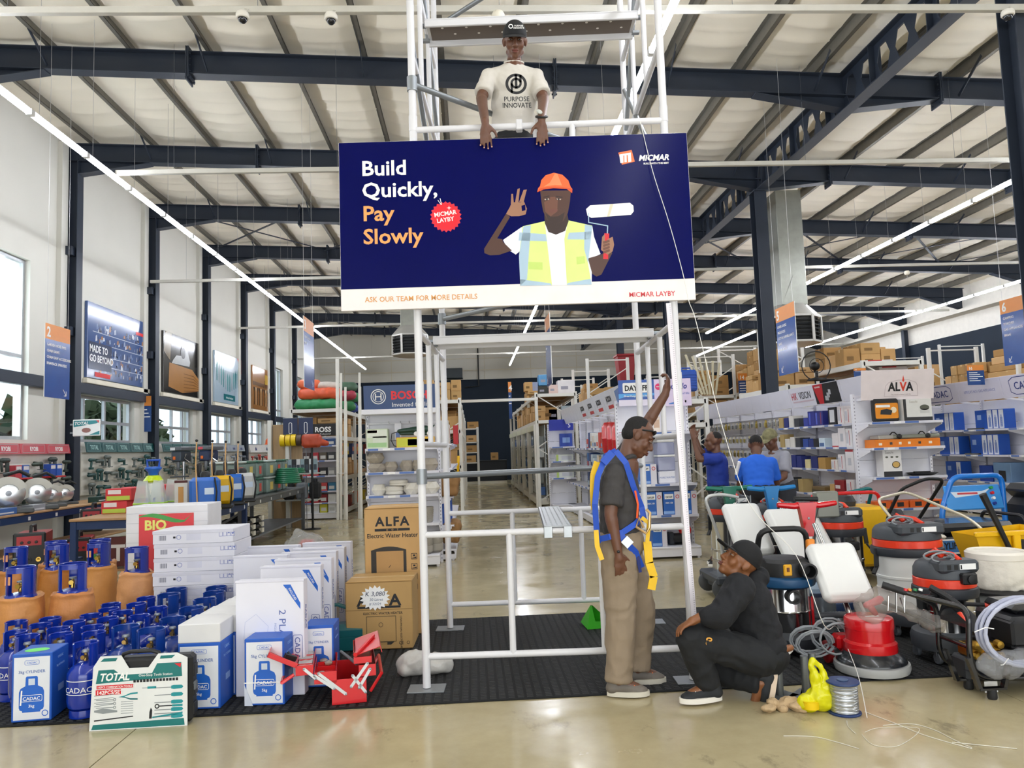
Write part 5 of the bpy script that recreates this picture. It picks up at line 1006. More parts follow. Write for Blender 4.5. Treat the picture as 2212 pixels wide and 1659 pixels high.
def wringer():
 t = thing('mop_trolley','mop trolley with a yellow wringer over red and blue buckets','mop trolley',(4.16,6.1,ZM)); y_ = mat('#e8b404',.35); bl_ = mat('#163f9e',.4); rd = mat('#9a1f1c',.4)
 def bucket(name,x0,x1,m):
  b = MB(); b.add([(x0+.03,-.14,.1),(x1-.03,-.14,.1),(x1-.03,.14,.1),(x0+.03,.14,.1),(x0,-.17,.42),(x1,-.17,.42),(x1,.17,.42),(x0,.17,.42)],[(0,3,2,1),(0,1,5,4),(1,2,6,5),(2,3,7,6),(3,0,4,7)]); b.rb(x0-.012,x1+.012,-.185,-.165,.405,.425,.004).rb(x0-.012,x1+.012,.165,.185,.405,.425,.004).rb(x0-.012,x0+.008,-.165,.165,.405,.425,.004).rb(x1-.008,x1+.012,-.165,.165,.405,.425,.004); return obj(name,b,m,t)
 bucket('bucket',-.32,-.02,rd); bucket('bucket',.02,.42,bl_)
 b = MB().at(MT((.05,0,.45))); b.add([(-.16,-.15,.0),(.3,-.15,.0),(.3,.12,.0),(-.16,.12,.0),(-.24,-.17,.27),(.36,-.17,.31),(.36,.15,.31),(-.24,.15,.27)],[(0,3,2,1),(0,1,5,4),(1,2,6,5),(2,3,7,6),(3,0,4,7)]); b.rb(-.26,.38,-.2,-.165,.26,.30,.008); b.prism([(.0,-.35),(.04,-.35),(.06,0),(.02,.28),(-.02,.25)],-.03,.0)
 obj('wringer',MB().at(None).add(b.v,b.f),y_,t,ang=30); obj('wringer_leg',MB().rb(.1,.16,-.2,-.17,.3,.72,.006),y_,t); obj('press_plate',MB().rb(.15,.2,-.2,.1,.52,.68,.01).rb(.3,.35,-.2,.1,.54,.70,.01),BLACK,t)
 obj('lever',MB().tube([(.12,-.2,.52),(.07,-.21,.56),(-.0,-.22,.72),(-.14,-.22,1.05)],[.02,.02,.02,.028],10),BLACK,t); dec('paper_tag',rect(-.09,.0,.5,.6),PAPER,fr((0,-.174,0),(1,0,0),(0,0,1)),t,.002,t=.002)
 obj('frame_wire',MB().tube(bend([(-.06,-.23,.05),(-.06,-.23,.4),(.02,-.23,.52),(.22,-.23,.52)],.08),.012,8),CHR,t); obj('frame_wire',MB().tube([(-.35,-.2,.46),(.0,-.24,.36),(.4,-.24,.35)],.005,6),CHR,t)
 obj('push_bar',MB().tube(bend([(-.28,.16,.3),(-.62,.5,.98),(-.2,.75,1.02),(.22,.5,.78),(.34,.2,.5)],.09),.013,10),mat('#cbc4b0',.3,.4),t)
 for x in (-.28,.35):
  for y in (-.16,.16): caster(t,x,y,.045)
wringer()
def cream_bag():
 t = thing('bag_vacuum','drum cleaner with a folded cream cloth bag on its black rim','vacuum cleaner',(3.86,5.55,ZM)); r = .2
 obj('drum',MB().lathe([(r*.9,.1),(r,.12),(r,.36)],30),mat('#b9bcb9',.4,.3),t); obj('rim',MB().lathe([(r,.355),(r*1.3,.365),(r*1.3,.385),(r*1.05,.40)],32),BLACK,t)
 for a in (40,140,220,320): caster(t,r*.8*cos(rad(a)),r*.8*sin(rad(a)),.05)
 b = MB().lathe([(0,.4),(r*1.02,.4),(r*1.04,.5),(r*.98,.62),(r*.96,.645),(r*.86,.65),(0,.6)],30); blob('cloth_bag',b,mat('#dcd7cb',.8,bump=.3),t,.013,2,.012,9)
 obj('cuff',MB().lathe([(r*.94,.6),(r*1.03,.61),(r*1.04,.65),(r*.95,.665),(r*.9,.65)],30),mat('#e6e1d6',.8),t)
cream_bag()
t = thing('storage_bag','cream cloth bag hanging behind the drum cleaners, by the generator frame','bag',(3.98,6.75,ZM)); blob('cloth_body',MB().rb(-.15,.2,-.1,.1,.2,.62,.05),mat('#ddd8cc',.8),t,.015,3,.012,8); obj('hem',MB().rb(-.16,.21,-.105,.105,.6,.64,.02),mat('#e6e1d6',.8),t); obj('frame_leg',MB().tube([(-.14,0,0),(-.14,0,.2)],.01,6).tube([(.18,0,0),(.18,0,.2)],.01,6),CHR,t)
# carts further back
def mower(label,x,y,m,hm,hpts,body):
 t = thing('push_machine',label,'machine',(x,y,ZM)); obj('deck',MB().rb(-body[0]/2,body[0]/2,-body[1]/2,body[1]/2,.15,body[2],.03),m,t); obj('push_bar',MB().tube(bend(hpts,.08),.019,10),hm,t)
 obj('engine',MB().lathe([(.1,body[2]),(.11,body[2]+.05),(.08,body[2]+.11),(0,body[2]+.12)],18),DG2,t)
 for sx in (-1,1):
  for sy in (-1,1): obj('wheel',MB().at(MT((sx*(body[0]/2+.02),sy*body[1]*.35,.1)) @ MR(PI/2,4,'Y')).lathe([(.03,-.02),(.08,-.02),(.10,-.01),(.10,.01),(.08,.02),(.03,.02)],18),RUBBER,t)
 return t
mower('yellow machine with a red looped push bar, behind the white drum cleaner',4.1,8.3,mat('#e6b414',.4),RED,[(-.42,-.1,.6),(-.45,-.15,.93),(.3,-.15,.93),(.35,-.1,.6)],(.7,.5,.78))
mower('machine with a teal push bar, behind the yellow one',4.3,9.1,DG,mat('#0f6a6e',.35),[(-.3,-.2,.5),(-.28,-.5,.86),(.28,-.5,.95),(.3,-.2,.5)],(.6,.5,.6))
mower('machine with a black folding push bar, beside the yellow one',4.98,8.9,DG2,BLACK,[(-.25,-.1,.4),(-.1,-.35,.92),(.12,-.5,1.04),(.36,-.45,1.02),(.2,-.1,.5)],(.5,.5,.55))
t = thing('control_head','grey sheet-metal control head with a black lever, between the blue and red T-handles','control head',(2.92,6.45,ZM)); obj('stand_tube',MB().tube([(0,.1,0),(0,.05,.95)],.017,10),CHR,t); obj('control_box',MB().rb(-.01,.19,-.05,.03,.86,1.08,.012),mat('#7f8178',.4,.3),t); obj('lever',MB().tube([(-.2,-.05,1.03),(0,-.05,1.02)],.02,10),BLACK,t); obj('brake_cable',MB().tube([(.0,-.06,.95),(-.07,-.1,.8),(-.08,-.1,.4),(-.08,-.08,.2)],.005,6),BLACK,t)
# loose things on the floor in front
def stubs():
 for i,(px,pyt,pyb,lb) in enumerate(((1688,1432,1506,'by the kneeling foot'),(1745,1435,1505,'in the middle of the three'),(1762,1425,1498,'behind the yellow bag'))):
  p = G(px,pyb); t = thing('base_jack','grey steel tube on a flat base plate lying ready, %s' % lb,'scaffold base',(p.x,p.y+.02,.0),.5+.3*i,'scaffold base jacks'); obj('tube',MB().tube([(0,0,.009),(0,0,.235)],.023,14,cap=True),mat('#7c8184',.4,.6),t); obj('base_plate',MB().rb(-.09,.09,-.075,.075,.0008,.009,.002),mat('#6f7478',.5,.4),t)
stubs()
p = G(1836,1552); t = thing('wire_reel','reel of silver wire with blue flanges standing on the floor','wire reel',(p.x+.015,p.y+.09,.0008)); fb = mat('#1d3566',.45)
obj('flange',MB().lathe([(.03,0),(.088,0),(.09,.003),(.09,.008),(.086,.011),(.03,.011)],32),fb,t); obj('flange',MB().lathe([(.03,.165),(.086,.165),(.09,.168),(.09,.174),(.088,.177),(.035,.18),(.02,.176)],32),fb,t); pr_ = [(.03,.011)]+[(.076+.0018*sin(k*2.4),.012+.0062*k/2) for k in range(50)]+[(.03,.165)]; obj('wound_wire',MB().lathe(pr_,36),mat('#b9bcbe',.3,.85,.08,40),t); obj('hub',MB().lathe([(.012,.178),(.03,.18),(.03,.184),(.012,.184)],16),mat('#44587c',.5),t)
p = G(1775,1540); t = thing('carrier_bag','yellow plastic carrier bag slumped between the base jacks and the wire reel','bag',(p.x,p.y+.03,0)); b = MB().ell((.02,0,.075),(.085,.065,.072)).ell((-.065,.0,.05),(.06,.05,.048)).ell((.05,.0,.12),(.05,.045,.06)).cap((.0,0,.12),(-.015,0,.21),.035,.022).cap((-.01,0,.2),(-.035,0,.255),.018,.012).cap((.045,0,.15),(.035,0,.22),.03,.014).cap((-.035,0,.25),(-.02,0,.285),.012,.011).cap((-.02,0,.285),(.02,0,.25),.011,.011).cap((.02,0,.25),(.04,0,.2),.011,.014)
blob('bag_film',b,mat('#e4e010',.22,var=.05,bump=.4,bscale=25,trans=.18,key='yellowfilm'),t,.0065,1,.01,13); obj('tape_roll',MB().at(MT((-.06,-.03,.05))).lathe([(.02,-.02),(.045,-.02),(.045,.02),(.02,.02)],20),mat('#e8c400',.4),t)
p = G(1712,1540); b = MB()
for k in range(26): a = RU(-.14,.15); b.ell((a,RU(-.04,.04)-.1*a*.6,RU(.012,.05)*(1-abs(a)*3)),(RU(.025,.05),RU(.02,.035),RU(.012,.022)),8,5)
o = blob('floor_rag',b,mat('#b99f7a',.95,var=.1,scale=20,bump=.5,bscale=80),None,.006,1,.012,16,loc=(p.x,p.y+.05,.002)); tag(o,'crumpled tan rag lying on the concrete by the kneeling shoe','rag')
def strand(label,pts,r=.0022,m=None):
 P = [V(p.x,p.y,max(p.z,r+.001)) for p in pts]; Q = []
 for i in range(len(P)-1):
  a,b_,c,d = P[max(0,i-1)],P[i],P[i+1],P[min(len(P)-1,i+2)]
  for k in range(6): u = k/6; Q.append(.5*((2*b_)+(c-a)*u+(2*a-5*b_+4*c-d)*u*u+(3*b_-a-3*c+d)*u**3))
 o = obj('wire_strand',MB().tube(Q+[P[-1]],r,5),m or mat('#d6d2c4',.4),None); tag(o,label,'wire','wire strands'); return o
F3 = lambda x,y: G(1660+x/3.072,1080+y/3.072)
strand('loose wire strand arching over the concrete from the reel, farthest forward',[F3(100,1570),F3(300,1575),F3(450,1610),F3(600,1655)]); strand('loose wire strand running straight out from the reel',[F3(640,1410),F3(850,1490),F3(1050,1570),F3(1350,1655)])
strand('loose wire strand curving widely over the concrete',[F3(760,1500),F3(950,1490),F3(1100,1530),F3(1220,1590),F3(1350,1650)]); strand('short loose wire strand beside the reel',[F3(520,1470),F3(530,1510),F3(580,1555)]); strand('loose wire strand looping near the front of the concrete',[F3(620,1560),F3(700,1630),F3(870,1632),F3(1000,1520),F3(740,1515),F3(640,1545)],.0015); strand('thin wire strand low at the edge of the concrete',[F3(1220,1612),F3(1400,1630),F3(1650,1655)])
a = [W(1383,262,5.0),W(1410,370,4.94),W(1445,480,4.92),W(1475,590,4.92),W(1488,650,4.93),W(1505,700,4.95),W(1560,920,4.9),W(1620,1090,4.8),W(1720,1200,4.75),W(1780,1350,4.65),F3(470,1060)+V(0,0,.22),F3(540,1230)+V(0,-.1,.12),F3(655,1450)]
strand('long white wire hanging from the scaffold over the billboard down to the reel',a,.0026,mat('#e8e6e0',.35))
# ================================================================ PEOPLE
SKIN = mat('#63402e',.45,var=.06,scale=14,bump=.04,bscale=90); SKIN2 = mat('#80502f',.45,var=.06,scale=14); HAIR = mat('#0e0c0c',.8,bump=.4,bscale=120); LIPS = mat('#6e4038',.4); EYEW = mat('#a39a92',.3); NAIL = mat('#c79a86',.35)
def lr(f): return (f(-1),f(1))
def rot3(x,y,z): return Matrix((x,y,z)).transposed()
def axes(fwd,up):
 f = Vector(fwd).normalized(); u = Vector(up); r = f.cross(u).normalized(); u = r.cross(f).normalized(); return r,f,u    # right, forward, up
def head_prims(b,c,R):
 R = R*1.07
 P = lambda x,y,z: c+R @ V(x,y,z)
 def e(x,y,z,a,d,g): b.ell(P(x,y,z),(a,d,g),16,10,R)
 e(0,-.012,.035,.074,.094,.086); e(0,.012,-.03,.060,.074,.082); e(0,.056,-.095,.028,.026,.02); e(0,.03,-.06,.052,.052,.045); b.cap(P(-.045,.01,-.07),P(.0,.06,-.098),.022,.018); b.cap(P(.045,.01,-.07),P(0,.06,-.098),.022,.018)
 b.cap(P(0,.084,.012),P(0,.106,-.032),.009,.0145,10)
 for s in (-1,1):
  b.ell(P(s*.013,.097,-.037),(.0115,.011,.009),8,6,R); b.ell(P(s*.038,.052,-.026),(.028,.026,.032),10,8,R); b.cap(P(s*.006,.085,.028),P(s*.046,.072,.026),.0105,.0095,8); b.ell(P(s*.076,-.008,-.004),(.010,.021,.032),10,8,R); b.ell(P(s*.083,-.018,.002),(.008,.012,.024),8,6,R)
 b.ell(P(0,.082,-.068),(.026,.016,.016),10,8,R)
def face_parts(t,c,R,sk):
 R = R*1.07
 P = lambda x,y,z: c+R @ V(x,y,z); M_ = MT(c) @ R.to_4x4()
 b = MB().at(M_); b.ell((0,.094,-.0625),(.024,.009,.0065),12,6).ell((0,.0935,-.0735),(.021,.010,.0075),12,6); obj('lips',b,LIPS,t)
 for s in (-1,1):
  e = obj('eye',MB().at(M_).ell((s*.032,.0765,.006),(.013,.0105,.0065),12,8),EYEW,t); obj('iris',MB().at(M_).ell((s*.032,.085,.006),(.0062,.0035,.0062),10,6),INK,e)
  obj('eyelid',MB().at(M_).ell((s*.032,.0768,.0118),(.0165,.0128,.0075),12,6).ell((s*.032,.0755,-.001),(.0165,.0125,.0045),12,6),sk,t); obj('eyebrow',MB().at(M_).tube([(s*.012,.091,.031),(s*.03,.089,.036),(s*.05,.075,.031)],[.003,.0042,.002],6),HAIR,t)
def hand_prims(b,W_,R,side,curl=.5,spread=.06,thumb=.6,s=1.0):
 """wrist at W_; R columns = along fingers, towards the thumb, back of the hand"""
 P = lambda x,y,z: W_+R @ V(x*s,y*s*side,z*s)
 b.ell(P(.045,0,0),(.052*s,.038*s,.017*s),14,8,R); b.ell(P(.07,-.008,.0),(.03*s,.036*s,.014*s),12,8,R); b.cap(P(-.02,0,0),P(.03,0,0),.026*s,.028*s,10); tips = []
 for y,L,k in ((.031,.076,0),(.0105,.086,1),(-.0105,.079,2),(-.031,.062,3)):
  p = V(.082,y,0); a = 0; sp = (1.5-k)*spread; r = .0092
  for j,f in enumerate((.45,.31,.24)):
   a += curl*(.55 if j == 0 else 1.0); q = p+V(cos(a)*cos(sp),cos(a)*sin(sp),-sin(a))*L*f; b.cap(P(*p),P(*q),r*s,(r-.0008)*s,8); p = q; r -= .0008
  tips.append((P(*p),P(*(p+V(-sin(a),0,-cos(a))))))
 p = V(.022,.03,-.004); d1 = V(.55,.62*(1.1-.3*thumb),-.35*thumb); q = p+d1.normalized()*.046; d2 = V(.85,.25,-.45*thumb); w = q+d2.normalized()*.034; b.cap(P(*p),P(*q),.0155*s,.0115*s,8).cap(P(*q),P(*w),.0112*s,.009*s,8)
 return tips
def limb(b,pts,rs,flat=False,n=14):
 if flat: b.tube(pts,rs,n)
 else:
  for i in range(len(pts)-1): b.cap(pts[i],pts[i+1],rs[i],rs[i+1],n)
def person(label,J,o):
 t = thing('person',label,'person',o.get('base',(0,0,0))); base = t.location.copy()
 K = {k: (v-base if isinstance(v,Vector) and k not in ('hf','hu','tf','handR','handL','thR','thL','toeL','toeR') else v) for k,v in J.items()}
 vx = o.get('voxel',.0075); sk = o.get('skin',SKIN); far = vx > .011
 hr,hf,hu = axes(K['hf'],K['hu']); HR = rot3(hr,hf,hu); hc = K['head']
 up = (K['neck']-K['pelvis']).normalized(); tr,tf,tu = axes(K['tf'],up); TR = rot3(tr,tf,tu); b = MB()
 head_prims(b,hc,HR); b.cap(K['neck']-up*.02,hc-HR @ V(0,.03,.05),.056,.05,14)
 b.ell(K['chest'],(.158,.108,.17),18,10,TR).ell(K['waist'],(.135,.098,.14),18,10,TR).ell(K['pelvis'],(.158,.118,.125),18,10,TR); b.cap(K['shL'],K['shR'],.055,.055,14).cap(K['neck']-up*.05,K['chest'],.09,.11,14)
 for s in 'LR':
  limb(b,[K['sh'+s],K['el'+s],K['wr'+s]],[.052,.041,.029]); b.cap(K['el'+s].lerp(K['wr'+s],.12),K['el'+s].lerp(K['wr'+s],.4),.042,.036)
  limb(b,[K['hip'+s],K['kn'+s],K['an'+s]],[.085,.056,.04]); b.cap(K['kn'+s].lerp(K['an'+s],.15),K['kn'+s].lerp(K['an'+s],.5),.054,.046)
  td = K.get('toe'+s); td = td.normalized() if td is not None else tf; b.cap(K['an'+s],K['an'+s]+td*.12-V(0,0,.045 if td.z > -.5 else 0),.036,.028)
 nails = []
 for s,side in (('L',1),('R',-1)):
  f = K['hand'+s].normalized(); th = K['th'+s]; th = (th-f*th.dot(f)).normalized(); bk = f.cross(th)*-side; R_ = rot3(f,th*side,bk); nails += hand_prims(b,K['wr'+s]+f*.02,R_,side,*o.get('grip'+s,(.4,.06,.6)))
 blob('body',b,sk,t,vx,2 if not far else 1);
 if not far:
  face_parts(t,hc,HR,sk)
  nb_ = MB();
  for p,q in nails: nb_.ell(p-(q-p)*.004+(p-q)*.0,(.0058,.0058,.0058),8,5)
  if o.get('nails'): nn = obj('fingernail',nb_,NAIL,t); nn['kind'] = 'stuff'
 # clothes
 sh = MB(); x = o.get('fit',.016); sh.ell(K['chest'],(.16+x,.108+x,.15+x),20,12,TR).ell(K['chest'].lerp(K['waist'],.5),(.158+x,.108+x,.14+x),20,12,TR).ell(K['waist'],(.152+x,.106+x,.15+x),20,12,TR).cap(K['shL'],K['shR'],.056+x*.4,.056+x*.4,14).cap(K['neck']-up*.07,K['chest'],.075,.11,14); [sh.cap(K['neck']-up*.06,K['sh'+q],.062,.05+x*.4,12) for q in 'LR']
 if 'hem' in o: sh.ell(K['pelvis'].lerp(K['waist'],o['hem']),(.156+x,.114+x,.11),20,12,TR)
 for s in 'LR':
  A,B,C = K['sh'+s],K['el'+s],K['wr'+s]
  if o.get('sleeve','short') == 'short': sh.ell(A,.058+x*.4,14,8); sh.tube([A,A.lerp(B,.45),A.lerp(B,.78)],[.057+x*.4,.055+x*.5,.058+x*.6],16)
  else: sh.cap(A,B,.062+x,.055+x*.7).cap(B,B.lerp(C,.55),.055+x*.8,.046+x*.5); sh.tube([B.lerp(C,.5),B.lerp(C,.93)],[.048+x*.5,.038],14)
 if o.get('hood'): sh.cap(K['neck']-tf*.07+up*.02,K['neck']-tf*.02-tr*.05,.06,.05).cap(K['neck']-tf*.07+up*.02,K['neck']-tf*.02+tr*.05,.06,.05)
 S_ = blob(o.get('top_name','shirt'),sh,o['top'],t,vx*1.15,3,o.get('crease',.006),9,seed=o.get('seed',1))
 if o.get('collar'): obj('collar',MB().tube([K['neck']+TR @ V(.068*cos(a),.06*sin(a)-.004,.0+.012*sin(a*2)) for a in [PI/2+.25+k*(2*PI-.5)/14 for k in range(15)]],.017,8),o['top'],t)
 else: obj('neckband',MB().tube([K['neck']+TR @ V(.068*cos(a),.064*sin(a)+.006,.004-.014*sin(a)) for a in [k*PI/9 for k in range(18)]],.010,8,closed=True),o['top'],t)
 tr_ = MB(); y = o.get('tfit',.018); tr_.ell(K['pelvis'],(.158+y,.12+y,.13),20,12,TR).ell(K['pelvis'].lerp(K['waist'],.35),(.14+y,.108+y,.07),18,10,TR)
 for s in 'LR':
  A,B,C = K['hip'+s],K['kn'+s],K['an'+s]; tr_.cap(A,B,.09+y,.064+y).cap(B,B.lerp(C,.35),.064+y,.06+y); tr_.tube([B.lerp(C,.2),B.lerp(C,.6),B.lerp(C,1.0)],[.06+y,.054+y,o.get('ankle',.05)+y*.7],16)
 blob('trousers',tr_,o['legs'],t,vx*1.3,3,o.get('crease',.006)*1.2,8,seed=7)
 return t,hc,HR,TR,S_,K
def shoe(t,an,fwd,up,m,sole,laces=None,L=.28):
 r,f,u = axes(fwd,up); R = rot3(r,f,u); M_ = MT(an) @ R.to_4x4(); h = -.075
 b = MB().at(M_); b.cap((0,-.045,h+.035),(0,.03,h+.04),.038,.042).cap((0,.03,h+.038),(0,.125,h+.022),.042,.034).cap((0,-.04,h+.05),(0,-.035,h+.085),.036,.036).ell((0,.12,h+.02),(.043,.06,.026)); s_ = blob('shoe',b,m,t,.007,2)
 pl = [(.034*cos(a) if abs(sin(a)) < 2 else 0,0) for a in (0,)]; n = 22; poly = []
 for k in range(n):
  a = 2*PI*k/n; yy = .055+ .132*sin(a); w = .046-.010*cos((yy+.08)/.27*PI*1.2) if True else 0; poly.append((w*cos(a)*(1.0 if abs(cos(a)) > .3 else 1.15),yy))
 obj('sole',MB().at(M_).prism(poly,h-.012,h+.018),sole,s_)
 if laces:
  for k in range(4): obj('lace',MB().at(M_).tube([(-.026,.02+.024*k,h+.078-.009*k),(0,.03+.024*k,h+.088-.009*k),(.026,.02+.024*k,h+.078-.009*k)],.0045,6),laces,s_)
  for q in (-1,1): obj('lace',MB().at(M_).tube([(0,.02,h+.09),(q*.03,.03,h+.10),(q*.045,.05,h+.075)],.004,6),laces,s_)
 return s_
def ribbon(name,pts,w,m,t,nrm,th=.003):
 b = MB(); pts = [Vector(p) for p in pts]
 for i in range(len(pts)-1): b.bar(pts[i],pts[i+1]+(pts[i+1]-pts[i]).normalized()*.004,w,th,nrm[i] if isinstance(nrm,list) else nrm)
 return obj(name,b,m,t,ang=0)
def ball_cap(t,c,R,m,visor_up=0):
 R = R*1.09
 M_ = MT(c) @ R.to_4x4(); b = MB().at(M_); v = MB();
 for i in range(9):
  a = PI/2*i/8
 dome = MB(); dome.lathe([(.082*cos(a)+.0 if a < 1.5 else .0,.095*sin(a)) for a in [PI/2*i/8 for i in range(9)]],24,(0,0,0),1,1.2); obj('cap_crown',MB().at(M_ @ MT((0,-.012,.045))).add(dome.v,dome.f),m,t,ang=60); band = MB().lathe([(.080,-.02),(.083,0)],24,(0,0,0),1,1.2); hc_ = obj('cap_band',MB().at(M_ @ MT((0,-.012,.045))).add(band.v,band.f),m,t)
 n = 10; top = []; bot = []
 vs = []
 for i in range(n+1):
  a = PI*i/n; x = .072*cos(a); y0 = .075+.012*sin(a)-.0; y1 = .075+.105*sin(a)**.7
  for y in (y0,y1): z = .042-.012*cos(a)**2-(y-.075)*(.25-visor_up); vs += [(x,y,z),(x,y,z-.005)]
 f = []
 for i in range(n): q = 4*i; f += [(q,q+4,q+6,q+2),(q+1,q+3,q+7,q+5),(q+2,q+6,q+7,q+3),(q,q+1,q+5,q+4)]
 obj('cap_visor',MB().at(M_).add(vs,f),m,t); return M_
# --- man on the scaffold
A = dict(head=W(1112,90,5.46),hf=V(-.05,-1,-.42),hu=V(0,-.42,1),neck=W(1110,138,5.52),tf=V(0,-1,-.1),chest=W(1108,185,5.53),shL=W(1158,168,5.50),shR=W(1056,168,5.50),elL=W(1174,214,5.40),elR=W(1040,212,5.40),wrL=W(1170,256,4.985),wrR=W(1048,262,5.0),handL=V(.0,-.02,-1),handR=V(-.0,-.02,-1),thL=V(-1,-.1,0),thR=V(1,-.1,0))
zf = 2.78
A['waist'] = V(A['chest'].x,5.56,A['chest'].z-.26); A['pelvis'] = V(A['chest'].x,5.56,A['chest'].z-.46)
for s,q in (('L',1),('R',-1)): A['hip'+s] = A['pelvis']+V(.09*q,0,-.05); A['kn'+s] = V(A['pelvis'].x+.10*q,5.50,zf+.50); A['an'+s] = V(A['pelvis'].x+.11*q,5.52,zf+.085); A['toe'+s] = V(.1*q,-1,0)
tee_ = mat('#cfcac0',.85,var=.03,bump=.15,bscale=120)
t,hc,HR,TR,SHIRT,K = person('man in a black cap and printed white T-shirt leaning over the billboard from the scaffold',A,dict(top=tee_,legs=mat('#16171b',.8),gripL=(.12,.07,.4),gripR=(.12,.07,.4),hem=.55,fit=.014,nails=True,crease=.009,base=(A['pelvis'].x,5.5,zf)))
mc = ball_cap(t,hc,HR,mat('#121316',.8)); PRINTS = []
text('PURPOSE\nINNOVATE',.016,PAPER,mc @ fr((-.026,.0865,.084),(-1,0,0),(0,-.45,1)),t,bold=.02,sx=.9); ring('emblem',-.028,0,.013,.006,PAPER,mc @ fr((0,.089,.085),(-1,0,0),(0,-.45,1)),t)
for s in 'LR': shoe(t,K['an'+s],V(0,-1,0),V(0,0,1),BLACK,PAPER)
wp = K['wrL']; fh = (K['handL']).normalized(); obj('watch_strap',MB().tube([wp+V(.036*cos(a),.034*sin(a)*.75,.03*sin(a)*.5-.0)-fh*.012 for a in [k*PI/8 for k in range(16)]],.009,6,closed=True),BLACK,t); obj('watch_face',MB().at(fr(wp-fh*.012+V(-.018,-.032,.018),(1,.4,0),(0,.5,1))).lathe([(.02,0),(.021,.006),(.017,.009),(0,.009)],16),mat('#b9bcb4',.3),t)
from mathutils.bvhtree import BVHTree
def wrap(o,target,d,off=.0025):                   # lay a flat print on a curved garment, along direction d (both in world axes)
 me = target.data; bv = BVHTree.FromPolygons([v.co for v in me.vertices],[p.vertices for p in me.polygons]); L = target.matrix_local.inverted(); M_ = o.matrix_local; Mi = M_.inverted()
 for v in o.data.vertices:
  p = L @ (M_ @ v.co); hit = bv.ray_cast(p-d*.5,d)
  if hit[0] is not None: v.co = Mi @ (target.matrix_local @ (hit[0]-d*off))
 o.data.update()
cb = K['chest']+V(0,-.35,0); FM = fr((cb.x-.002,cb.y,cb.z-.225),(1,0,0),(0,0,1)); WR = []
WR.append(ring('shirt_print',0,.065,.066,.020,INK,FM,t,36))
WR.append(ring('shirt_print',0,.07,.032,.016,INK,FM,t,24))
for a,b_,c,d in ((-.009,.009,.03,.135),(-.04,-.024,.0,.07),(.024,.04,.075,.13)):
 g_ = MB().at(FM); n = 5
 for q in range(n): g_.flat(rect(a,b_,c+(d-c)*q/n,c+(d-c)*(q+1)/n),.001)
 WR.append(obj('shirt_print',g_,INK,t,ang=0))
for o in WR: wrap(o,SHIRT,V(0,1,0))
WRAPT = [(text('PURPOSE',.05,INK,FM @ MT((0,-.062,0)),t,bold=.015,sx=.88,ext=0),SHIRT,V(0,1,0)),(text('INNOVATE',.05,INK,FM @ MT((0,-.108,0)),t,bold=.015,sx=.82,ext=0),SHIRT,V(0,1,0))]
# --- standing man in the harness
def Bp(x,y,Y): return W(x,y,Y)
B = dict(head=W(1378,944,4.97),hf=V(.86,-.12,-.50),hu=V(.5,0,.86),neck=W(1352,990,4.97),tf=V(1,-.12,0),chest=W(1338,1055,4.97),waist=W(1338,1118,4.97),pelvis=W(1341,1172,4.97),shR=W(1328,1022,4.82),shL=W(1345,990,5.11),elR=W(1319,1112,4.77),wrR=W(1335,1190,4.76),elL=W(1402,908,5.10),wrL=W(1437,852,5.05),handR=V(.12,.02,-1),handL=V(.28,0,1),thR=V(.95,.1,0),thL=V(.5,1,0),hipR=W(1338,1190,4.89),hipL=W(1346,1190,5.05),knR=W(1340,1325,4.86),knL=W(1384,1315,5.06),toeR=V(1,-.12,0),toeL=V(1,.02,0))
pa,pb = G(1338,1505),G(1378,1478); B['anR'] = V(pa.x,pa.y,.095); B['anL'] = V(pb.x,pb.y,.095)
t,hc,HR,TR,SH_,K = person('standing man in a dark grey shirt and blue-yellow safety harness, gripping the scaffold',B,dict(top=mat('#3a3838',.85,bump=.15,bscale=120),legs=mat('#8a7a66',.85,var=.06,bump=.1,bscale=60),gripL=(1.0,.03,.9),gripR=(.34,.05,.5),collar=True,fit=.02,hem=.6,tfit=.03,crease=.009,ankle=.062,base=(B['pelvis'].x,4.95,0)))
M_ = MT(hc) @ HR.to_4x4(); hb = MB().at(M_); hb.ell((0,-.022,.046),(.0785,.094,.086),18,12).ell((0,-.055,.0),(.07,.06,.06),14,10); blob('hair',hb,HAIR,t,.008,1)
obj('sunglasses',MB().at(M_).tube([(-.08,.0,.045),(-.07,.06,.07),(0,.09,.075),(.07,.06,.07),(.08,0,.045)],.006,6).ell((-.035,.082,.07),(.028,.012,.016),10,6).ell((.035,.082,.07),(.028,.012,.016),10,6),BLACK,t)
for s,f in (('R',V(1,-.12,0)),('L',V(1,.0,0))): shoe(t,K['an'+s],f,V(0,0,1),mat('#6c655d',.6,var=.1),mat('#cfcabb',.5),mat('#f0763a',.5))
base = t.location
hl = thing('safety_harness','blue safety harness with yellow lanyard straps worn by the standing man','harness'); HB = mat('#1a4cb8',.55); HY = mat('#e9bb12',.5); NEAR = V(0,-1,0)
Q = lambda x,y,Y: W(x,y,Y)
ribbon('shoulder_strap',[Q(1289,1150,4.80),Q(1285,1090,4.77),Q(1291,1030,4.77),Q(1309,985,4.80),Q(1330,974,4.78),Q(1352,1000,4.77),Q(1368,1050,4.80),Q(1386,1095,4.84),Q(1392,1125,4.84)],.036,HB,hl,NEAR,.005)
ribbon('back_strap',[Q(1288,1020,4.86),Q(1283,1075,4.85),Q(1288,1135,4.83),Q(1292,1172,4.82)],.05,HB,hl,V(-1,-.6,0),.004)
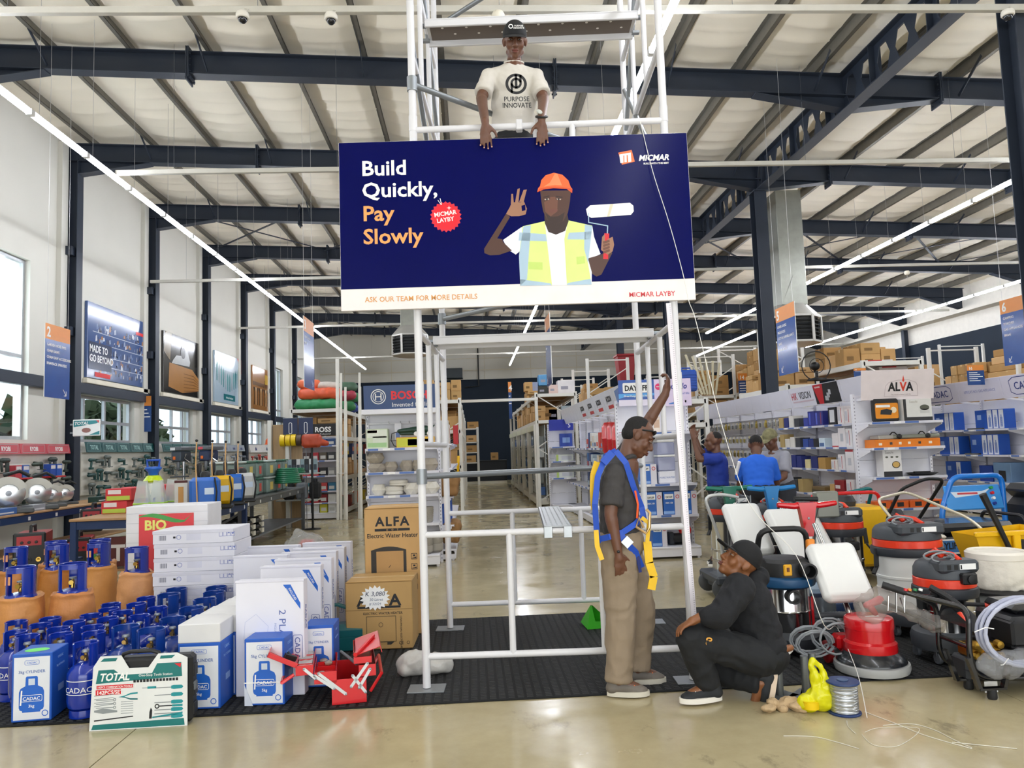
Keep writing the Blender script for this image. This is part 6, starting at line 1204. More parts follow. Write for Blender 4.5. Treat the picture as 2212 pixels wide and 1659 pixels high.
ribbon('waist_belt',[Q(1293,1165,4.81),Q(1315,1160,4.75),Q(1345,1150,4.76),Q(1372,1132,4.80),Q(1392,1112,4.86)],.036,HB,hl,NEAR,.005); ribbon('leg_strap',[Q(1338,1150,4.76),Q(1352,1172,4.75),Q(1372,1192,4.79),Q(1386,1225,4.84)],.04,HB,hl,NEAR,.004)
obj('buckle',MB().bar(Q(1348,1164,4.74),Q(1362,1178,4.74),.055,.006,NEAR),mat('#b9bcbe',.3,.8),hl); ribbon('chest_trim',[Q(1372,1060,4.78),Q(1378,1090,4.80),Q(1376,1118,4.82)],.012,mat('#f0602c',.5),hl,NEAR,.005); ribbon('shoulder_pad',[Q(1303,1000,4.77),Q(1322,978,4.77)],.05,HB,hl,NEAR,.012)
ribbon('lanyard',[Q(1290,998,4.84),Q(1282,1025,4.82),Q(1281,1060,4.81),Q(1284,1100,4.81)],.04,HY,hl,NEAR,.012); ribbon('lanyard',[Q(1287,1135,4.80),Q(1290,1180,4.79),Q(1300,1208,4.78)],.03,HY,hl,NEAR,.006); ribbon('lanyard',[Q(1398,1170,4.83),Q(1402,1215,4.83),Q(1412,1245,4.83),Q(1407,1272,4.83)],.05,HY,hl,NEAR,.012); ribbon('lanyard',[Q(1386,1118,4.83),Q(1402,1130,4.82),Q(1398,1172,4.82)],.025,HY,hl,NEAR,.006)
hk_ = [Q(1396,1100,4.81),Q(1404,1108,4.80),Q(1403,1140,4.80),Q(1395,1152,4.80),Q(1374,1138,4.80),Q(1380,1118,4.80),Q(1390,1140,4.80)]; obj('scaffold_hook',MB().tube(hk_,.009,8),mat('#c9a878',.3,.7),hl)
ribbon('web_tail',[Q(1376,1190,4.80),Q(1383,1235,4.82)],.02,mat('#1c2b6c',.6),hl,NEAR); obj('wrist_cord',MB().ell(Q(1336,1192,4.73),.01,6,4),BLACK,hl)
st = thing('measuring_staff','white graduated measuring staff held upright against the scaffold post','measuring staff'); p0,p1 = W(1500,1345,4.86),W(1444,655,4.98); obj('staff',MB().bar(p0,p1,.034,.008,NEAR),mat('#e2dde4',.35),st)
tk = MB()
for k in range(150): q = p0.lerp(p1,k/150); tk.bar(q+V(.004,-.0048,0),q+V(.004+(.012 if k % 10 == 0 else .007),-.0048,0),.0022,.0006,NEAR)
tk = obj('tick_mark',tk,mat('#6a6478',.5),st); tk['kind'] = 'stuff'
# --- crouching man
C_ = dict(head=W(1597,1214,4.74),hf=V(-.78,-.12,.62),hu=V(.62,0,.78),neck=W(1618,1252,4.76),tf=V(-.95,-.1,.1),chest=W(1614,1305,4.76),waist=W(1634,1362,4.74),pelvis=W(1648,1412,4.72),shL=W(1597,1272,4.60),shR=W(1604,1272,4.92),elL=W(1558,1330,4.52),wrL=W(1511,1334,4.54),elR=W(1560,1330,4.95),wrR=W(1515,1345,4.86),handL=V(-.9,-.0,-.38),handR=V(-1,0,-.2),thL=V(0,1,0),thR=V(0,-1,0),hipL=W(1640,1420,4.62),hipR=W(1640,1425,4.82),knL=W(1492,1378,4.58),knR=W(1556,1446,4.80),toeL=V(-1,-.05,0),toeR=V(-.3,.1,-1))
pa = G(1537,1522); C_['anL'] = V(pa.x-.0,pa.y+.03,.10); C_['anR'] = W(1642,1475,4.62)
hood = mat('#111318',.85,bump=.15,bscale=100,var=.1)
t,hc,HR,TR,S3,K = person('crouching man in a black hooded top and cap, looking up at the scaffold',C_,dict(skin=SKIN2,top=hood,legs=mat('#16181b',.85,var=.1),sleeve='long',hood=True,hem=.35,fit=.03,tfit=.022,gripL=(.45,.05,.5),gripR=(.4,.05,.5),crease=.011,top_name='hooded_top',base=(C_['pelvis'].x,4.65,0)))
ball_cap(t,hc,HR,mat('#0f1013',.85),.2); shoe(t,K['anL'],V(-1,-.06,0),V(0,0,1),mat('#1f2226',.7),mat('#e6e2d8',.5),mat('#d9d9d6',.5)); shoe(t,K['anR'],V(-.25,.1,-1),V(-.95,.2,.22),mat('#1f2226',.7),mat('#d9c4ac',.6),None)
NUM = (text('05',.05,mat('#e0a23c',.5),fr(K['knL'].lerp(K['hipL'],.16)+V(0,-.09,.02),(-.15,0,-1),(1,0,-.1)),t,bold=.03,ext=.0008))
obj('shirt_hem',MB().tube([K['pelvis']+V(.05,-.135,.04),K['pelvis']+V(.10,-.12,.02),K['pelvis']+V(.155,-.06,.03)],.012,6),mat('#d9d9d6',.8),t); obj('waist_skin',MB().cap(K['pelvis']+V(.07,-.125,.05),K['pelvis']+V(.14,-.085,.05),.022,.02),SKIN2,t)
# --- three people at the shelves beyond
def standing(label,px,py,Y,face,o,arms=None,lean=0,dz=0):
 h = W(px,py,Y); f = Vector(face).normalized(); r = f.cross(V(0,0,1)); n = h-V(0,0,.15)-f*(.03+lean*.3); pv = V(n.x-f.x*lean,n.y-f.y*lean,.95); d = dict(head=h,hf=f+V(0,0,-.25-lean),hu=V(0,0,1)+f*.2,neck=n,tf=f,chest=n.lerp(pv,.33),waist=n.lerp(pv,.68),pelvis=pv)
 for s,q in (('L',-1),('R',1)):
  d['sh'+s] = n+r*q*.165-V(0,0,.06); d['el'+s] = d['sh'+s]+r*q*.05+f*.1-V(0,0,.26); d['wr'+s] = d['el'+s]+f*.22-V(0,0,.08); d['hand'+s] = f+V(0,0,-.2); d['th'+s] = V(0,0,1); d['hip'+s] = pv+r*q*.09; d['kn'+s] = V(pv.x,pv.y,.5)+r*q*.1+f*.02; d['an'+s] = V(pv.x,pv.y,.1)+r*q*.1; d['toe'+s] = f
 for k,v in (arms or {}).items(): d[k] = v
 o = dict(voxel=.0125,crease=.008,base=(pv.x,pv.y,0),collar=True,fit=.024,hem=.5,**o); return person(label,d,o)
bs = mat('#1b3fb0',.8,var=.05); dk_ = mat('#16181f',.85)
Y = 9.55
t,hc,HR,TR,S4,K = standing('man in a deep blue shirt reaching up to the pump stand',1541,954,Y,(-1,.25,.25),dict(top=mat('#12308c',.8),legs=dk_),dict(elR=W(1512,975,Y+.1),wrR=W(1502,945,Y+.1),handR=V(-.2,0,1),elL=W(1510,992,Y-.15),wrL=W(1500,955,Y-.1),handL=V(-.1,0,1)))
hb = MB().at(MT(hc) @ HR.to_4x4()).ell((0,-.02,.045),(.078,.092,.084),16,10); obj('hair',hb,HAIR,t); [shoe(t,K['an'+s],V(-1,.2,0),V(0,0,1),BLACK,PAPER) for s in 'LR']
t,hc,HR,TR,S5,K = standing('man in a bright blue shirt seen from behind, bending over a shelf',1633,962,9.2,(.35,1,0),dict(top=mat('#1a5fd0',.8),legs=dk_),None,.12)
hb = MB().at(MT(hc) @ HR.to_4x4()).ell((0,-.02,.04),(.079,.094,.086),16,10); obj('hair',hb,HAIR,t); [shoe(t,K['an'+s],V(.3,1,0),V(0,0,1),BLACK,PAPER) for s in 'LR']; obj('side_panel',MB().tube([K['shL']+V(-.06,-.05,.02),K['shL'].lerp(K['elL'],.5)+V(-.075,-.03,0)],.022,8),PAPER,t)
t,hc,HR,TR,S6,K = standing('man in a camouflage cap and grey shirt, head bowed at the shelves',1664,950,9.75,(-.9,-.5,0),dict(top=mat('#9a9ba6',.85),legs=mat('#3a3c44',.85)),None,.1)
cm = mat('#7c7858',.85,var=.5,scale=22); ball_cap(t,hc,HR,cm); [shoe(t,K['an'+s],V(-1,-.4,0),V(0,0,1),BLACK,PAPER) for s in 'LR']
# ================================================================ SHELVING AND GOODS
SHW = mat('#e7e7ee',.4,var=.02); STRIP = mat('#4f6fb0',.4); SHW2 = mat('#d8d8e2',.5,var=.02)
_gm = {}
def gm(key,fn,m):
 if key not in _gm: _gm[key] = fn().mesh(key[0],m)
 return _gm[key]
def gondola(label,x,y,rz,w,shelves,depth=.42,H=2.15,header=None,hm=None,brackets=True,base=.16,s=1.0):
 """shelving bay: back panel with slotted posts, bracketed shelves with a ticket rail; front faces local -y"""
 t = thing('gondola_shelf',label,'shelving',(x,y,EYE*(1-s)),rz); t.scale = (s,s,s); zb = -EYE*(1-s)/s
 def bp():
  b = MB(); n = 5; h = (H-zb)/n
  for k in range(n): b.rb(-w/2,w/2,-.012,.012,zb+h*k+.002,zb+h*k+h-.002,.004)
  return b
 link('back_panel',gm(('back_panel',w,H,s),bp,SHW),t)
 s0 = s
 for s in (-1,1):
  def po():
   b = MB().bx(-.018,.018,-.05,.02,zb,H+.02)
   return b
  link('post',gm(('post',H,s0),po,SHW),t,(s*w/2,0,0))
  def sl():
   b = MB()
   for k in range(int(H/.05)): b.bx(-.006,.006,-.0515,-.05,.05+.05*k,.07+.05*k)
   return b
  o = link('slot',gm(('slot',H,s0),sl,mat('#8e8e98',.6)),t,(s*w/2,0,0)); o['kind'] = 'stuff'
 def bs(): return MB().rb(-w/2+.01,w/2-.01,-depth-.03,-.02,zb+base-.025,zb+base,.004).bx(-w/2+.01,w/2-.01,-depth-.02,-depth,zb+.03,zb+base-.025)
 link('base_shelf',gm(('base_shelf',w,depth,base,zb),bs,SHW),t)
 for s in (-1,1):
  f = link('foot',gm(('foot',depth),lambda: MB().rb(-.02,.02,-depth-.01,.02,.02,.09,.004).lathe([(.02,0),(.02,.02)],8,(0,-depth+.02,0)),SHW),t,(s*(w/2-.04),0,zb))
 for z in shelves:
  def sf(): return MB().rb(-w/2+.01,w/2-.01,-depth,-.015,-.022,0,.003)
  s_ = link('shelf',gm(('shelf',w,depth),sf,SHW),t,(0,0,z))
  def tr(): return MB().bx(-w/2+.012,w/2-.012,-depth-.006,-depth,-.03,.006)
  r = link('ticket_rail',gm(('ticket_rail',w,depth),tr,SHW2),s_)
  xs = -w/2+.05
  for q in range(3):
   ww = rnd.choice((.14,.2,.26)) if q != 1 else .1
   if xs+ww < w/2-.03: link('ticket',gm(('ticket',ww),lambda: MB().bx(0,ww,-.0012,0,-.026,.002),STRIP if q != 1 else PAPER),s_,(xs,-depth-.006,0))
   xs += ww+.06
  if brackets:
   for s in (-1,1): link('bracket',gm(('bracket',depth),lambda: MB().add([(-.004,-.02,0),(.004,-.02,0),(.004,-.02,-.14),(-.004,-.02,-.14),(-.004,-depth+.03,0),(.004,-depth+.03,0),(.004,-depth+.03,-.03),(-.004,-depth+.03,-.03)],[(0,3,2,1),(4,5,6,7),(0,1,5,4),(1,2,6,5),(2,3,7,6),(3,0,4,7)]),SHW),s_,(s*(w/2-.012),0,-.022))
 return t
def wpos(g,x,y,z): return MT(g.location) @ MR(g.rotation_euler.z,4,'Z') @ (V(x,y,z)*g.scale.x)
def marked(): return set(o.name for o in bpy.data.objects)
def shrink(old,s):
 for o in bpy.data.objects:
  if o.parent is None and o.name not in old and o.get('category') != 'shelving': o.scale = (s,s,s)
_bm = {}
def product(label,P,rz,w,d,h,hexc,cat='box',group=None,front=None,name='boxed_product',stripe=None):
 """printed retail box; front = list of (x0,x1,y0,y1,colour) panels in fractions of its face"""
 t = thing(name,label,cat,P,rz,group)
 k = (round(w,3),round(d,3),round(h,3),hexc)
 if k not in _bm: _bm[k] = MB().rb(-w/2,w/2,-d/2,d/2,0,h,min(.004,w*.03)).mesh('carton_body',mat(hexc,.45))
 link('carton_body',_bm[k],t)
 for (a,b,c,e,col) in (front or ()):
  kk = (k,a,b,c,e,col)
  if kk not in _bm: _bm[kk] = MB().bx(-w/2+w*a,-w/2+w*b,-d/2-.0012,-d/2+.0004,h*c,h*e).mesh('printed_panel',mat(col,.45))
  link('printed_panel',_bm[kk],t)
 return t
def pile(g,where,z,items,y=-.24,what='box',cat='box',group=None):
 """items: (x, w, h, d, colour, colour word, panels) put on the shelf at height z of gondola g"""
 for i,it in enumerate(items):
  x,w,h,d,hexc,cw,fr_ = it[:7]; dz = it[7] if len(it) > 7 else 0
  product('%s %s on %s, %s along it' % (cw,what,where,ORD[i]),wpos(g,x,y,z+dz+.001),g.rotation_euler.z,w,d,h,hexc,cat,group or 'goods on %s' % where,fr_)
def pot(label,P,r,h,m,n=7,kind=0,group='concrete pots'):
 t = thing('planter_pot',label,'pot',P,rnd.random()*2,group); b = MB()
 if kind == 0:                                    # faceted
  v = []; f = []
  rs = [(r*.62,0,0),(r,h*.5,.5),(r*.72,h,0)]
  for (rr,z,o) in rs:
   for k in range(n): a = 2*PI*(k+o)/n; v.append((rr*cos(a),rr*sin(a),z))
  f.append(tuple(range(n))[::-1])
  for k in range(n):
   f += [(k,(k+1) % n,n+k),((k+1) % n,n+(k+1) % n,n+k),(n+k,n+(k+1) % n,2*n+(k+1) % n),(n+k,2*n+(k+1) % n,2*n+k)]
  for k in range(n): a = 2*PI*k/n; v.append((r*.6*cos(a),r*.6*sin(a),h))
  for k in range(n): a = 2*PI*k/n; v.append((r*.5*cos(a),r*.5*sin(a),h*.6))
  for k in range(n): f += [(2*n+k,2*n+(k+1) % n,3*n+(k+1) % n,3*n+k),(3*n+k,3*n+(k+1) % n,4*n+(k+1) % n,4*n+k)]
  f.append(tuple(range(4*n,5*n))); obj('pot_shell',b.add(v,f),m,t,ang=0)
 else:
  pr = [(r*.8,0),(r*.86,h*.05),(r,h*.9),(r,h),(r*.86,h),(r*.8,h*.6),(0,h*.6)] if kind == 1 else [(r*.7,0),(r*.98,h*.12),(r*.98,h*.4),(r*.93,h*.45),(r,h*.5),(r,h*.82),(r*.85,h),(r*.7,h),(r*.65,h*.7),(0,h*.7)]
  obj('pot_shell',b.lathe(pr,20),m,t)
  if kind == 1:
   db = MB()
   for j in range(6):
    for k in range(18): a = 2*PI*(k+.5*(j % 2))/18; rr = r*(.87+.13*j/6)+.001; db.ell((rr*cos(a),rr*sin(a),h*(.12+.13*j)),(.006,.006,.008),6,4)
   o = obj('dimple',db,m,t); o['kind'] = 'stuff'
 obj('soil_bed',MB().lathe([(r*.5,h*.6),(0,h*.62)],12),mat('#4c443a',.9),t); return t
# --- end shelf with the navy header (second from the tables)
g1 = gondola('white end shelf with a navy header, holding concrete pots behind the brown cartons',-.955,10.95,0,1.0,(1.61,1.285,.97,.58))
obj('canopy_shelf',MB().rb(-.53,.53,-.42,-.01,2.08,2.15,.005).add([(-.5,-.4,2.08),(-.49,-.4,2.08),(-.49,-.02,2.0),(-.5,-.02,1.94)],[(0,1,2,3)]),SHW,g1)
hb = obj('header_board',MB().at(fr((0,-.36,2.15),(1,0,0),(0,-.12,1))).rb(-.5,.5,0,.33,-.012,0,.002),mat('#123a6e',.3),g1)
M_ = fr((0,-.3605,2.15),(1,0,0),(0,-.12,1)); wh_ = PAPER
text('BOSCH',.155,mat('#e0202e',.4),M_ @ MT((-.13,.135,.002)),hb,'LEFT',.035,sx=1.0); text('Invented for life',.085,wh_,M_ @ MT((-.12,.03,.002)),hb,'LEFT',sx=1.0)
ring('emblem',-.3,.175,.098,.012,wh_,M_,hb,32); ring('emblem',-.3,.175,.072,.008,wh_,M_,hb,28)
for a,b,c,d in ((-.345,-.33,.13,.22),(-.27,-.255,.13,.22),(-.33,-.27,.168,.182)): dec('emblem',rect(a,b,c,d),wh_,M_,hb,.002)
obj('peg_rail',MB().rb(-.48,.48,-.06,-.03,1.95,1.98,.003),SHW,g1)
for x in (-.18,-.02,.1,.3): obj('peg_hook',MB().tube([(x,-.05,1.965),(x,-.2,1.96),(x,-.22,1.985)],.004,5),CHROME,g1)
product('narrow white blister box hanging from a peg of the navy-headed end shelf',wpos(g1,-.06,-.17,1.72),0,.09,.04,.24,'#e6e6ee','box',None,[(.15,.8,.1,.45,'#6d86c4')])
product('pale green and white tool carton on the top shelf of the navy-headed end shelf',wpos(g1,-.33,-.24,1.612),0,.29,.24,.27,'#c9d6b8','carton',None,[(.04,.96,.55,.95,'#dfe4d6'),(.06,.94,.08,.3,'#9fc48a'),(.05,.5,.8,.93,'#b84a4c'),(.3,.95,.3,.62,'#d5dccb')])
product('yellow and green tool carton under the corded sander',wpos(g1,.19,-.24,1.612),0,.52,.22,.145,'#d9a51e','carton',None,[(.02,.6,.1,.9,'#c7c832'),(.3,.85,.2,.8,'#3f8a3a'),(.62,.98,.1,.9,'#e0b02a')])
t = thing('belt_sander','dark green corded sander lying on the yellow tool carton','power tool',wpos(g1,.18,-.24,1.765)); gn = mat('#1f4034',.4)
blob('housing',MB().cap((-.22,0,.08),(.02,0,.10),.028,.04).cap((0,0,.09),(.2,0,.09),.045,.04).cap((-.2,0,.04),(.2,0,.03),.016,.02).ell((.14,0,.10),(.08,.05,.05)),gn,t,.008,2)
for x in (.02,.2): obj('drive_wheel',MB().at(MT((x,-.05,.035)) @ MR(PI/2,4,'X')).lathe([(.03,-.01),(.034,0),(.03,.01),(.01,.012)],14),PAPER,t)
obj('power_cord',MB().tube([(-.24,0,.07),(-.32,0,.05),(-.33,-.02,-.04),(-.29,-.04,-.12),(-.2,-.06,-.147)],.006,6),BLACK,t); obj('handle_tail',MB().cap((.22,0,.1),(.27,0,.15),.02,.008),gn,t)
cg = mat('#a39a8c',.85,var=.08,bump=.2,bscale=60); cw_ = mat('#d9d5ca',.8,var=.04); cg2 = mat('#9b968c',.85,var=.08)
for i,(x,r,h,dz) in enumerate(((-.35,.14,.12,0),(-.37,.135,.14,.125),(-.16,.10,.14,0),(.06,.105,.15,0),(.22,.10,.15,0),(.37,.13,.17,0))): pot('%s grey faceted pot along the upper pot shelf' % ('stacked' if i == 1 else ORD[i]),wpos(g1,x,-.25,1.287+dz),r,h,cg,6+i % 3,0,'grey pots')
for i,(x,r,h,dz,k) in enumerate(((-.33,.105,.15,0,0),(-.12,.125,.12,0,2),(-.06,.13,.08,.122,2),(.12,.13,.155,0,0),(.37,.14,.16,0,0))): pot('%s whitish pot along the lower pot shelf' % ('stacked' if i == 2 else ORD[i]),wpos(g1,x,-.25,.972+dz),r,h,cw_,7,k,'white pots')
pot('ribbed grey planter on the low shelf behind the scaffold post',wpos(g1,.31,-.25,.582),.10,.21,cg2,8,1); pot('plain round grey planter on the base shelf',wpos(g1,.28,-.29,.162),.115,.25,cg2,8,2); pot('plain round grey planter on the base shelf, further back',wpos(g1,.41,-.16,.162),.115,.27,cg2,8,2)
# --- end shelf with the blue pump header
g2 = gondola('white end shelf with a blue and lilac pump header, behind the standing man',2.56,10.72,0,1.0,(1.70,1.0,.58))
M_ = FRONT(0,-.26,0); hd = obj('header_board',MB().at(M_).rb(-.5,0,2.08,2.44,-.012,0,.002),mat('#1c4fa4',.3),g2); h2 = obj('header_board',MB().at(M_).rb(0,.52,2.06,2.44,-.012,0,.002),mat('#d9c9e6',.35),g2); obj('header_strut',MB().rb(-.45,-.42,-.26,-.02,2.1,2.14,.004).rb(.42,.45,-.26,-.02,2.1,2.14,.004),SHW,g2)
dec('printed_panel',rrect(-.44,-.06,2.26,2.40,.02),PAPER,M_,hd,.002); text('DAYLIFF',.105,INK,M_ @ MT((-.25,2.29,.004)),hd,bold=.03,sx=.85); dec('printed_panel',[(-.5,2.18),(-.4,2.21),(-.2,2.19),(0,2.22),(0,2.25),(-.5,2.25)],mat('#4fa0e0',.4),M_,hd,.002); text('Great Pumps, Great Value',.034,PAPER,M_ @ MT((-.25,2.205,.004)),hd,bold=.02,shear=.2)
dec('printed_panel',rect(-.5,0,2.08,2.165),mat('#e2dcee',.4),M_,hd,.002)
text('pedrollo',.11,mat('#23308a',.4),M_ @ MT((.30,2.30,.002)),h2,bold=.03,sx=.85,shear=.2); text('spring of life',.045,mat('#6a78c0',.4),M_ @ MT((.38,2.22,.002)),h2,shear=.2); dec('emblem',circ(.06,2.335,.045,18),mat('#d8246a',.4),M_,h2,.002); dec('emblem',rect(.03,.105,2.33,2.34),PAPER,M_,h2,.003)
dec('printed_panel',[(.2,2.1),(.3,2.12),(.38,2.1),(.38,2.09),(.2,2.085)],mat('#3f78c8',.4),M_,h2,.002)
def dbox(label,x,z,w,h,model=None,dz=0):
 t = product(label,wpos(g2,x,-.25,z+.001),0,w,.24,h,'#2a63b4','carton','blue pump cartons',[(0,.62,.04,.16,'#8fb2e0'),(.66,1,0,1,'#d9d6dc')]); M_ = FRONT(0,-.1222,0)
 dec('printed_panel',rect(-w*.42,w*.1,h*.68,h*.9),PAPER,M_,t); text('DAYLIFF',w*.15,INK,M_ @ MT((-w*.16,h*.73,.0015)),t,bold=.03,sx=.7)
 if model: text(model,w*.13,PAPER,M_ @ MT((-w*.16,h*.48,.001)),t,bold=.02,sx=.8)
 ring('printed_seal',w*.33,h*.78,w*.09,w*.04,mat('#c64a50',.4),M_,t); return t
dbox('blue pump carton on the middle shelf beside the water purifier',-.17,1.0,.24,.27)
for i,(x,m) in enumerate(((-.36,None),(-.11,'DDC 150'),(.14,'DDC 158'),(.37,None))): dbox('%s blue pump carton along the lower shelf behind the standing man' % ORD[i],x,.58,.235,.31,m)
dbox('blue pump carton on the base shelf beside the black pump',-.05,.16,.2,.29)
t = thing('water_purifier','tall clear and white water purifier on the middle shelf of the pump stand','water purifier',wpos(g2,.10,-.24,1.001)); cl = mat('#b9bedc',.1,var=.02,trans=.35,key='clearblue')
obj('base_tank',MB().rb(-.12,.12,-.11,.11,0,.17,.015),mat('#eaeaf0',.4),t); obj('lower_bowl',MB().rb(-.12,.12,-.11,.11,.172,.36,.012),cl,t); obj('filter_core',MB().lathe([(.06,.18),(.06,.34)],14),mat('#5a5468',.5),t); obj('middle_band',MB().rb(-.125,.125,-.115,.115,.362,.39,.008),PAPER,t); obj('upper_bowl',MB().rb(-.12,.12,-.11,.11,.392,.56,.012),cl,t); obj('lid',MB().rb(-.125,.125,-.115,.115,.562,.60,.012),PAPER,t); text('PURE WATER',.035,mat('#5878b8',.4),FRONT(0,-.1105,.07),t)
t = thing('water_pump','black water pump with a red pressure tank on the base shelf of the pump stand','water pump',wpos(g2,.27,-.22,.162)); obj('motor',MB().at(MT((0,0,.08)) @ MR(PI/2,4,'Y')).lathe([(.05,-.13),(.075,-.11),(.075,.1),(.05,.13)],18),BLACK,t); obj('pressure_tank',MB().at(MT((.07,0,.19)) @ MR(PI/2,4,'Y')).lathe([(0,-.09),(.05,-.07),(.06,0),(.05,.07),(0,.09)],18),RED,t); obj('pump_head',MB().rb(-.18,-.09,-.07,.07,0,.17,.02),DG2,t); obj('foot_plate',MB().rb(-.12,.12,-.06,.06,0,.012,.003),BLACK,t)
product('small pale carton high on the pump stand by the raised arm',wpos(g2,.0,-.2,1.702),0,.12,.12,.22,'#e2d4c6','carton',None,[(.1,.9,.3,.8,'#c9a890')])
# --- long run with the sloping white header (far side of the crouching man)
hk = []; KS = .871; OLD = marked()
HX = 6.12*KS
for k in range(9):
 y = (11.5+1.0*k)*KS; g = gondola('%s bay from the front of the long shelf run with the security-camera header' % ORD[k],HX+.32,y,-PI/2,1.0,(1.76,1.38,1.0,.55) if k < 4 else (.95,.55),.36,2.15,s=KS); hk.append(g)
 hp = obj('header_board',MB().at(fr((0,-.45,2.12),(1,0,0),(0,-.22,1))).rb(-.497,.497,0,.36,-.01,0,.002),mat('#dcdce8',.35,var=.02),g); obj('header_arm',MB().bar((.45,-.03,2.1),(.45,-.44,2.14),.03),SHW,g)
 M_ = fr((0,-.451,2.12),(1,0,0),(0,-.22,1))
 if k == 2:
  text('HIK',.19,mat('#c01f2e',.4),M_ @ MT((-.30,.14,.002)),hp,'CENTER',.0,sx=.8); text('VISION',.19,INK,M_ @ MT((.14,.14,.002)),hp,'CENTER',.0,sx=.8); dec('printed_reflection',rect(-.4,.46,.085,.11),mat('#c9b4be',.4),M_,hp,.002)
 if k == 1:
  dec('printed_panel',rect(-.47,.42,.01,.35),INK,M_,hp,.002); dec('printed_panel',[(-.47,.35),(-.1,.35),(-.2,.01),(-.36,.01)],mat('#b81c28',.4),M_,hp,.003)
  for q in range(3): dec('printed_camera',[(-.12+.08*q,.06+.05*q),(.0+.06*q,.05+.05*q),(.02+.06*q,.13+.05*q),(-.1+.08*q,.14+.05*q)],mat('#b9bcc2',.4),M_,hp,.004)
  text('NETWORK',.04,PAPER,M_ @ MT((-.3,.29,.004)),hp,bold=.01)
_wb = [(.06,.4,.2,.8,'#c9c9d2'),(.55,.62,.1,.9,'#b8323c')]
for k,(z,its) in enumerate(((1.76,[(.35,.22,.26,.2,'#e6e0e0','white red-lined',_wb),(.1,.22,.30,.2,'#e8e2e2','tall white red-lined',_wb),(-.2,.28,.30,.2,'#16181f','black router',[(.2,.8,.15,.85,'#d9dbe0')])]),(1.38,[(.33,.2,.3,.2,'#e6e4e6','white slim',_wb),(.09,.24,.32,.2,'#e9e4e6','white camera',[(.3,.7,.3,.7,'#b9bcc4')]),(-.15,.22,.24,.2,'#e4dfe0','white red-striped',[(0,1,0,.1,'#b8323c')])]),(1.0,[(.3,.26,.34,.2,'#e9e6e8','white tall',[(.3,.7,.25,.6,'#c2c4cc'),(0,1,.9,1,'#b8323c')]),(.02,.22,.26,.2,'#e4e0e2','white square',_wb),(-.24,.22,.17,.2,'#e2dcd6','white low',_wb)]),(.55,[(.3,.26,.3,.24,'#e4dcdc','white deep',_wb),(-.05,.34,.28,.26,'#8e1e26','dark red surveillance',[(.1,.6,.5,.7,'#e4dcdc')]),(-.36,.2,.2,.2,'#c9a36a','brown',None)]))):
 pile(hk[1],'%s shelf of the nearest camera-goods bay' % ORD[k],z,its)
for k,(z,its) in enumerate(((1.76,[(.3,.3,.26,.2,'#232a7c','navy',[(.1,.3,.1,.9,'#5868c8'),(.7,.8,.1,.9,'#8a3a5c')]),(.0,.28,.27,.2,'#1f2a86','deep blue',[(.2,.4,.1,.9,'#4a5cc4')]),(-.26,.18,.16,.18,'#2b3c9c','small blue',None)]),(1.38,[(.33,.22,.16,.18,'#cfe0ea','pale blue',[(.1,.9,.1,.5,'#4c6a9c')]),(.1,.2,.16,.18,'#24262c','black',None),(-.1,.2,.14,.18,'#243478','navy flat',None),(-.33,.2,.16,.18,'#2b4a9a','mid blue',None)]),(1.0,[(.3,.28,.2,.2,'#b08a4a','ochre',None),(.0,.26,.22,.2,'#1f2b6c','navy',None),(-.28,.2,.16,.2,'#e0d4a0','pale yellow',None)]),(.55,[(.2,.5,.14,.3,'#7a6440','camouflage-coloured',[(0,1,.3,.6,'#4c4430')])]))):
 pile(hk[2],'%s shelf of the second camera-goods bay' % ORD[k],z,its)
for b in (3,):
 for k,z in enumerate((1.76,1.38,1.0,.55)): pile(hk[b],'%s shelf of the %s camera-goods bay' % (ORD[k],ORD[b]),z,[(-.36+.24*q,.2,RU(.14,.26),.2,rnd.choice(['#e2dfd8','#27347c','#d9d4cc','#3c3f46','#b9a06a']),rnd.choice(['square','upright','plain','small']),None) for q in range(4)])
# hanging blister packs
bk_ = [MB().rb(-.045,.045,-.002,.0,-.16,0,.001).mesh('backing_card',m) for m in (mat('#d9cf9c',.5),mat('#d8d8d4',.5),mat('#c4a94c',.5),mat('#e6e2da',.5))]
bl_ = [MB().rb(-.03,.03,-.03,-.002,-.14,-.05,.01).mesh('blister',m) for m in (mat('#8b7a48',.2,.5),mat('#a9acb0',.2,.6),mat('#c7b56c',.2,.4),mat('#77797c',.3,.4))]
nbp = 0
for b in range(4,9):
 rail = thing('peg_rail','%s peg rail bay of the hanging packs, counted inward' % ORD[b-4],'rail',hk[b].location,-PI/2,'peg rails'); rail.scale = hk[b].scale
 for z in (2.0,1.68,1.36): obj('hook_bar',MB().rb(-.48,.48,-.05,-.02,z,z+.02,.003),SHW,rail)
 for j,z in enumerate((1.98,1.66,1.34)):
  for q in range(8):
   i = rnd.randrange(4); P = wpos(hk[b],-.42+.12*q,-.22-.06*(q % 2),z-.02); t = thing('blister_pack','%s small blister pack along the %s hook row of the %s peg bay' % (ORD[q],('top','middle','low')[j],ORD[b-4]),'blister pack',P,-PI/2,'hanging blister packs'); link('backing_card',bk_[i],t); link('blister',bl_[(i+j) % 4],t)
   obj_ = link('hook',gm(('hook',),lambda: MB().tube([(0,-.0,-.01),(0,.2,.0)],.003,4),CHROME),t)
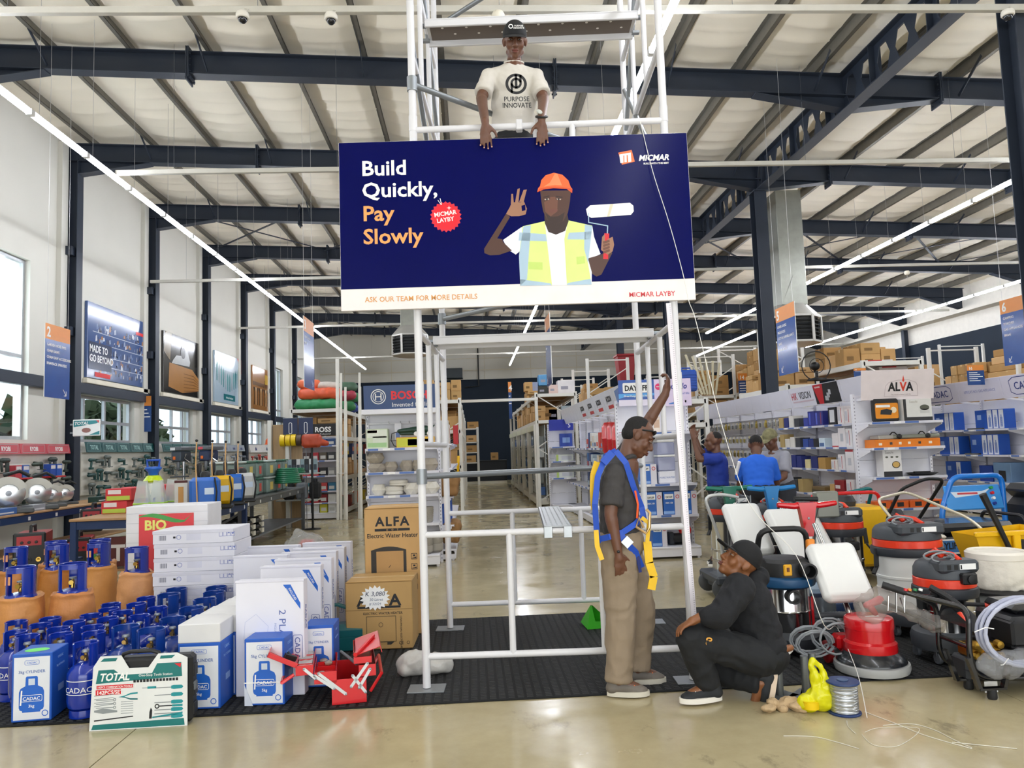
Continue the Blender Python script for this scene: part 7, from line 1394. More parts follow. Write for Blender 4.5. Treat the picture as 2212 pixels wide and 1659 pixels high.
# --- end shelf with the white flame header
g3 = gondola('white end shelf with a flame-letter header, holding gas stoves behind the vacuum cleaners',6.17*KS,10.95*KS,0,1.1,(1.74,1.375,.96,.52),s=KS)
M_ = fr((0,-.28,2.06),(1,0,0),(0,-.15,1)); hd = obj('header_board',MB().at(M_).rb(-.56,.52,0,.43,-.012,0,.002),mat('#e4dadb',.35),g3); obj('header_strut',MB().rb(-.5,-.46,-.28,-.02,2.06,2.1,.004).rb(.42,.46,-.28,-.02,2.06,2.1,.004),SHW,g3)
for s,x,m in (('A',-.11,INK),('L',-.022,INK),('V',.06,mat('#d8402c',.4)),('A',.155,INK)): text(s,.175,m,M_ @ MT((x,.125,.002)),hd,bold=.035,sx=.85)
dec('emblem',[(.045,.27),(.06,.35),(.078,.27),(.062,.25)],mat('#d8402c',.4),M_,hd,.002); outline('lettering_border',[(-.22,.05),(-.2,.2),(-.15,.25),(-.02,.28),(.14,.28),(.25,.24),(.27,.2),(.28,.05)],.006,mat('#b9a9ac',.4),M_,hd); text('The world is better with fire',.026,mat('#a89a9c',.4),M_ @ MT((.03,.065,.002)),hd)
t = thing('stove_case','black plastic case with an orange-printed camping stove, on the flame-header stand','stove case',wpos(g3,-.21,-.26,1.742)); obj('case',MB().rb(-.19,.19,-.05,.05,0,.335,.025),BLACK,t); obj('carry_handle',MB().tube([(-.07,0,.33),(-.07,0,.35),(.07,0,.35),(.07,0,.33)],.012,8),BLACK,t); M_ = FRONT(0,-.0515,0); dec('printed_panel',rrect(-.17,.17,.05,.27,.02),mat('#dd8a1e',.35),M_,t); dec('printed_stove',[(-.1,.11),(.06,.1),(.08,.16),(.0,.19),(-.09,.17)],mat('#26272b',.4),M_,t,.002); dec('printed_flame',circ(.1,.17,.045,12),mat('#e9d8b8',.4),M_,t,.002); dec('printed_panel',rect(-.16,.05,.21,.245),PAPER,M_,t,.003)
t = product('white cooker carton with a glass lid picture, on the flame-header stand',wpos(g3,.22,-.26,1.742),0,.42,.2,.315,'#dcdcd8','carton',None,[(0,.1,0,1,'#2a2a2c'),(.1,1,0,.18,'#2b2c2f')]); M_ = FRONT(0,-.1015,0); dec('printed_pot',circ(.1,.19,.07,18,.04),mat('#55584c',.4),M_,t); dec('printed_pot',rect(.03,.17,.11,.17),mat('#c9cac6',.4),M_,t); text('Saachi',.05,mat('#b9b4a8',.5),M_ @ MT((-.06,.26,.001)),t)
product('long orange carton under the two-burner stove',wpos(g3,.02,-.24,1.377),0,.95,.3,.115,'#e07c1c','carton',None,[(.05,.1,.3,.6,'#f0e4d0'),(.22,.26,.35,.65,'#3a3a3a'),(.36,.4,.35,.65,'#f0e4d0'),(.5,.54,.35,.65,'#f0e4d0'),(.66,.7,.35,.65,'#3a3a3a'),(.82,.87,.35,.65,'#f0e4d0')])
t = thing('gas_stove','grey two-burner gas stove lying on the long orange carton','stove',wpos(g3,.06,-.24,1.495)); obj('body',MB().rb(-.42,.45,-.14,.14,0,.06,.015),mat('#8d9084',.35,.4),t)
for x in (-.16,.26): obj('control_knob',MB().at(MT((x,-.14,.035)) @ MR(PI/2,4,'X')).lathe([(.035,0),(.035,.02),(.02,.035),(0,.036)],14),BLACK,t); obj('pan_support',MB().tube([(x-.08,-.05,.06),(x-.03,-.02,.095),(x+.03,.02,.095),(x+.08,.05,.06)],.008,6),BLACK,t)
obj('burner_tray',MB().rb(-.46,-.24,-.15,.1,.0,.06,.01),mat('#b9b4ac',.3,.5),t)
t = product('white cooker carton with a noodle pot picture, on the third shelf of the flame-header stand',wpos(g3,-.2,-.24,.962),0,.27,.2,.385,'#e6e4e2','carton',None,[(0,1,0,.2,'#2b2b2d')]); M_ = FRONT(0,-.1015,0); dec('printed_pot',circ(.05,.17,.06,18,.05),mat('#3a3632',.4),M_,t); dec('printed_noodle',circ(.05,.172,.05,16,.04),mat('#cfa860',.4),M_,t,.002); text('Saachi',.05,mat('#8f8a80',.5),M_ @ MT((-.04,.33,.001)),t)
for k in range(3): dec('printed_pot',circ(-.08+.075*k,.28,.022,10,.014),mat('#6a6a60',.4),M_,t)
t = thing('grill_pan','flat black pan lying on the third shelf of the flame-header stand','pan',wpos(g3,.28,-.24,.962)); obj('pan_body',MB().lathe([(.12,0),(.17,.012),(.2,.035),(.215,.04),(.19,.03),(.0,.02)],24),BLACK,t); obj('rack_insert',MB().rb(-.12,.12,-.02,.02,.035,.06,.005),BLACK,t)
for i in range(4): product('%s low orange carton along the fourth shelf of the flame-header stand' % ORD[i],wpos(g3,-.4+.26*i,-.24,.522),0,.24,.24,.1,'#d9601e','carton','low orange cartons',[(.3,.7,.2,.8,'#2a2624')])
shrink(OLD,KS)
# --- gas goods run beyond
ck = []
CXX = 9.62
for k in range(6):
 y = 12.6+1.25*k; g = gondola('%s bay from the front of the gas-appliance shelf run' % ORD[k],CXX+.44,y,-PI/2,1.25,(1.6,1.12,.62),.46,2.15); ck.append(g)
 M_ = fr((0,-.451,2.14),(1,0,0),(0,-.2,1)); hp = obj('header_board',MB().at(M_).rb(-.622,.622,0,.40,-.01,0,.002),mat('#dfdcee',.35,var=.02),g); obj('header_arm',MB().bar((.55,-.03,2.1),(.55,-.44,2.16),.03),SHW,g); dk = mat('#2f3f86',.4)
 if k in (0,2): text('CADAC',.19,dk,M_ @ MT((0,.14,.002)),hp,sx=.95,bold=.01); outline('lettering_border',[(-.42,.1),(-.3,.05),(.3,.05),(.42,.1),(.42,.3),(.3,.36),(-.3,.36),(-.42,.3)],.014,dk,M_,hp)
 else: text("AFRICA'S NO1 GAS APPLIANCE",.075,mat('#8f93c4',.4),M_ @ MT((0,.16,.002)),hp,sx=.85)
def trio(g,where,z,x0,n,w=.15,h=.36):
 for i in range(n+1):
  last = i == n; x = x0-i*(w+.008)-(.09 if last else 0); t = product('%s box %s, %s from its end' % ('wide blue' if last else 'slim blue',where,ORD[i]),wpos(g,x,-.28,z+.002),-PI/2,.32 if last else w,.22,h,'#1c50ac','box','blue gas boxes',[(.2,.55,.5,.75,'#8fa8d8')] if last else [(.08,.92,.03,.97,'#d9dde6'),(.3,.72,.1,.6,'#2a5cb4'),(.42,.6,.6,.72,'#2a5cb4')])
trio(ck[1],'on the upper gas shelf in the second bay',1.6,.4,3); trio(ck[1],'on the middle gas shelf in the second bay',1.12,.2,3,.15,.38); trio(ck[2],'on the middle gas shelf in the third bay',1.12,.3,2); trio(ck[2],'on the low gas shelf in the third bay',.62,.3,1); trio(ck[2],'on the upper gas shelf in the third bay',1.6,.2,2)
t = thing('packed_grill','clear-wrapped salt grill packs on the upper gas shelf by the edge','grill',wpos(ck[0],-.05,-.26,1.6)); obj('pack',MB().rb(-.2,.2,-.12,.12,0,.34,.015),mat('#b9b4ac',.15,bump=.4,bscale=20),t); obj('paper_insert',MB().bx(-.12,.14,-.1225,-.12,.12,.28),mat('#a88a72',.5),t); obj('peg_hook',MB().tube([(0,.24,.4),(0,-.02,.4)],.005,5),CHROME,t)
t = thing('black_bin','small black flared bin on the upper gas shelf beside the wrapped grill packs','bin',wpos(ck[0],.34,-.26,1.6)); obj('bin_body',MB().lathe([(.07,0),(.10,.16),(.095,.165),(.065,.01)],16),BLACK,t); obj('bin_rim',MB().lathe([(.095,.16),(.106,.165),(.095,.17)],16),BLACK,t)
for i,(b,z,x) in enumerate(((1,1.6,-.3),(1,1.12,-.45),(0,1.12,.3))):
 t = thing('griddle_plate','flat black griddle plate, %s on the gas shelves' % ORD[i],'griddle',wpos(ck[b],x,-.26,z),-PI/2); obj('plate',MB().rb(-.22,.22,-.18,.18,.002,.03,.01),BLACK,t); obj('lug',MB().rb(-.26,-.2,-.04,.04,.01,.025,.004).rb(.2,.26,-.04,.04,.01,.025,.004),BLACK,t)
pile(ck[0],'the low shelf beside the wringer',.62,[(.35,.4,.2,.3,'#d8d2cc','pale stove',[(.1,.3,.3,.7,'#2b2b2d'),(.6,.8,.3,.7,'#2b2b2d')]),(-.1,.36,.26,.3,'#d2ccc6','pale tall stove',[(.1,.4,.2,.6,'#2b2b2d')])])
pile(ck[1],'the low gas shelf',.62,[(.3,.46,.36,.3,'#6f8fb4','steel-blue heater',[(.3,.7,.05,.6,'#22242a')]),(-.15,.36,.3,.3,'#1c3f96','deep blue',None)])
# --- run with the tank header behind the pump stand
jk = []
for k in range(8):
 y = 11.45+1.0*k; g = gondola('%s bay from the front of the run with red tanks, beside the middle aisle' % ORD[k],2.75,y,-PI/2,1.0,(1.5,1.1,.7),.40,2.15); jk.append(g)
 M_ = fr((0,-.41,2.1),(1,0,0),(0,-.3,1)); hp = obj('header_board',MB().at(M_).rb(-.497,.497,0,.36,-.01,0,.002),mat('#dde0ea',.35),g); obj('header_arm',MB().bar((.45,-.03,2.08),(.45,-.40,2.12),.03),SHW,g)
 if 1 <= k < 5: text('JACKSON',.13,INK,M_ @ MT((0,.17,.002)),hp,bold=.03,sx=.8); dec('printed_panel',rect(-.2,.25,.05,.11),mat('#c23a40',.4),M_,hp,.002)
 if k == 0: dec('printed_panel',[(-.4,.05),(.3,.02),(.4,.2),(.1,.33),(-.35,.3)],mat('#6f8fc8',.4),M_,hp,.002)
for i,(x,z,b) in enumerate(((.25,1.32,1),(-.2,1.34,1),(.3,1.36,2),(.1,.3,0))):
 t = thing('pressure_tank','glossy red pressure tank, %s of those beside the middle aisle' % ORD[i],'pressure tank',wpos(jk[b],x,-.34,z),0,'red pressure tanks'); obj('shell',MB().lathe([(.0,.0),(.1,.02),(.145,.09),(.15,.3),(.153,.305),(.15,.31),(.145,.5),(.1,.58),(0,.6)],24),REDC,t); obj('name_label',MB().bx(-.04,.04,-.152,-.146,.15,.4),PAPER,t); obj('top_valve',MB().lathe([(.02,.59),(.02,.64),(0,.645)],10),CHROME,t)
cs = ['#e2d8cc','#7fa8d0','#2f4a80','#b79a6a','#cfe0ec','#c9463c','#e6e6e2','#3c6fae','#b9cfe2']
for b in range(5):
 for k,z in enumerate((1.5,1.1,.7,.16)):
  if b == 1 and k == 0: continue
  its = []
  for q in range(4): c = rnd.choice(cs); its.append((.38-.25*q,.2,RU(.16,.32),.2,c,rnd.choice(['pale','printed','plain','sturdy']),[(.1,.9,.15,.45,rnd.choice(cs))]))
  pile(jk[b],'%s shelf of the %s red-tank bay' % (ORD[k],ORD[b]),z,its)
# small end display by the right-hand rack
g4 = gondola('narrow white end display with a blue header, at the end of the middle aisle rack',2.22,18.9,0,.62,(1.55,1.2,.8),.4,2.1); M_ = FRONT(0,-.2,0); h_ = obj('header_board',MB().at(M_).rb(-.3,.3,1.95,2.22,-.01,0,.002),mat('#1f2f9c',.35),g4); text('5',.16,PAPER,M_ @ MT((.2,2.02,.002)),h_)
product('deep blue carton under the blue header of the narrow end display',wpos(g4,.1,-.2,1.552),0,.3,.2,.32,'#24439c','carton',None,[(.2,.8,.3,.7,'#7fa0d8')])
for k,z in enumerate((1.2,.8)): product('pale green-edged carton on the %s shelf of the narrow end display' % ORD[k+1],wpos(g4,.05,-.2,z+.002),0,.42,.22,.16,'#dfe4dc','carton',None,[(0,.12,0,1,'#b8d070'),(.3,.9,.2,.8,'#c9ccd2')])
# --- shelves facing the aisle behind the pot stand
lk = []
for k in range(4):
 g = gondola('%s bay of the aisle-side shelf behind the pot stand' % ORD[k],-.60,11.5+1.0*k,PI/2,1.0,(1.65,1.3,.9,.5),.32,2.1); lk.append(g)
pk = [(-.3,.24,.34,.2,'#d6d6d2','clear-wrapped',None),(.0,.2,.3,.2,'#a98450','brown',None),(.3,.24,.3,.2,'#e6e6ea','white',[(.1,.6,.3,.8,'#b83a3c')])]
for k,z in enumerate((1.65,1.3)): pile(lk[0],'%s shelf of the aisle-side bay' % ORD[k],z,pk,-.18)
pile(lk[0],'the low aisle-side shelf',.5,[(-.3,.2,.34,.2,'#2a58b0','blue',[(.2,.8,.4,.6,'#c9d4ea')]),(.0,.3,.36,.22,'#2757b4','wide blue',[(.1,.5,.1,.4,'#c9d4ea')])],-.18)
for i,(y,z) in enumerate(((11.1,.92),(11.2,.25))): b = MB().rb(-.12,.12,-.16,.16,0,.28,.03).ell((.05,0,.2),(.1,.14,.12)); o = blob('paper_sack',b,mat('#8f6a40',.8,var=.08,bump=.2),None,.018,1,.02,9,loc=(-.33,y,z)); tag(o,'crumpled brown paper sack on the aisle-side shelf, %s one' % ('upper' if i == 0 else 'lower'),'sack')
# ---------------------------------------------------------------- pallet racks
RK = mat('#e2e1da',.45,var=.03)
def rack(label,x0,x1,y0,y1,levels,H,nb,boards=True,group=None):
 t = thing('pallet_rack',label,'rack',(0,0,0),0,group); L = (y1-y0)/nb
 for k in range(nb+1):
  y = y0+L*k; f = obj('upright_frame',MB().rb(x0-.04,x0+.04,y-.03,y+.03,0,H,.006).rb(x1-.04,x1+.04,y-.03,y+.03,0,H,.006),RK,t); z = .15; s = 1
  b = MB()
  while z+.7 < H: b.bar((x0 if s > 0 else x1,y,z),(x1 if s > 0 else x0,y,z+.68),.025,.02,(0,1,0)); z += .7; s = -s
  b.bar((x0,y,H-.06),(x1,y,H-.06),.03,.03); obj('frame_brace',b,RK,f)
 for z in levels:
  for x in (x0,x1): obj('beam',MB().rb(x-.03,x+.03,y0,y1,z-.11,z-.003,.006),RK,t)
  obj('end_beam',MB().rb(x0,x1,y0-.03,y0+.03,z-.09,z-.003,.005),RK,t)
  if boards: obj('deck_board',MB().rb(x0+.03,x1-.03,y0+.02,y1-.02,z-.02,z,.004),mat('#a5825a',.8),t)
 return t
KR = [KRAFT,KRAFT2,KRAFT3,mat('#a67f4b',.8,var=.08),mat('#b8945f',.8,var=.05)]
_cm = {}; CAPS = {3: 10,4: 24,7: 18,8: 24,9: 18,21: 12,22: 6,23: 30,25: 20,26: 22,31: 12,33: 10,41: 12,42: 8,12: 14,13: 12}
def kcarton(label,P,w,d,h,mi=0,rz=0,group=None,hx_=None):
 w,d,h = round(w,2),round(d,2),round(h,2); k = (w,d,h,mi,hx_)
 if k not in _cm:
  m = mat(hx_,.6) if hx_ else KR[mi]
  _cm[k] = (MB().rb(-w/2,w/2,-d/2,d/2,0,h,.008).mesh('carton_body',m),MB().bx(-w/2-.001,w/2+.001,-.025,.025,h*.82,h+.0015).mesh('tape_strip',TAPE),MB().bx(-w*.32,w*.1,-d/2-.0015,-d/2,h*.3,h*.55).mesh('printed_mark',mat('#7d6038' if not hx_ else '#9a9aa8',.8)))
 t = thing('carton',label,'carton',P,rz,group)
 for n,me in zip(('carton_body','tape_strip','printed_mark'),_cm[k]): link(n,me,t)
 return t
def fill(where,x0,x1,y0,y1,z,hmax,seed,wr=(.3,.55),rows=2,gap=.02,dr=(.35,.5),sacks=0,tint=None):
 """two rows of brown cartons, as they stand on a rack level"""
 r = random.Random(seed); n = 0; y = y0; cap = CAPS.get(seed,14)
 while y < y1-.2:
  d = r.uniform(*dr); x = x0;
  while x < x1-.2:
   w = min(r.uniform(*wr),x1-x)
   if w < .15: break
   zz = z; top = hmax*r.uniform(.5,1)
   while zz-z < top-.1:
    h = min(r.uniform(.2,.42),top-(zz-z)); lab = '%s brown carton from the near end on %s' % (ORD[n],where)
    kcarton(lab,(x+w/2,y+d/2,zz+.001),w-gap,d-gap,h-.004,r.randrange(5),r.uniform(-.04,.04),'cartons on %s' % where); n += 1; zz += h
    if n >= cap: return
    if n >= cap: return
   x += w
  y += d
R1 = rack('white pallet rack to the right of the middle aisle, its end facing the front',1.75,2.8,20.1,33.3,(2.27,2.97),3.0,5)
fill('the top of the right aisle rack',1.72,2.82,23.0,27,2.97,.5,3); fill('the middle level of the right aisle rack',1.70,2.2,20.3,33,2.27,.55,4,(.3,.5),dr=(.4,.7))
for lab,px0,px1,py0,py1,hx_ in (('white carton with fine print standing on the rack end over the aisle',1204,1240,822,856,'#e4e2e4'),('red and white printed carton on the rack end, beside the white one',1184,1204,832,856,'#dcc4be'),('black-printed fuel can carton on the rack end',1161,1183,835,857,'#33332e'),('pale blue printed carton on top of the black-printed one',1162,1187,810,834,'#5c9acb'),('small blue printed carton behind the black-printed one',1149,1161,826,846,'#8f9ab8'),('low brown carton at the rack end corner',1139,1161,846,857,None),('tall brown carton behind the low one at the rack end',1132,1150,826,846,None)):
 a,b = W(px0,py1,20.4),W(px1,py0,20.4); z = 2.971 if py1 > 850 else a.z; kcarton(lab,((a.x+b.x)/2,20.45+(0 if py1 > 850 else .0),z),b.x-a.x-.01,.4,max(.1,b.z-z),0,0,None,hx_)
for i,(px,py,w,h) in enumerate(((1178,880,.7,.35),(1190,905,.55,.3),(1215,900,.45,.38))): P = W(px,py,20.6); kcarton('%s carton on the rack end level under the fuel can carton' % ['brown','whitish','printed pale'][i],(P.x+.1,20.7,2.271),w*.6,.4,h,0,0,None,[None,'#dcdad2','#b9cbd6'][i])
# hanging goods with white dividers on the aisle side of that rack
for k in range(5):
 y0,y1 = 20.2+2.62*k,22.7+2.62*k; t = thing('display_bay','white-divided display bay of packed fittings along the middle aisle, %s from the front' % ORD[k],'display',(0,0,0),0,'fitting display bays')
 obj('back_panel',MB().bx(1.95,1.97,y0,y1,.15,2.15),mat('#c9d0d4',.5),t); obj('divider',MB().rb(1.66,1.72,y0-.08,y0-.02,0,2.16,.006),RK,t); obj('plinth',MB().rb(1.68,2.0,y0,y1,.05,.22,.01),RK,t); obj('top_fascia',MB().rb(1.67,1.72,y0,y1,2.0,2.16,.006),mat('#dfe3cc',.4),t)
 for q in range(9):
  for j in range(5):
   if rnd.random() < .85: pk_ = product('%s shrink-wrapped pack up in the %s column of the %s divided aisle bay' % (ORD[j],ORD[q],ORD[k]),(1.84+RU(-.03,.03),y0+.15+.26*q,.30+.33*j),-PI/2,.2,.14,RU(.2,.28),rnd.choice(['#8c979c','#b6bfc2','#5f7180','#3f66a0','#767b78','#cdd2d2']),'pack','packed fittings',[(.1,.9,.65,.9,'#e2e6e6')],'fitting_pack')
R2 = rack('white pallet rack to the left of the middle aisle, behind the pot stand',-1.30,-.25,18.5,33.3,(1.2,2.05,2.78),2.82,5)
fill('the top of the left aisle rack',-1.28,-.2,18.6,26,2.78,.62,7,(.4,.5)); fill('the upper level of the left aisle rack',-.85,-.22,18.6,33,2.05,.6,8,(.4,.6),dr=(.4,.7)); fill('the lower level of the left aisle rack',-.8,-.22,18.7,33,1.2,.6,9,(.4,.6),dr=(.5,.8))
o = obj('tie_bar',MB().rb(-.25,1.72,19.2,19.26,2.74,2.81,.005),RK); tag(o,'white tie bar bridging the middle aisle between the two racks','bar')
t = thing('yellow_tool','yellow tool pack hanging at the rack end left of the middle aisle','tool',(-.33,18.3,1.05)); obj('handle',MB().cap((0,0,0),(.02,0,.35),.03,.035),YEL,t); obj('grip',MB().cap((.02,0,.35),(.02,0,.5),.025,.02),BLACK,t)
o = obj('rack_sign',MB().rb(-.42,-.30,18.32,18.34,1.7,2.15,.003),mat('#b8252c',.4)); tag(o,'narrow red sign plate on the rack end left of the middle aisle','sign')
o = thing('end_counter','long dark counter with a pale kick board closing the middle aisle','counter',(.62,35.2,0)); obj('front_panel',MB().rb(-1.0,.98,-.2,.2,.12,1.02,.01),mat('#10151b',.5),o); obj('top',MB().rb(-1.02,1.0,-.24,.24,1.02,1.06,.008),mat('#14191f',.35),o); obj('kick_board',MB().rb(-.99,.97,-.19,.19,0,.12,.004),mat('#d8d4c4',.5),o)
kcarton('small brown carton alone on the dark end counter',(1.05,35.1,1.062),.34,.3,.34,1)
t = thing('open_rack','tall narrow white rack with goods against the far navy wall','rack',(-.05,34.3,0));
for x in (-.35,.35): obj('post',MB().rb(x-.05,x+.05,-.25,.25,0,2.55,.008),RK,t)
for z in (.5,1.0,1.45,1.9,2.5): obj('shelf',MB().rb(-.35,.35,-.25,.25,z-.05,z,.006),RK,t)
for i,z in enumerate((1.0,1.45,1.9,2.5)): kcarton('%s carton up the tall narrow rack at the far wall' % ORD[i],(-.05+.05*i,34.25,z+.001),.5,.35,.3,i)
R3 = rack('white pallet rack with net bags on its top, behind the tool display tables',-4.5,-3.3,19.5,29.5,(.15,1.0,2.02,2.72),2.74,4)
fill('the upper level of the net-bag rack',-4.45,-3.3,19.7,27,2.02,.6,12,(.45,.6)); fill('the middle level of the net-bag rack',-3.9,-3.3,19.8,28,1.0,.5,13,(.4,.5),dr=(.4,.7))
cl_ = ['#d8743c','#3a5c3a','#c9b42c','#7a2f26','#2d3f6c','#c9c9c4','#b8522c']
for k in range(20): product('%s garden-goods pack from the front along the low levels of the net-bag rack' % ORD[k],(-3.42,19.9+.46*k,.151 if k % 2 else 1.55),PI/2,.3,.22,.3,cl_[k % 7],'pack','garden packs',[(.1,.9,.3,.7,cl_[(k+3) % 7])])
def netbag(lab,P,L,r,hexc,seed):
 t = thing('net_bag',lab,'net bag',P,0,'net bags'); b = MB().cap((-L/2,0,r*.8),(L/2,0,r*.8),r*.85,r*.85,14).ell((0,0,r*.8),(L*.5,r*1.05,r*.9)); blob('bag',b,mat(hexc,.45,var=.15,scale=9,bump=.4,bscale=15),t,.05,1,.03,5,seed=seed)
 obj('wrap_film',MB().tube([(-L/2-r*.4,0,r*.8),(-L/2-r*.8,0,r*.7),(-L/2-r*1.0,.03,r*.5)],[.05,.03,.01],8),mat('#dfe4e0',.2,trans=.5,key='nf'),t)
netbag('green net bag in clear wrap at the bottom of the pile on the rack top',(-3.95,19.9,2.722),.85,.16,'#2f8f5c',1); netbag('orange net bag lying on the green one',(-3.85,19.95,3.0),.85,.17,'#e0603c',2); netbag('pale net bag near the top of the pile',(-3.72,20.0,3.27),.6,.1,'#d9cfc4',3); netbag('small orange net bag crowning the pile',(-4.15,20.0,3.27),.35,.15,'#e8744c',4)
for i,(y,z,c,cw) in enumerate(((21.2,2.73,'#2f7a4c','dark green'),(21.8,2.73,'#3a4f9c','blue'),(21.4,3.05,'#a83a4c','crimson'),(22.2,3.05,'#3f8a5a','mid green'),(21.6,3.3,'#4a6a54','grey-green'))): netbag('%s net bag behind the front pile on the rack top' % cw,(-3.55,y,z),.55,.16,c,i+7)
# tall white lengths leaning on the rack corner
for i in range(7):
 a = i*.9; x = -3.22+.07*(i % 4)+(.42 if i > 4 else 0); o = obj('trim_length',MB().bar((x,18.6+.05*(i % 3),.0),(x+.08*((i % 3)-1)*.4,18.95,3.9-.35*(i % 4)),.055,.03,(0,1,0)),mat('#e6e4da',.3)); tag(o,'tall white trim length leaning at the net-bag rack corner, %s across' % ORD[i],'trim length','trim lengths')
t = thing('trim_tie','white cord tied round the leaning trim lengths','cord',(0,0,0)); obj('cord_loop',MB().tube([(-3.26+.14*(1+cos(a))*.9,18.72+.08*sin(a),1.1) for a in [k*PI/6 for k in range(12)]],.008,5,closed=True),PAPER,t); obj('knot',MB().ell((-3.0,18.64,1.1),.02,8,5),PAPER,t)
# racks deep at the right
rk4 = rack('white pallet rack deep behind the camera-goods run, nearest the middle',6.4,7.5,21.2,33,(2.4,2.85),4.0,4); fill('the deep camera-goods rack',6.45,7.45,21.4,30,2.85,.9,21,(.4,.5)); fill('the lower level of the deep camera-goods rack',6.45,7.45,21.4,24,2.4,.35,22,(.4,.5))
rk5 = rack('white pallet rack behind the hanging orange-topped aisle sign',7.7,8.85,19.7,33,(2.92,),4.4,4); fill('the rack behind the orange-topped aisle sign',7.72,8.83,19.8,27,2.92,1.15,23,(.35,.6))
rk6 = rack('white pallet rack standing behind the gas-appliance run',10.2,11.3,13.6,30,(2.0,2.56),3.45,6); fill('the top of the gas aisle rack',10.22,11.3,17.5,27,2.56,.75,25,(.35,.6)); fill('the lower level of the gas aisle rack',10.22,10.9,13.8,20,2.0,.42,26,(.2,.28),dr=(.2,.3))
for i in range(26): kcarton('small square brown carton behind the gas-appliance header, %s in the pile' % ORD[i],(10.35+.23*(i % 3)+RU(-.02,.02),14.9+.22*((i//3) % 5),2.561+.2*(i//15)),.2,.2,.195,i % 5,RU(-.2,.2),'small square cartons')
for i in range(4): kcarton('long flat brown carton at the near end of the gas-appliance rack, %s up' % ORD[i],(10.7+.05*i,13.95,2.561+.15*i),.95,1.1,.145,i)
for lab,px0,px1,py0,py1,Y in (('white and red carton lying askew on the rack behind the flame header',1872,1930,776,802,14.8),('white carton with a red lid next to the askew one',1902,1962,790,810,14.6),('small white carton behind the flame header',1876,1898,800,812,14.5)):
 a,b = W(px0,py1,Y),W(px1,py0,Y); t = product(lab,((a.x+b.x)/2,Y+.2,a.z),0,b.x-a.x,.35,b.z-a.z,'#dcd8d6','carton',None,[(.1,.6,.86,1,'#c23a3c')])
rk7 = rack('white pallet rack carrying red-lidded cartons behind the flame header',7.55,8.7,14.2,17.6,(2.55,2.98),3.0,1); fill('the rack behind the flame header',7.58,8.7,15.0,17.5,2.98,.55,31,(.35,.5))
# wheelbarrows on the wall, fan, buckets ...
for i in range(6):
 t = thing('wheelbarrow','dark green wheelbarrow stacked upright by the navy wall, %s along' % ORD[i],'wheelbarrow',(15.2-.05*i,20.2+.75*i,2.3),.3,'stacked wheelbarrows'); gb = mat('#16302a',.5)
 obj('tray',MB().add([(-.3,-.25,.1),(.3,-.25,.1),(.3,.25,.1),(-.3,.25,.1),(-.42,-.36,.5),(.42,-.36,.5),(.42,.36,.5),(-.42,.36,.5)],[(0,3,2,1),(0,1,5,4),(1,2,6,5),(2,3,7,6),(3,0,4,7),(4,5,6,7)]),gb,t,ang=0)
 for s in (-.25,.25): obj('handle',MB().tube([(-.5,s,-.1),(.1,s,.2),(.5,s,.8),(.62,s,1.0)],.022,6),gb,t)
 obj('wheel',MB().at(MT((-.5,0,-.1)) @ MR(PI/2,4,'X')).lathe([(.05,-.03),(.16,-.03),(.18,0),(.16,.03),(.05,.03)],14),BLACK,t)
rk8 = rack('white pallet rack under the stacked wheelbarrows by the navy wall',14.6,16.0,19.6,26,(2.15,),4.3,2)
t = thing('stand_fan','dark wire fan on the rack behind the camera-goods header','fan',W(1765,822,15.2)+V(0,0,0)); obj('fan_guard',MB().at(MR(PI/2,4,'X')).tube([(.3*cos(a*PI/10),.3*sin(a*PI/10)+.3,0) for a in range(20)],.012,6,closed=True).tube([(.15*cos(a*PI/8),.15*sin(a*PI/8)+.3,.03) for a in range(16)],.008,5,closed=True),BLACK,t); obj('motor',MB().ell((0,.05,.3),(.09,.12,.09),12,8),BLACK,t); obj('base',MB().lathe([(.2,0),(.18,.04),(.03,.06),(.03,.2)],16),BLACK,t)
rk9 = rack('low white rack under the dark wire fan',6.3,7.4,14.8,17.4,(1.9,2.62),2.64,1); fill('the low rack under the fan',6.35,7.35,15.6,17.3,2.62,.5,33,(.4,.5))
for lab,px,py,Y,c in (('tall dark red bin on the rack behind the pump header',1352,832,21.5,'#8e1c24'),('bright blue ribbed case standing behind the pump header',1484,846,14.0,'#1f4fae')):
 P = W(px,py,Y); t = thing('plastic_case' if 'case' in lab else 'wheeled_bin',lab,'case' if 'case' in lab else 'bin',P)
 if 'case' in lab:
  obj('case',MB().rb(-.18,.18,-.1,.1,0,.4,.03),mat(c,.4),t); [obj('rib',MB().rb(-.17,.17,-.108,-.098,.05+.05*q,.075+.05*q,.004),mat(c,.4),t) for q in range(6)]; obj('carry_handle',MB().tube([(-.08,0,.39),(-.08,0,.44),(.08,0,.44),(.08,0,.39)],.015,8),mat(c,.4),t)
 else: obj('body',MB().add([(-.18,-.2,0),(.18,-.2,0),(.18,.2,0),(-.18,.2,0),(-.25,-.26,.8),(.25,-.26,.8),(.25,.26,.8),(-.25,.26,.8)],[(0,3,2,1),(0,1,5,4),(1,2,6,5),(2,3,7,6),(3,0,4,7),(4,5,6,7)]),mat(c,.4),t); obj('lid',MB().rb(-.28,.28,-.3,.28,.8,.87,.02),mat(c,.4),t)
rk10 = rack('white pallet rack behind the pump stand header',3.2,4.3,20.4,32,(2.0,2.75),3.9,4); fill('the pump header rack',3.25,4.25,20.6,28,2.75,.6,41,(.4,.6)); fill('the lower level of the pump header rack',3.25,4.25,20.6,24,2.0,.5,42,(.4,.6))
rk11 = rack('low white rack just behind the blue and lilac pump header',3.3,4.2,13.4,18.6,(1.9,2.32),2.34,2)
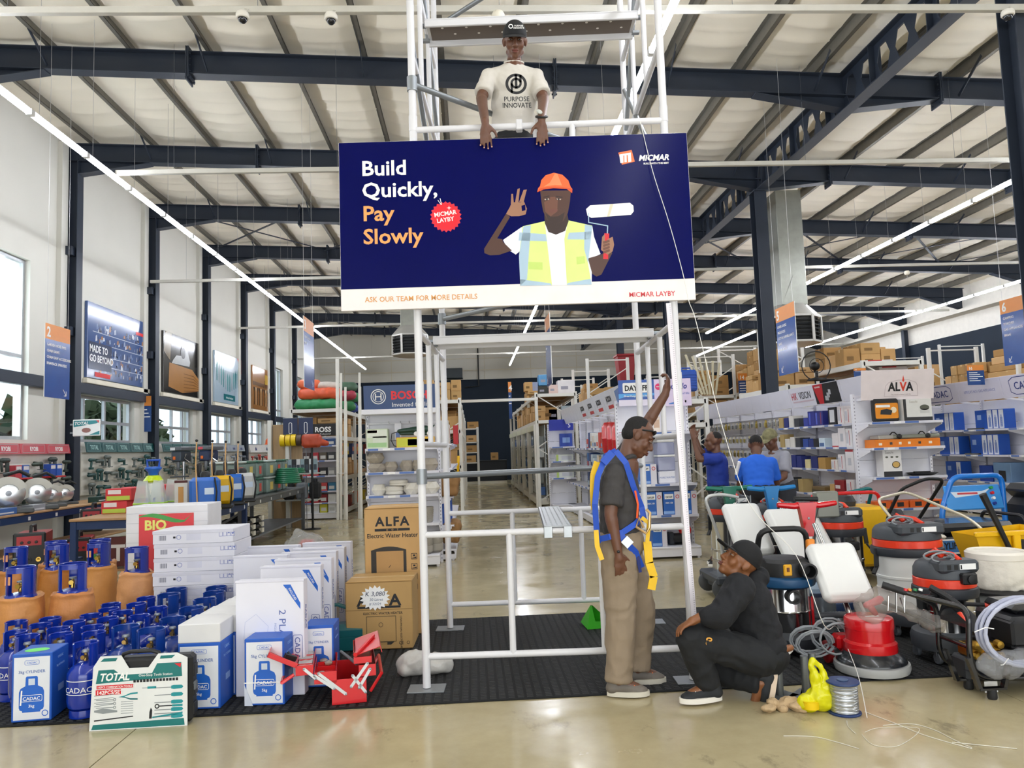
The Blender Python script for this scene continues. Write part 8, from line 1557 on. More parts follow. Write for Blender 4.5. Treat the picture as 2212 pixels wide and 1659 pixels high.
for i,(y,c,cw) in enumerate(((13.6,'#4c4f52','grey'),(14.3,'#2a4a9a','blue'),(15.0,'#d8722c','orange'),(15.8,'#5c6064','dark grey'))): product('%s upright case on the low rack behind the pump header' % cw,(3.7,y,2.321),0,.5,.3,.35,c,'case',None,[(.1,.9,.1,.9,'#6a6e72')])
for i in range(6): P = W(1515+7*i,862,21.0); o = obj('pale_length',MB().bar((P.x,20.9+.05*i,2.86),(P.x-.4+.1*i,20.95,4.0-.05*i),.06,.02,(0,1,0)),mat('#d9d2b4',.5)); tag(o,'pale flexible length leaning on the deep rack, %s across' % ORD[i],'length','pale lengths')
# hanging aisle signs
def aisle_sign(label,X,y,z0,z1,w,num,lines,side=-1,arrow=True):
 """double-faced hanging board, parallel to the aisle; side -1 is read from the middle aisle's left"""
 t = thing('aisle_sign',label,'sign',(X,y,0),0,'hanging aisle signs'); h = z1-z0; bl2 = mat('#164a98',.2,coat=.3); og = mat('#dc8a3c',.3)
 obj('board',MB().bx(-.005,.005,-w/2,w/2,z0,z1),PAPER,t); M_ = LEFT(-.0056,0,0) if side < 0 else RIGHT(.0056,0,0)
 dec('blue_print',rect(-w/2,w/2,z0,z0+h*.79),bl2,M_,t,0); dec('orange_print',rect(-w/2,w/2,z0+h*.79,z1),og,M_,t,0)
 text(num,h*.19,PAPER,M_ @ MT((-w*.44,z1-h*.175,.001)),t,'LEFT',.03)
 for k,s in enumerate(lines): text(s,h*.052,PAPER,M_ @ MT((-w*.43,z1-h*(.30+.085*k),.001)),t,'LEFT',.012)
 if arrow:
  s = -1 if side < 0 else 1; ax = -w*.34 if side < 0 else w*.36; q = h*.05; a = MB().at(M_)
  a.bar((ax,z0+q*.9,.001),(ax-s*q*1.6 if side > 0 else ax+q*1.2,z0+q*2.6,.001),.01,.001).bar((ax,z0+q*.9,.001),(ax,z0+q*2.2,.001),.01,.001).bar((ax,z0+q*.9,.001),(ax+(q if side < 0 else -q)*1.1,z0+q*.9,.001),.01,.001); obj('arrow',a,PAPER,t)
 for s in (-1,1): obj('hanging_wire',MB().tube([(0,s*w*.42,z1),(0,s*w*.42,zt(X)+.02)],.002,4),mat('#d8d8d8',.4,.5),t)
aisle_sign('blue aisle sign with an orange top, hanging by the window wall, numbered two',-5.5,10.48,2.43,3.40,.62,'2',('GARDEN HOSE PIPES','CHAIN SAWS','CHAIN SAW ACCESSORIES','KNAPSACK SPRAYERS'),1)
aisle_sign('blue aisle sign hanging edge-near over the tool tables',-2.4,11.58,2.55,3.60,.72,'3',('POWER TOOLS','PAINT'),1)
aisle_sign('blue aisle sign seen almost edge-on behind the scaffold',1.15,10.85,2.43,3.43,.68,'4',('PLUMBING','TAPS','PUMPS'),-1)
aisle_sign('blue aisle sign with an orange top and the number five',4.6,10.72,2.48,3.48,.67,'5',('LEVER LOCKS','PADLOCKS','CCTV & SURVEILLANCE','SAFES','CASH BOXES'),-1)
aisle_sign('blue aisle sign with an orange top and the number six, at the edge',8.0,10.6,2.52,3.50,.68,'6',('CAMPING','TORCHES','GAS APPLIANCES','BRAAI'),-1)
def small_sign(label,px0,px1,py0,py1,Y,num,n):
 a,b = W(px0,py1,Y),W(px1,py0,Y); w,h = b.x-a.x,b.z-a.z; t = thing('shelf_sign',label,'sign',((a.x+b.x)/2,Y,a.z),0,'small shelf signs'); obj('board',MB().bx(-w/2,w/2,-.004,.004,0,h),mat('#14407e',.35),t); M_ = FRONT(0,-.0045,0); dec('orange_print',rect(-w/2,w/2,h*.72,h),mat('#dc8a3c',.35),M_,t,0); text(num,h*.2,PAPER,M_ @ MT((-w*.4,h*.77,.001)),t,'LEFT',.02)
 for k in range(n): dec('printed_line',rect(-w*.4,w*(.1+.3*((k*7) % 3)/2),h*(.6-.1*k),h*(.63-.1*k)),PAPER,M_,t)
 obj('mount_arm',MB().tube([(0,.005,h*.5),(0,.3,h*.5)],.006,5),STEEL,t)
small_sign('small shelf sign numbered nine on a dark wall column',304,327,855,933,17.7,'9',3); small_sign('small shelf sign numbered fourteen on the deep rack',1597,1618,806,862,20.8,'14',5); small_sign('small shelf sign numbered fifteen behind the flame header',1845,1870,795,815,14.0,'15',1); small_sign('small shelf sign numbered sixteen above the gas-appliance header',2091,2124,788,832,13.5,'16',5); small_sign('small shelf sign by the blue-headed narrow display',1100,1104,825,905,30,'4',3)
# ================================================================ WINDOW-WALL SIDE
XW = XL+.03
def poster(label,y0,y1,base):
 t = thing('wall_poster',label,'poster',(0,0,0),0,'wall posters'); w,h = y1-y0,1.5; M_ = RIGHT(XW+.032,y0,3.22)
 obj('board',MB().rb(XL+.005,XW+.03,y0,y1,3.22,4.72,.004),mat(base,.16,var=.08,scale=1,coat=.4),t); obj('bottom_trim',MB().rb(XL+.005,XW+.06,y0-.05,y1+.15,3.1,3.2,.01),CREAM,t)
 return t,M_,w,h
PM = lambda c: mat(c,.2,var=.05,coat=.3)
t,M_,w,h = poster('blue wall poster crowded with tools and white slogan, nearest the front',15.15,17.9,'#3c5688')
for c in ('#2a3c66','#8fa0c0','#c9d0dc','#20305a','#a0765a','#5f78a8'):
 b = MB().at(M_)
 for k in range(34): x,y,a,q = RU(.3,w-.15),rnd.choice((.12,.3,.5,.74,.96))+RU(-.05,.08),RU(.03,.1),RU(.05,.14); b.flat([(x,y),(x+a,y+.02),(x+a*.8,y+q),(x+.01,y+q*.8)],.001+.0004*(k % 5))
 o = obj('printed_tool',b,PM(c),t,ang=0); o['kind'] = 'stuff'
for y in (.28,.48,.72,.94): dec('printed_shelf',rect(.2,w-.1,y-.015,y),PM('#b9c4d8'),M_,t,.003)
dec('navy_block',rect(.05,1.0,.18,.72),PM('#12264e'),M_,t,.004); text('MADE TO\nGO BEYOND',.2,PAPER,M_ @ MT((.08,.52,.006)),t,'LEFT',.02,sx=.85); dec('red_bar',rect(.3,.95,.04,.13),RED,M_,t,.005); dec('red_mark',rect(w-.6,w-.2,1.15,1.22),RED,M_,t,.004)
t,M_,w,h = poster('dark wall poster of a saw cutting a wooden block',18.85,21.5,'#221f1c'); dec('printed_wood',[(.3,.15),(1.2,.05),(2.6,.2),(2.6,.42),(1.9,.72),(.35,.75)],PM('#a5733c'),M_,t,.001)
for k in range(6): dec('printed_grain',[(1.3,.1+.09*k),(2.0,.14+.08*k),(2.6,.2+.03*k),(2.6,.215+.03*k),(2.0,.165+.08*k),(1.3,.115+.09*k)],PM('#7d5228'),M_,t,.002)
dec('printed_saw',[(.5,.75),(1.7,.78),(1.75,.9),(1.5,1.3),(1.2,1.35),(1.1,1.0),(.8,.98),(.6,.85)],PM('#b9bcbc'),M_,t,.002); dec('printed_saw',circ(1.25,1.1,.16,14),PM('#4a4c4e'),M_,t,.003); dec('printed_gloss',[(.0,1.0),(.4,.8),(.5,1.5),(.1,1.5)],PM('#6a5a40'),M_,t,.001)
t,M_,w,h = poster('pale blue wall poster with teal tools and a red corner',22.57,25.17,'#a8bccb'); dec('red_corner',[(w-.45,h),(w,h),(w,h-.5)],RED,M_,t,.001); dec('printed_sky',rect(.0,w,1.0,h),PM('#c9d8e4'),M_,t,.0005); dec('teal_block',rect(.8,1.9,.1,.28),PM('#1b6a70'),M_,t,.002); text('One-Stop Tools Station',.09,PAPER,M_ @ MT((1.35,.15,.004)),t,sx=.8)
for k in range(12): x = .15+.2*k; a = abs(k-5.5)/6; dec('printed_tool',[(x,.35+.3*a),(x+.07,.35+.3*a),(x+.11,.75+.4*a),(x+.05,.95+.3*a),(x-.03,.8+.3*a)],PM(('#2f7f84','#8fa4ac','#4a9296')[k % 3]),M_,t,.002)
t,M_,w,h = poster('wood-brown wall poster with hand tools, farthest along the wall',26.45,28.5,'#9a6a3a')
for k in range(9): x = .15+.21*k; dec('printed_tool',[(x,.15),(x+.07,.15),(x+.08,.6),(x+.13,.75),(x-.05,.75),(x+.01,.6)],PM(('#3a2a1e','#c9b08a','#5c4a3a')[k % 3]),M_,t,.001)
dec('printed_beam',rect(0,w,.82,.95),PM('#6a4424'),M_,t,.001); dec('printed_glove',rect(w-.5,w-.1,.95,1.3),PM('#caa23c'),M_,t,.002)
# hung power tools
def drill_mesh(k):
 b = MB()
 if k == 0: b.cap((-.09,0,.05),(.08,0,.05),.036,.03,10).cap((-.03,0,.04),(-.05,0,-.08),.022,.022,8).rb(-.09,0,-.03,.03,-.13,-.085,.006).cap((.08,0,.05),(.14,0,.05),.018,.008,8)
 elif k == 1: b.cap((-.14,0,.02),(.08,0,.03),.03,.036,10).cap((.09,0,.03),(.10,0,-.05),.03,.026,8).lathe([(.01,-.075),(.07,-.07),(.07,-.06),(.01,-.055)],16,(.1,0,0)).cap((.05,.03,.05),(.05,.1,.06),.014,.014,8)
 else: b.cap((-.08,0,.1),(.06,0,.1),.045,.04,10).cap((-.1,0,.06),(-.08,0,-.06),.02,.02,8).rb(-.14,.14,-.04,.04,-.1,-.085,.005).cap((.05,0,.07),(.06,0,-.08),.03,.028,8)
 return b
DMs = {}
def ptool(label,P,k,c,rz,group,cat='power tool',name='power_tool',s=1.0):
 if (k,c) not in DMs: DMs[k,c] = drill_mesh(k).mesh('tool_housing',mat(c,.4))
 if 'trig' not in DMs: DMs['trig'] = MB().rb(-.03,-.015,-.012,.012,-.01,.03,.003).mesh('trigger',BLACK)
 t = thing(name,label,cat,P,rz,group); t.scale = (s,)*3; link('tool_housing',DMs[k,c],t); link('trigger',DMs['trig'],t)
def tool_wall(label,where,y0,y1,zh,hh,hc,word,nw,cols,nrow,ncol,tc=PAPER):
 t = thing('tool_board',label,'display board',(0,0,0)); x = XL+.1; obj('board',MB().rb(x,x+.02,y0,y1,.95,zh,.003),mat('#d9d5c8',.6),t)
 for k in range(nw):
  a,b_ = y0+(y1-y0)*k/nw,y0+(y1-y0)*(k+1)/nw; hb = obj('header_board',MB().at(fr((x+.12,a,zh),(0,1,0),(-.2,0,1))).rb(.006,b_-a-.006,0,hh,-.01,0,.002),mat(hc,.35),t); M_ = fr((x+.122,a,zh),(0,1,0),(-.2,0,1)); text(word,hh*.62,tc,M_ @ MT(((b_-a)/2,hh*.27,.002)),hb,bold=.02,shear=.2,sx=.85 if nw < 4 else .8)
  if nw > 3: outline('lettering_border',[(.05,.02),(b_-a-.09,.02),(b_-a-.04,hh-.02),(.09,hh-.02)],.006,mat('#8fb4b0',.4),M_,hb)
 n = 0
 for i in range(nrow):
  for j in range(ncol):
   if rnd.random() < .9 and n < len(ORD): ptool('%s power tool along the hooks of %s' % (ORD[n],where),(x+.13,y0+.2+(y1-y0-.35)*j/max(1,ncol-1),zh-.2-.26*i),(i+j) % 3,cols[(i*3+j) % len(cols)],PI/2,'tools on %s' % where); n += 1
tool_wall('tool wall with a red header, nearest the front of the window wall','the red-headed tool wall',11.2,14.28,1.74,.17,'#b8404c','RYOBI',4,['#26332c','#2c3a30','#303a36'],3,7)
tool_wall('tool wall with five slanted dark teal headers, between the first columns','the nearer teal-headed tool wall',14.85,18.0,1.76,.2,'#0e4a4c','TOTAL',5,['#1d4a48','#3a4a48','#5c6460','#14403e'],3,10,mat('#a9ccc8',.5))
tool_wall('tool wall with slanted dark teal headers, between the next columns','the farther teal-headed tool wall',18.45,21.55,1.76,.2,'#0e4a4c','TOTAL',5,['#2a4a46','#4a5452','#7a807c'],2,10,mat('#5f9490',.5))
tool_wall('hand-tool wall with pale headers, third along the window wall','the pale-headed tool wall',22.0,25.0,1.76,.2,'#a9b0bc','tools',4,['#8a9098','#5c6470'],2,8,mat('#44548c',.5)); tool_wall('tool wall with a white header beside the helmets','the white-headed tool wall',25.6,28.4,1.72,.26,'#e6e4e0','afile',2,['#b8443c','#3a3c40'],2,7,mat('#25306c',.5))
for i,(y,c,cw) in enumerate(((12.55,'#b8404a','red'),(12.75,'#3f62a8','blue'),(13.55,'#24489c','deep blue'),(13.75,'#2a55ac','bright blue'))): product('small %s boxed tool on the red ledge of the red-headed tool wall' % cw,(XL+.24,y,1.36),PI/2,.17,.12,.2,c,'box',None,[(.1,.9,.6,.9,'#d9d4d4')])
for i,y in enumerate((12.65,13.65)): o = obj('tool_ledge',MB().rb(XL+.12,XL+.34,y-.24,y+.24,1.33,1.355,.004),mat('#b82430',.4)); tag(o,'small red ledge on the red-headed tool wall, %s of two' % ORD[i],'shelf')
t = thing('projecting_sign','small rounded white and teal sign sticking out from the dark column','sign',(0,0,0)); a,b_ = W(157,943,14.2),W(217,905,14.2); obj('sign_board',MB().rb(a.x,b_.x,14.19,14.22,a.z,b_.z,.01),PAPER,t); M_ = FRONT(a.x,14.189,a.z); w,h = b_.x-a.x,b_.z-a.z; dec('teal_print',[(.02,h*.55),(w*.9,h*.75),(w*.98,h-.02),(.02,h-.02)],mat('#1b8088',.4),M_,t); dec('teal_print',[(.02,.02),(w*.6,.02),(w*.98,.09),(w*.98,.02)],mat('#1b8088',.4),M_,t); dec('red_corner',[(w*.85,h-.02),(w-.02,h-.02),(w-.02,h*.75)],RED,M_,t,.002); text('TOTAL',h*.26,PAPER,M_ @ MT((w*.32,h*.68,.003)),t,bold=.03,shear=.2); dec('printed_tool',circ(w*.5,h*.35,.08,12,.045),mat('#8f5a50',.4),M_,t,.002); obj('mount_arm',MB().bx(a.x-.05,a.x+.02,14.2,14.215,a.z+.05,a.z+.08).bx(a.x-.05,a.x+.02,14.2,14.215,b_.z-.1,b_.z-.07),STEEL,t)
# blue work tables
def table(label,x0,x1,y0,y1,z,m,top,shelf=None):
 t = thing('display_table',label,'table',(0,0,0)); obj('table_top',MB().rb(x0,x1,y0,y1,z-.03,z,.005),top,t)
 for x in (x0+.04,x1-.04):
  obj('beam',MB().rb(x-.02,x+.02,y0+.05,y1-.05,z-.13,z-.032,.004),m,t)
  for y in (y0+.05,y1-.05): obj('leg',MB().rb(x-.035,x+.035,y-.035,y+.035,0,z-.032,.005),m,t)
 obj('end_beam',MB().rb(x0+.06,x1-.06,y0+.03,y0+.07,z-.13,z-.032,.004),m,t); obj('end_brace',MB().bar((x0+.05,y0+.04,.1),(x1-.05,y0+.04,z-.2),.035,.02,(0,1,0)),m,t)
 if shelf: obj('low_shelf',MB().rb(x0+.05,x1-.05,y0+.05,y1-.05,shelf-.03,shelf,.004),top,t)
 y = y0+.4
 while y < y1: dec('ticket',rect(-.03,.03,z-.11,z-.06),PAPER,RIGHT(x1-.0198,y,0),t,.001); y += .7
 return t
TBL = mat('#17315c',.45); WOODT = mat('#a8845c',.6,var=.1,scale=3)
table('long dark blue work table carrying saws along the window wall',-6.95,-6.15,9.3,14.35,.9,TBL,WOODT,.34); table('dark blue table carrying drill presses behind the saw table',-5.9,-4.9,14.7,16.2,.92,TBL,mat('#20262e',.5),.3); table('dark blue table carrying the knapsack sprayers',-4.75,-3.42,9.35,11.95,.9,TBL,WOODT,.3); table('grey table stacked with clear totes behind the sprayer table',-4.7,-3.55,12.1,16.6,.9,mat('#6a6e72',.4,.5),mat('#7d8186',.4,.4),.25)
def saw(label,P,s,rz,kind):
 t = thing('circular_saw',label,'saw',P,rz,'saws on the long table'); t.scale = (s,)*3; al = mat('#b9b8ae',.4,.3); T = MT((0,-.05,.22)) @ MR(PI/2,4,'X')
 obj('blade',MB().at(T).lathe([(.02,0),(.155,-.002),(.16,0),(.155,.002),(.02,.004)],32),mat('#c9cccd',.2,.9),t); obj('blade_hub',MB().at(T).lathe([(.03,0),(.03,.02),(.0,.022)],14),STEEL,t)
 g = MB().at(T); pts = [(.185*cos(a),.185*sin(a)) for a in [rad(20+k*190/14) for k in range(15)]]; g.prism(pts+[(x*.55,y*.55) for x,y in pts[::-1]],-.03,.03); obj('blade_guard',g,al,t); obj('base_table',MB().rb(-.24,.24,-.16,.2,.0,.05,.01),mat('#4a4d4e',.4,.4),t); obj('motor',MB().cap((.02,.02,.25),(.06,.24,.27),.06,.05,12),mat('#2b3430',.4),t); obj('grip',MB().tube([(-.05,0,.42),(.1,.02,.46),(.2,.02,.40)],.02,8),BLACK,t); obj('arm',MB().bar((-.02,.05,.2),(.02,.2,.06),.06,.05),al,t)
for i,(px,Y,s) in enumerate(((18,10.1,1.35),(55,11.0,1.25),(80,11.7,1.15),(112,12.3,.85),(140,12.9,.8))): P = W(px,1060,Y); saw('%s saw from the front on the long dark blue table' % ORD[i],(max(-6.75,min(-6.4,P.x)),Y,.901),s,.55,i)
for i,(y,c,cw,l) in enumerate(((10.5,'#3a5f9c','blue-striped',.9),(9.75,'#22262c','dark',.6),(11.4,'#8d9096','grey',.4),(13.3,'#1d3a34','dark green',.45),(13.8,'#26302c','black-green',.4))): product('%s low tool box lying at the edge of the long blue table' % cw,(-6.28,y,.901),PI/2,l*.8,.16,.09,c,'box',None,[(.1,.9,.2,.4,'#c9ccd2')])
for i,(px,c) in enumerate(((440-60,'#3c4650'),(478-60,'#1f2c4c'))):
 t = thing('drill_press','bench drill press with a %s head on the dark blue table behind the saws' % ('grey' if i == 0 else 'navy'),'drill press',(-5.6+.52*i,15.2,.921),-.2,'drill presses'); obj('base',MB().rb(-.13,.13,-.18,.12,0,.04,.01),DG2,t); obj('column',MB().tube([(0,.06,.04),(0,.06,.75)],.03,12),CHROME,t); obj('head',MB().rb(-.1,.1,-.22,.16,.6,.8,.02),mat(c,.4),t); obj('pulley_cover',MB().rb(-.12,.12,-.24,.34,.805,.89,.02),mat('#5a5f64',.4),t); obj('chuck',MB().lathe([(.012,.42),(.03,.46),(.03,.52),(.035,.6)],12,(0,-.13,0)),STEEL,t); obj('work_table',MB().rb(-.12,.12,-.22,.05,.3,.325,.006),DG,t); obj('feed_handle',MB().tube([(.1,-.1,.66),(.2,-.2,.74)],.009,6).tube([(.1,-.1,.66),(.22,-.1,.58)],.009,6),CHROME,t); obj('switch',MB().rb(-.05,.0,-.235,-.22,.64,.7,.004),mat('#e06a1c',.4),t); dec('name_plate',rect(-.1,.0,.82,.87),mat('#c8404c' if i else '#d9dcdc',.4),FRONT(0,-.2405,0),t)
def welder(label,P,w,h,rz=0):
 t = thing('welding_machine',label,'welder',P,rz,'red welding machines'); obj('front_panel',MB().rb(-w/2,w/2,-.3,-.24,0,h,.015),BLACK,t); obj('casing',MB().rb(-w/2+.005,w/2-.005,-.238,.3,.02,h-.01,.01),mat('#8e1620',.4),t); dec('red_panel',rect(-w*.38,w*.38,h*.62,h*.9),mat('#a31c26',.4),FRONT(0,-.3005,0),t); text('RYOBI',.075,PAPER,RIGHT(w/2-.0045,.06,h*.45),t,bold=.02)
 for k in range(3): obj('output_socket',MB().at(MT((-w*.3+w*.3*k,-.3,h*.2)) @ MR(PI/2,4,'X')).lathe([(.028,0),(.028,.015),(.014,.016),(0,.01)],12),mat('#c9a24c',.3,.8) if k != 1 else BLACK,t)
 for k in range(3): obj('control_knob',MB().at(MT((-w*.22+w*.22*k,-.3,h*.72)) @ MR(PI/2,4,'X')).lathe([(.018,0),(.016,.02),(0,.022)],10),BLACK,t)
 obj('carry_handle',MB().tube([(0,-.2,h-.01),(0,-.18,h+.07),(0,.1,h+.07),(0,.12,h-.01)],.018,8),BLACK,t)
a = W(5,1150,9.6); welder('large red and black welding machine standing on the low dark pallet',(a.x+.2,9.9,.34),.34,.40,.35); welder('small red and black welding machine hung under the table edge',(-5.86,12.3,.52),.3,.34,.3); welder('tall red and black welding machine behind the orange-bagged cylinders',(-5.72,11.6,.0),.32,.50,.35)
o = thing('machine_stand','dark low pallet under the large welding machine','pallet',(-5.72,9.95,0)); obj('deck',MB().rb(-.6,.6,-.5,.5,.3,.338,.005),TBL,o); [obj('leg',MB().rb(x-.04,x+.04,y-.04,y+.04,0,.3,.004),TBL,o) for x in (-.5,.5) for y in (-.4,.4)]
# sprayers and goods on the sprayer table
def sprayer(label,x,y,c,rz):
 t = thing('knapsack_sprayer',label,'sprayer',(x,y,.901),rz,'knapsack sprayers'); m = mat(c,.35); b = MB().rb(-.17,.17,-.11,.11,.06,.43,.045); o = obj('tank',b,m,t); obj('base',MB().rb(-.175,.175,-.115,.115,0,.06,.02),mat('#d9d43c' if c == '#1b63c0' and rz < .3 else '#1c1e22',.4),t); obj('fill_cap',MB().lathe([(.06,.43),(.06,.47),(.04,.5),(0,.505)],16),BLACK,t); obj('pump_handle',MB().cap((-.08,.05,.45),(-.08,.05,.58),.025,.03,8),BLACK,t); obj('lance',MB().tube([(-.06,-.125,.06),(-.08,-.125,.6),(-.07,-.12,.86)],.009,6),mat('#c9a06a',.4),t); obj('nozzle',MB().ell((-.07,-.12,.88),.018,8,5),BLACK,t); obj('strap',MB().tube([(.14,-.12,.42),(.17,-.15,.25),(.15,-.12,.06)],.012,6),BLACK,t); dec('printed_label',rect(.02,.13,.22,.3),mat('#cfe0f4',.5),FRONT(0,-.1105,0),t)
for i,(px,Y,c,cw) in enumerate(((443,9.7,'#1b63c0','blue knapsack sprayer with a yellow base, nearest'),(474,10.3,'#e2b20c','yellow knapsack sprayer second along'),(500,10.9,'#1b63c0','blue knapsack sprayer third along'),(524,11.5,'#c9ccca','white knapsack sprayer last along'))): P = W(px,1080,Y); sprayer('%s, on the dark blue table' % cw,P.x,Y,c,.1+.1*i)
for i,(px,Y) in enumerate(((308,9.65),(342,9.7),(372,10.0))):
 P = W(px,1085,Y); t = thing('wrapped_bottle_pack','clear-wrapped pack of blue and green bottles, %s on the sprayer table' % ORD[i],'pack',(P.x,Y,.901),0,'wrapped bottle packs'); [obj('bottle',MB().lathe([(.045,0),(.05,.02),(.05,.11),(.03,.15),(.012,.16),(.012,.2),(0,.2)],12,(q*.1,0,0)),mat('#2f62b8',.3),t) for q in (-.5,.5)]; obj('green_band',MB().rb(-.1,.1,-.055,.055,.12,.15,.01),mat('#9ac83c',.4),t); obj('film_wrap',MB().add([(-.11,-.065,0),(.11,-.065,0),(.11,.065,0),(-.11,.065,0),(-.05,-.02,.42),(.06,-.03,.4),(.05,.02,.42),(-.06,.02,.39)],[(0,1,5,4),(1,2,6,5),(2,3,7,6),(3,0,4,7)]),mat('#e6ecec',.15,trans=.6,key='fw'),t)
P = W(324,1085,10.0); t = thing('pump_sprayer','tall pump sprayer with a blue handle and lime collar behind the wrapped bottles','sprayer',(P.x,10.1,.901)); obj('tank',MB().lathe([(.08,0),(.09,.02),(.09,.36),(.07,.4)],18),mat('#dfe6e2',.3),t); obj('collar',MB().lathe([(.1,.38),(.12,.40),(.08,.46),(.05,.47)],18),mat('#c9e21c',.35),t); obj('pump_head',MB().lathe([(.05,.46),(.06,.5),(.1,.55),(.1,.57),(.03,.58)],16),BLUEP,t); obj('handle',MB().tube([(-.07,0,.57),(-.08,0,.66),(.08,0,.66),(.07,0,.57)],.016,8),mat('#1c4fb0',.35),t)
P = W(396,1085,9.8); product('tall cut-away heater sample with a cork strip, beside the blue sprayer',(P.x,9.8,.901),0,.16,.16,.40,'#c9c9c4','sample',None,[(.3,.7,.02,.8,'#b98a4c'),(0,1,.92,1,'#4a1c1e')])
for i in range(9): P = W(400+12*(i % 5),1060,11.4); product('%s red and lime boxed tool stacked behind the sprayers' % ORD[i],(P.x-.4+.05*(i % 2),10.2+.35*(i % 5),.901+.16*(i//5)),0,.32,.26,.155,'#c8343c','box','red tool boxes',[(.05,.95,.05,.4,'#b4c94c'),(.1,.6,.55,.9,'#e6dcdc')])
for i in range(12): y = 12.4+.62*(i % 6); t = thing('clear_tote','clear green-lidded tote of coiled goods on the grey table, %s along %s' % (ORD[i % 6],'below' if i < 6 else 'on top'),'tote',(-3.85-.02*(i % 3),y,.902+.30*(i//6)),.05*(i % 3),'clear totes'); obj('tub',MB().rb(-.2,.2,-.27,.27,0,.26,.03),mat('#8fa49c',.25,trans=.3,key='tub'),t); obj('lid',MB().rb(-.21,.21,-.28,.28,.262,.295,.01),mat('#3f6f5c' if i % 3 else '#b8c4c0',.35),t); obj('contents',MB().rb(-.17,.17,-.22,.22,.03,.2,.04),mat(('#a8443c','#2f5a44','#a03c3c','#4a6a58')[i % 4],.5),t); obj('paper_label',MB().bx(.2005,.203,-.12,.08,.06,.2),mat(('#c9483c','#c9b45c')[i % 2],.5),t)
for i in range(6): t = thing('hose_coil','black wrapped hose coil with a pale tag under the grey table, %s up' % ORD[i],'hose',(-3.8,12.7+.5*(i % 2),.27+.1*(i//2)),0,'black hose coils'); obj('coil',MB().tube([(.22*cos(a),.3*sin(a),.045+.02*sin(a*3)) for a in [k*PI/9 for k in range(18)]],.042,8,closed=True),mat('#17191d',.25),t); obj('paper_tag',MB().bx(.22,.27,-.06,.06,.03,.1),mat('#d9d4c4',.5),t)
for i in range(2): t = thing('hose_reel','green ribbed hose at the end of the grey table, %s' % ('leaning' if i else 'lying on the totes'),'hose',(-3.65,15.9,1.2) if not i else (-3.45,14.6,1.05),0,'green hoses'); b = MB(); [b.tube([((.24-.01*q)*cos(a),(.24-.01*q)*sin(a),.02+.035*q) for a in [k*PI/9 for k in range(18)]],.02,6,closed=True) for q in range(3 if not i else 8)]; obj('hose',b,mat('#176a4c',.35),t); obj('hub',MB().lathe([(.1,0),(.1,.1),(0,.1)],14),DG,t)
o = product('dark red rounded sign case with white letters under the sprayer table',(-4.05,9.42,.33),0,.62,.1,.34,'#4c1418','sign',None,None); text('TEX',.26,mat('#c9c4c4',.5),FRONT(.02,-.052,.07),o,bold=.03)
product('small red and green carton under the sprayer table',(-4.5,9.46,.33),0,.14,.1,.26,'#3f8a3a','carton',None,[(0,1,.6,1,'#c0343c')])
# bagged mower, wood-faced end panel, letter stand, banners, helmets
P = W(655,1190,9.8); t = thing('bagged_mower','red and black garden machine in a clear plastic bag on the floor','machine',(P.x,9.9,0)); obj('engine',MB().rb(-.16,.14,-.12,.12,.2,.42,.05),mat('#3a3c40',.4),t); obj('red_cover',MB().rb(-.06,.14,-.13,.05,.4,.5,.04),RED,t); obj('shaft',MB().tube([(.05,0,.45),(.3,-.1,.15),(.42,-.15,.05)],.02,8),BLACK,t); obj('wire_stand',MB().tube([(-.14,-.12,0),(-.14,-.12,.2),(.12,-.12,.2),(.12,-.12,0)],.01,6).tube([(-.14,.12,0),(-.14,.12,.2),(.12,.12,.2),(.12,.12,0)],.01,6),CHROME,t); b = MB().ell((0,0,.38),(.26,.2,.2)).cap((0,0,.45),(-.1,0,.58),.12,.05); blob('bag_film',b,mat('#dfe2e2',.12,trans=.7,bump=.5,bscale=20,key='bf2'),t,.02,1,.03,7)
t = thing('wood_display','wood-faced display panel with yellow tape rolls and white shelves','display',(0,0,0)); wd_ = mat('#a58a66',.6,var=.16,scale=4,stretch=(8,8,.6)); obj('wood_panel',MB().rb(-4.35,-3.72,17.1,17.16,0,2.25,.005),wd_,t); [obj('post',MB().rb(x-.04,x+.04,17.0,17.16,0,2.35,.006),RK,t) for x in (-4.02,-4.4)]; [obj('shelf',MB().rb(-4.2,-3.3,16.7,17.08,z-.03,z,.005),mat('#c9ccc4',.3,trans=.2,key='gsh'),t) for z in (.62,1.18)]
for i in range(5): o = thing('tape_roll','yellow tape roll' if i < 3 else 'dark tape roll','tape roll',(-4.1+.12*i,16.98,1.9),0,'hung tape rolls'); o['label'] = '%s %s tape roll hanging on the wood-faced panel' % (ORD[i],'yellow' if i < 3 else 'brown'); obj('roll',MB().at(MR(PI/2,4,'Y')).lathe([(.06,-.05),(.13,-.05),(.13,.05),(.06,.05),(.06,-.05)],18),mat('#e8c40c' if i < 3 else '#4c3c30',.4),o); obj('core',MB().at(MR(PI/2,4,'Y')).lathe([(.05,-.052),(.06,-.052),(.06,.052),(.05,.052)],14),KRAFT,o)
for i in range(9): product('%s dark-labelled bottle pack along the upper glass shelf of the wood-faced panel' % ORD[i],(-4.1+.09*i,16.85,1.182),0,.08,.08,.3,('#22262c','#d4d8d8','#8fa4ac')[i % 3],'bottle','bottles by the wood panel',[(.1,.9,.2,.6,'#3c4650')],'boxed_bottle')
for i in range(3): t = thing('grey_tank','grey and black sprayer tank on the lower shelf of the wood-faced panel, %s' % ORD[i],'tank',(-3.95+.28*i,16.85,.622),0,'grey tanks'); obj('tank',MB().rb(-.12,.12,-.1,.1,0,.36,.04),mat('#7d8288',.4) if i == 1 else BLACK,t); obj('cap',MB().lathe([(.05,.36),(.05,.42),(0,.425)],12),BLACK,t)
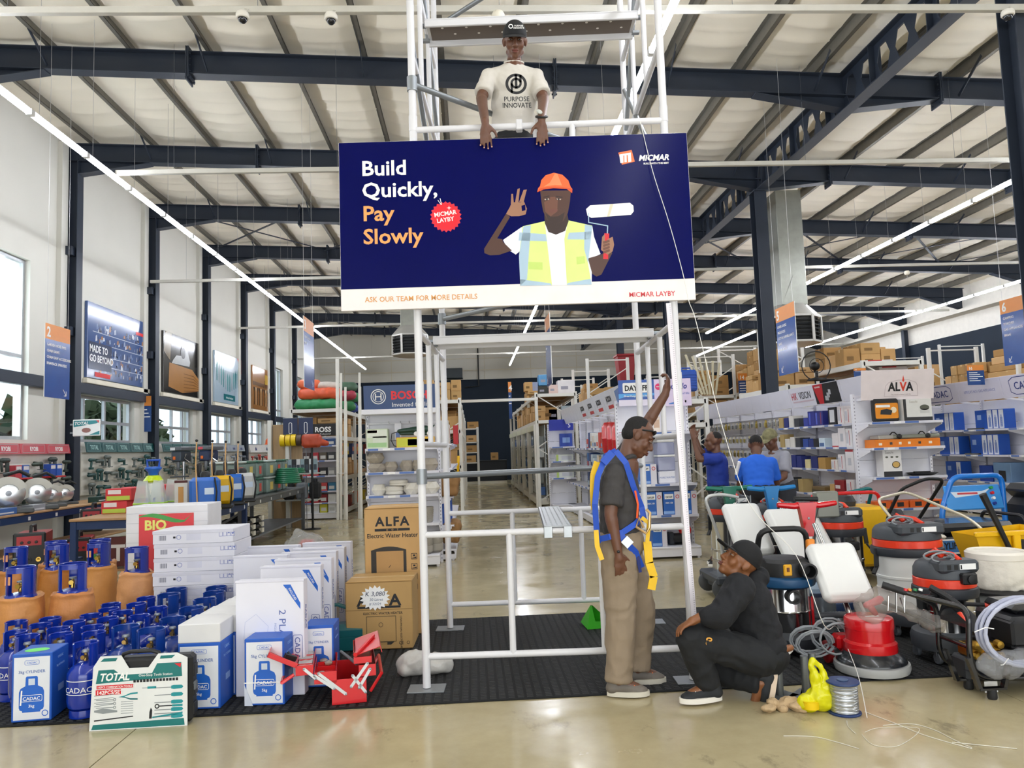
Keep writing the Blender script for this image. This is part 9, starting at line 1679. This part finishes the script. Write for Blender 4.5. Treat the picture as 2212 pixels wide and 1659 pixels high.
for i in range(2): t = thing('hanging_banner','navy banner with a white emblem over the wood-faced panel, %s' % ORD[i],'banner',(-3.93+.33*i,16.95,1.78),.1,'navy banners'); obj('banner_cloth',MB().rb(-.155,.155,-.004,.004,0,.6,.002),mat('#14264c',.5),t); outline('emblem',rrect(-.03,.03,.26,.5,.028),.012,PAPER,FRONT(0,-.0045,0),t); obj('top_rod',MB().tube([(-.16,0,.6),(.16,0,.6)],.008,6),STEEL,t); obj('pole',MB().tube([(0,.02,-1.78),(0,.02,.6)],.008,6),STEEL,t)
t = thing('blower','orange engine tool on a dark pole beside the black-headed stand','power tool',(-3.38,16.5,0)); blob('engine',MB().rb(-.2,.2,-.13,.13,1.72,2.0,.05).cap((.1,0,1.85),(.3,0,1.8),.09,.06),mat('#a83e20',.45),t,.02,2,.01); obj('pole',MB().tube([(0,0,.02),(0,0,1.72)],.025,8),BLACK,t); obj('foot',MB().lathe([(.18,0),(.16,.02),(.03,.03)],14),BLACK,t)
g5 = gondola('white end stand with a black header and boxed accessories, before the net-bag rack',-3.72,19.3,0,.92,(1.78,1.42,1.05,.68,.4),.4,2.0); M_ = FRONT(0,-.3,0); hb = obj('header_board',MB().at(M_).rb(-.44,.44,2.02,2.32,-.01,0,.002),mat('#141518',.35),g5); text('ROSS',.17,PAPER,M_ @ MT((.1,2.12,.002)),hb,bold=.035); text('Professional',.055,PAPER,M_ @ MT((.15,2.05,.002)),hb,shear=.3)
for k,(z,c) in enumerate(((1.78,['#3a3c40','#6ab03c','#2a5c9c','#2a4a7c']),(1.42,['#4a3c3a','#a8343c','#5c5448','#3a3c40']),(1.05,['#c0343c','#b8303c','#2b2c30','#8a8a8a']),(.68,['#2f7f8c','#9ab4c0','#c24a4c','#2a6a8c']),(.4,['#8e1c28','#a8242c','#7d1a24','#d9d9d9']),(.16,['#e2e2e2','#d9d9dc','#c9c43c','#e4e4e4']))): pile(g5,'the %s shelf of the black-headed stand' % ORD[k],z,[(-.3+.2*q,.18,.2 if k else .17,.2,c[q],['dark','bright','printed','small'][q],[(.15,.85,.2,.6,'#c9c9c4')]) for q in range(4)])
for i,(px,py) in enumerate(((588,958),(592,988))): P = W(px,py,17.5); t = thing('safety_helmet','orange safety helmet with ear muffs, %s' % ('upper one' if i == 0 else 'lower one, beside the tool wall'),'helmet',P,0,'orange helmets'); obj('helmet_shell',MB().lathe([(.17,-.02),(.15,.0),(.14,.08),(.09,.14),(0,.16)],18),ORANGE,t); obj('ear_muff',MB().ell((.15,0,-.08),(.05,.05,.07),10,6).tube([(.15,0,-.02),(.12,0,.15),(-.05,0,.19)],.012,6),BLACK,t); obj('stand_post',MB().tube([(0,.1,-P.z),(0,.1,0)],.015,6),STEEL,t)
t = thing('wall_unit','black boxy unit on a bracket high on the far wall, left of the middle aisle','air unit',W(982,818,37.9)); obj('casing',MB().rb(-.4,.4,-.3,.3,0,.5,.02),mat('#2a3236',.5),t); obj('bracket',MB().rb(-.42,.42,.3,.66,.02,.06,.004),STEEL,t); obj('drain_pipe',MB().tube([(.5,.55,-.4),(1.2,.55,-.35),(1.2,.6,1.8)],.035,8),BLACK,t)
# ================================================================ LETTERING BECOMES PLAIN MESH
def bake_text():
 dg = bpy.context.evaluated_depsgraph_get(); fonts = [o for o in bpy.data.objects if o.type == 'FONT']; wr_ = {w[0].name: w for w in WRAPT}
 for o in fonts:
  me = bpy.data.meshes.new_from_object(o.evaluated_get(dg),depsgraph=dg); me.name = 'lettering'
  n = bpy.data.objects.new('lettering',me); COL.objects.link(n); n.parent = o.parent; n.matrix_basis = o.matrix_basis
  if 'bend' in o:
   r = o['bend']
   for v in me.vertices: a = v.co.x/r; v.co.z += (r+v.co.z)*cos(a)-r-v.co.z; v.co.x = r*sin(a)
  if o.name in wr_: w = wr_[o.name]; wrap(n,w[1],w[2])
  bpy.data.objects.remove(o)
bake_text()
for o in bpy.data.objects:
 if o.name.split('.')[0] in ('bolt','louvre','pump_valve','foliage'): o['kind'] = 'stuff'
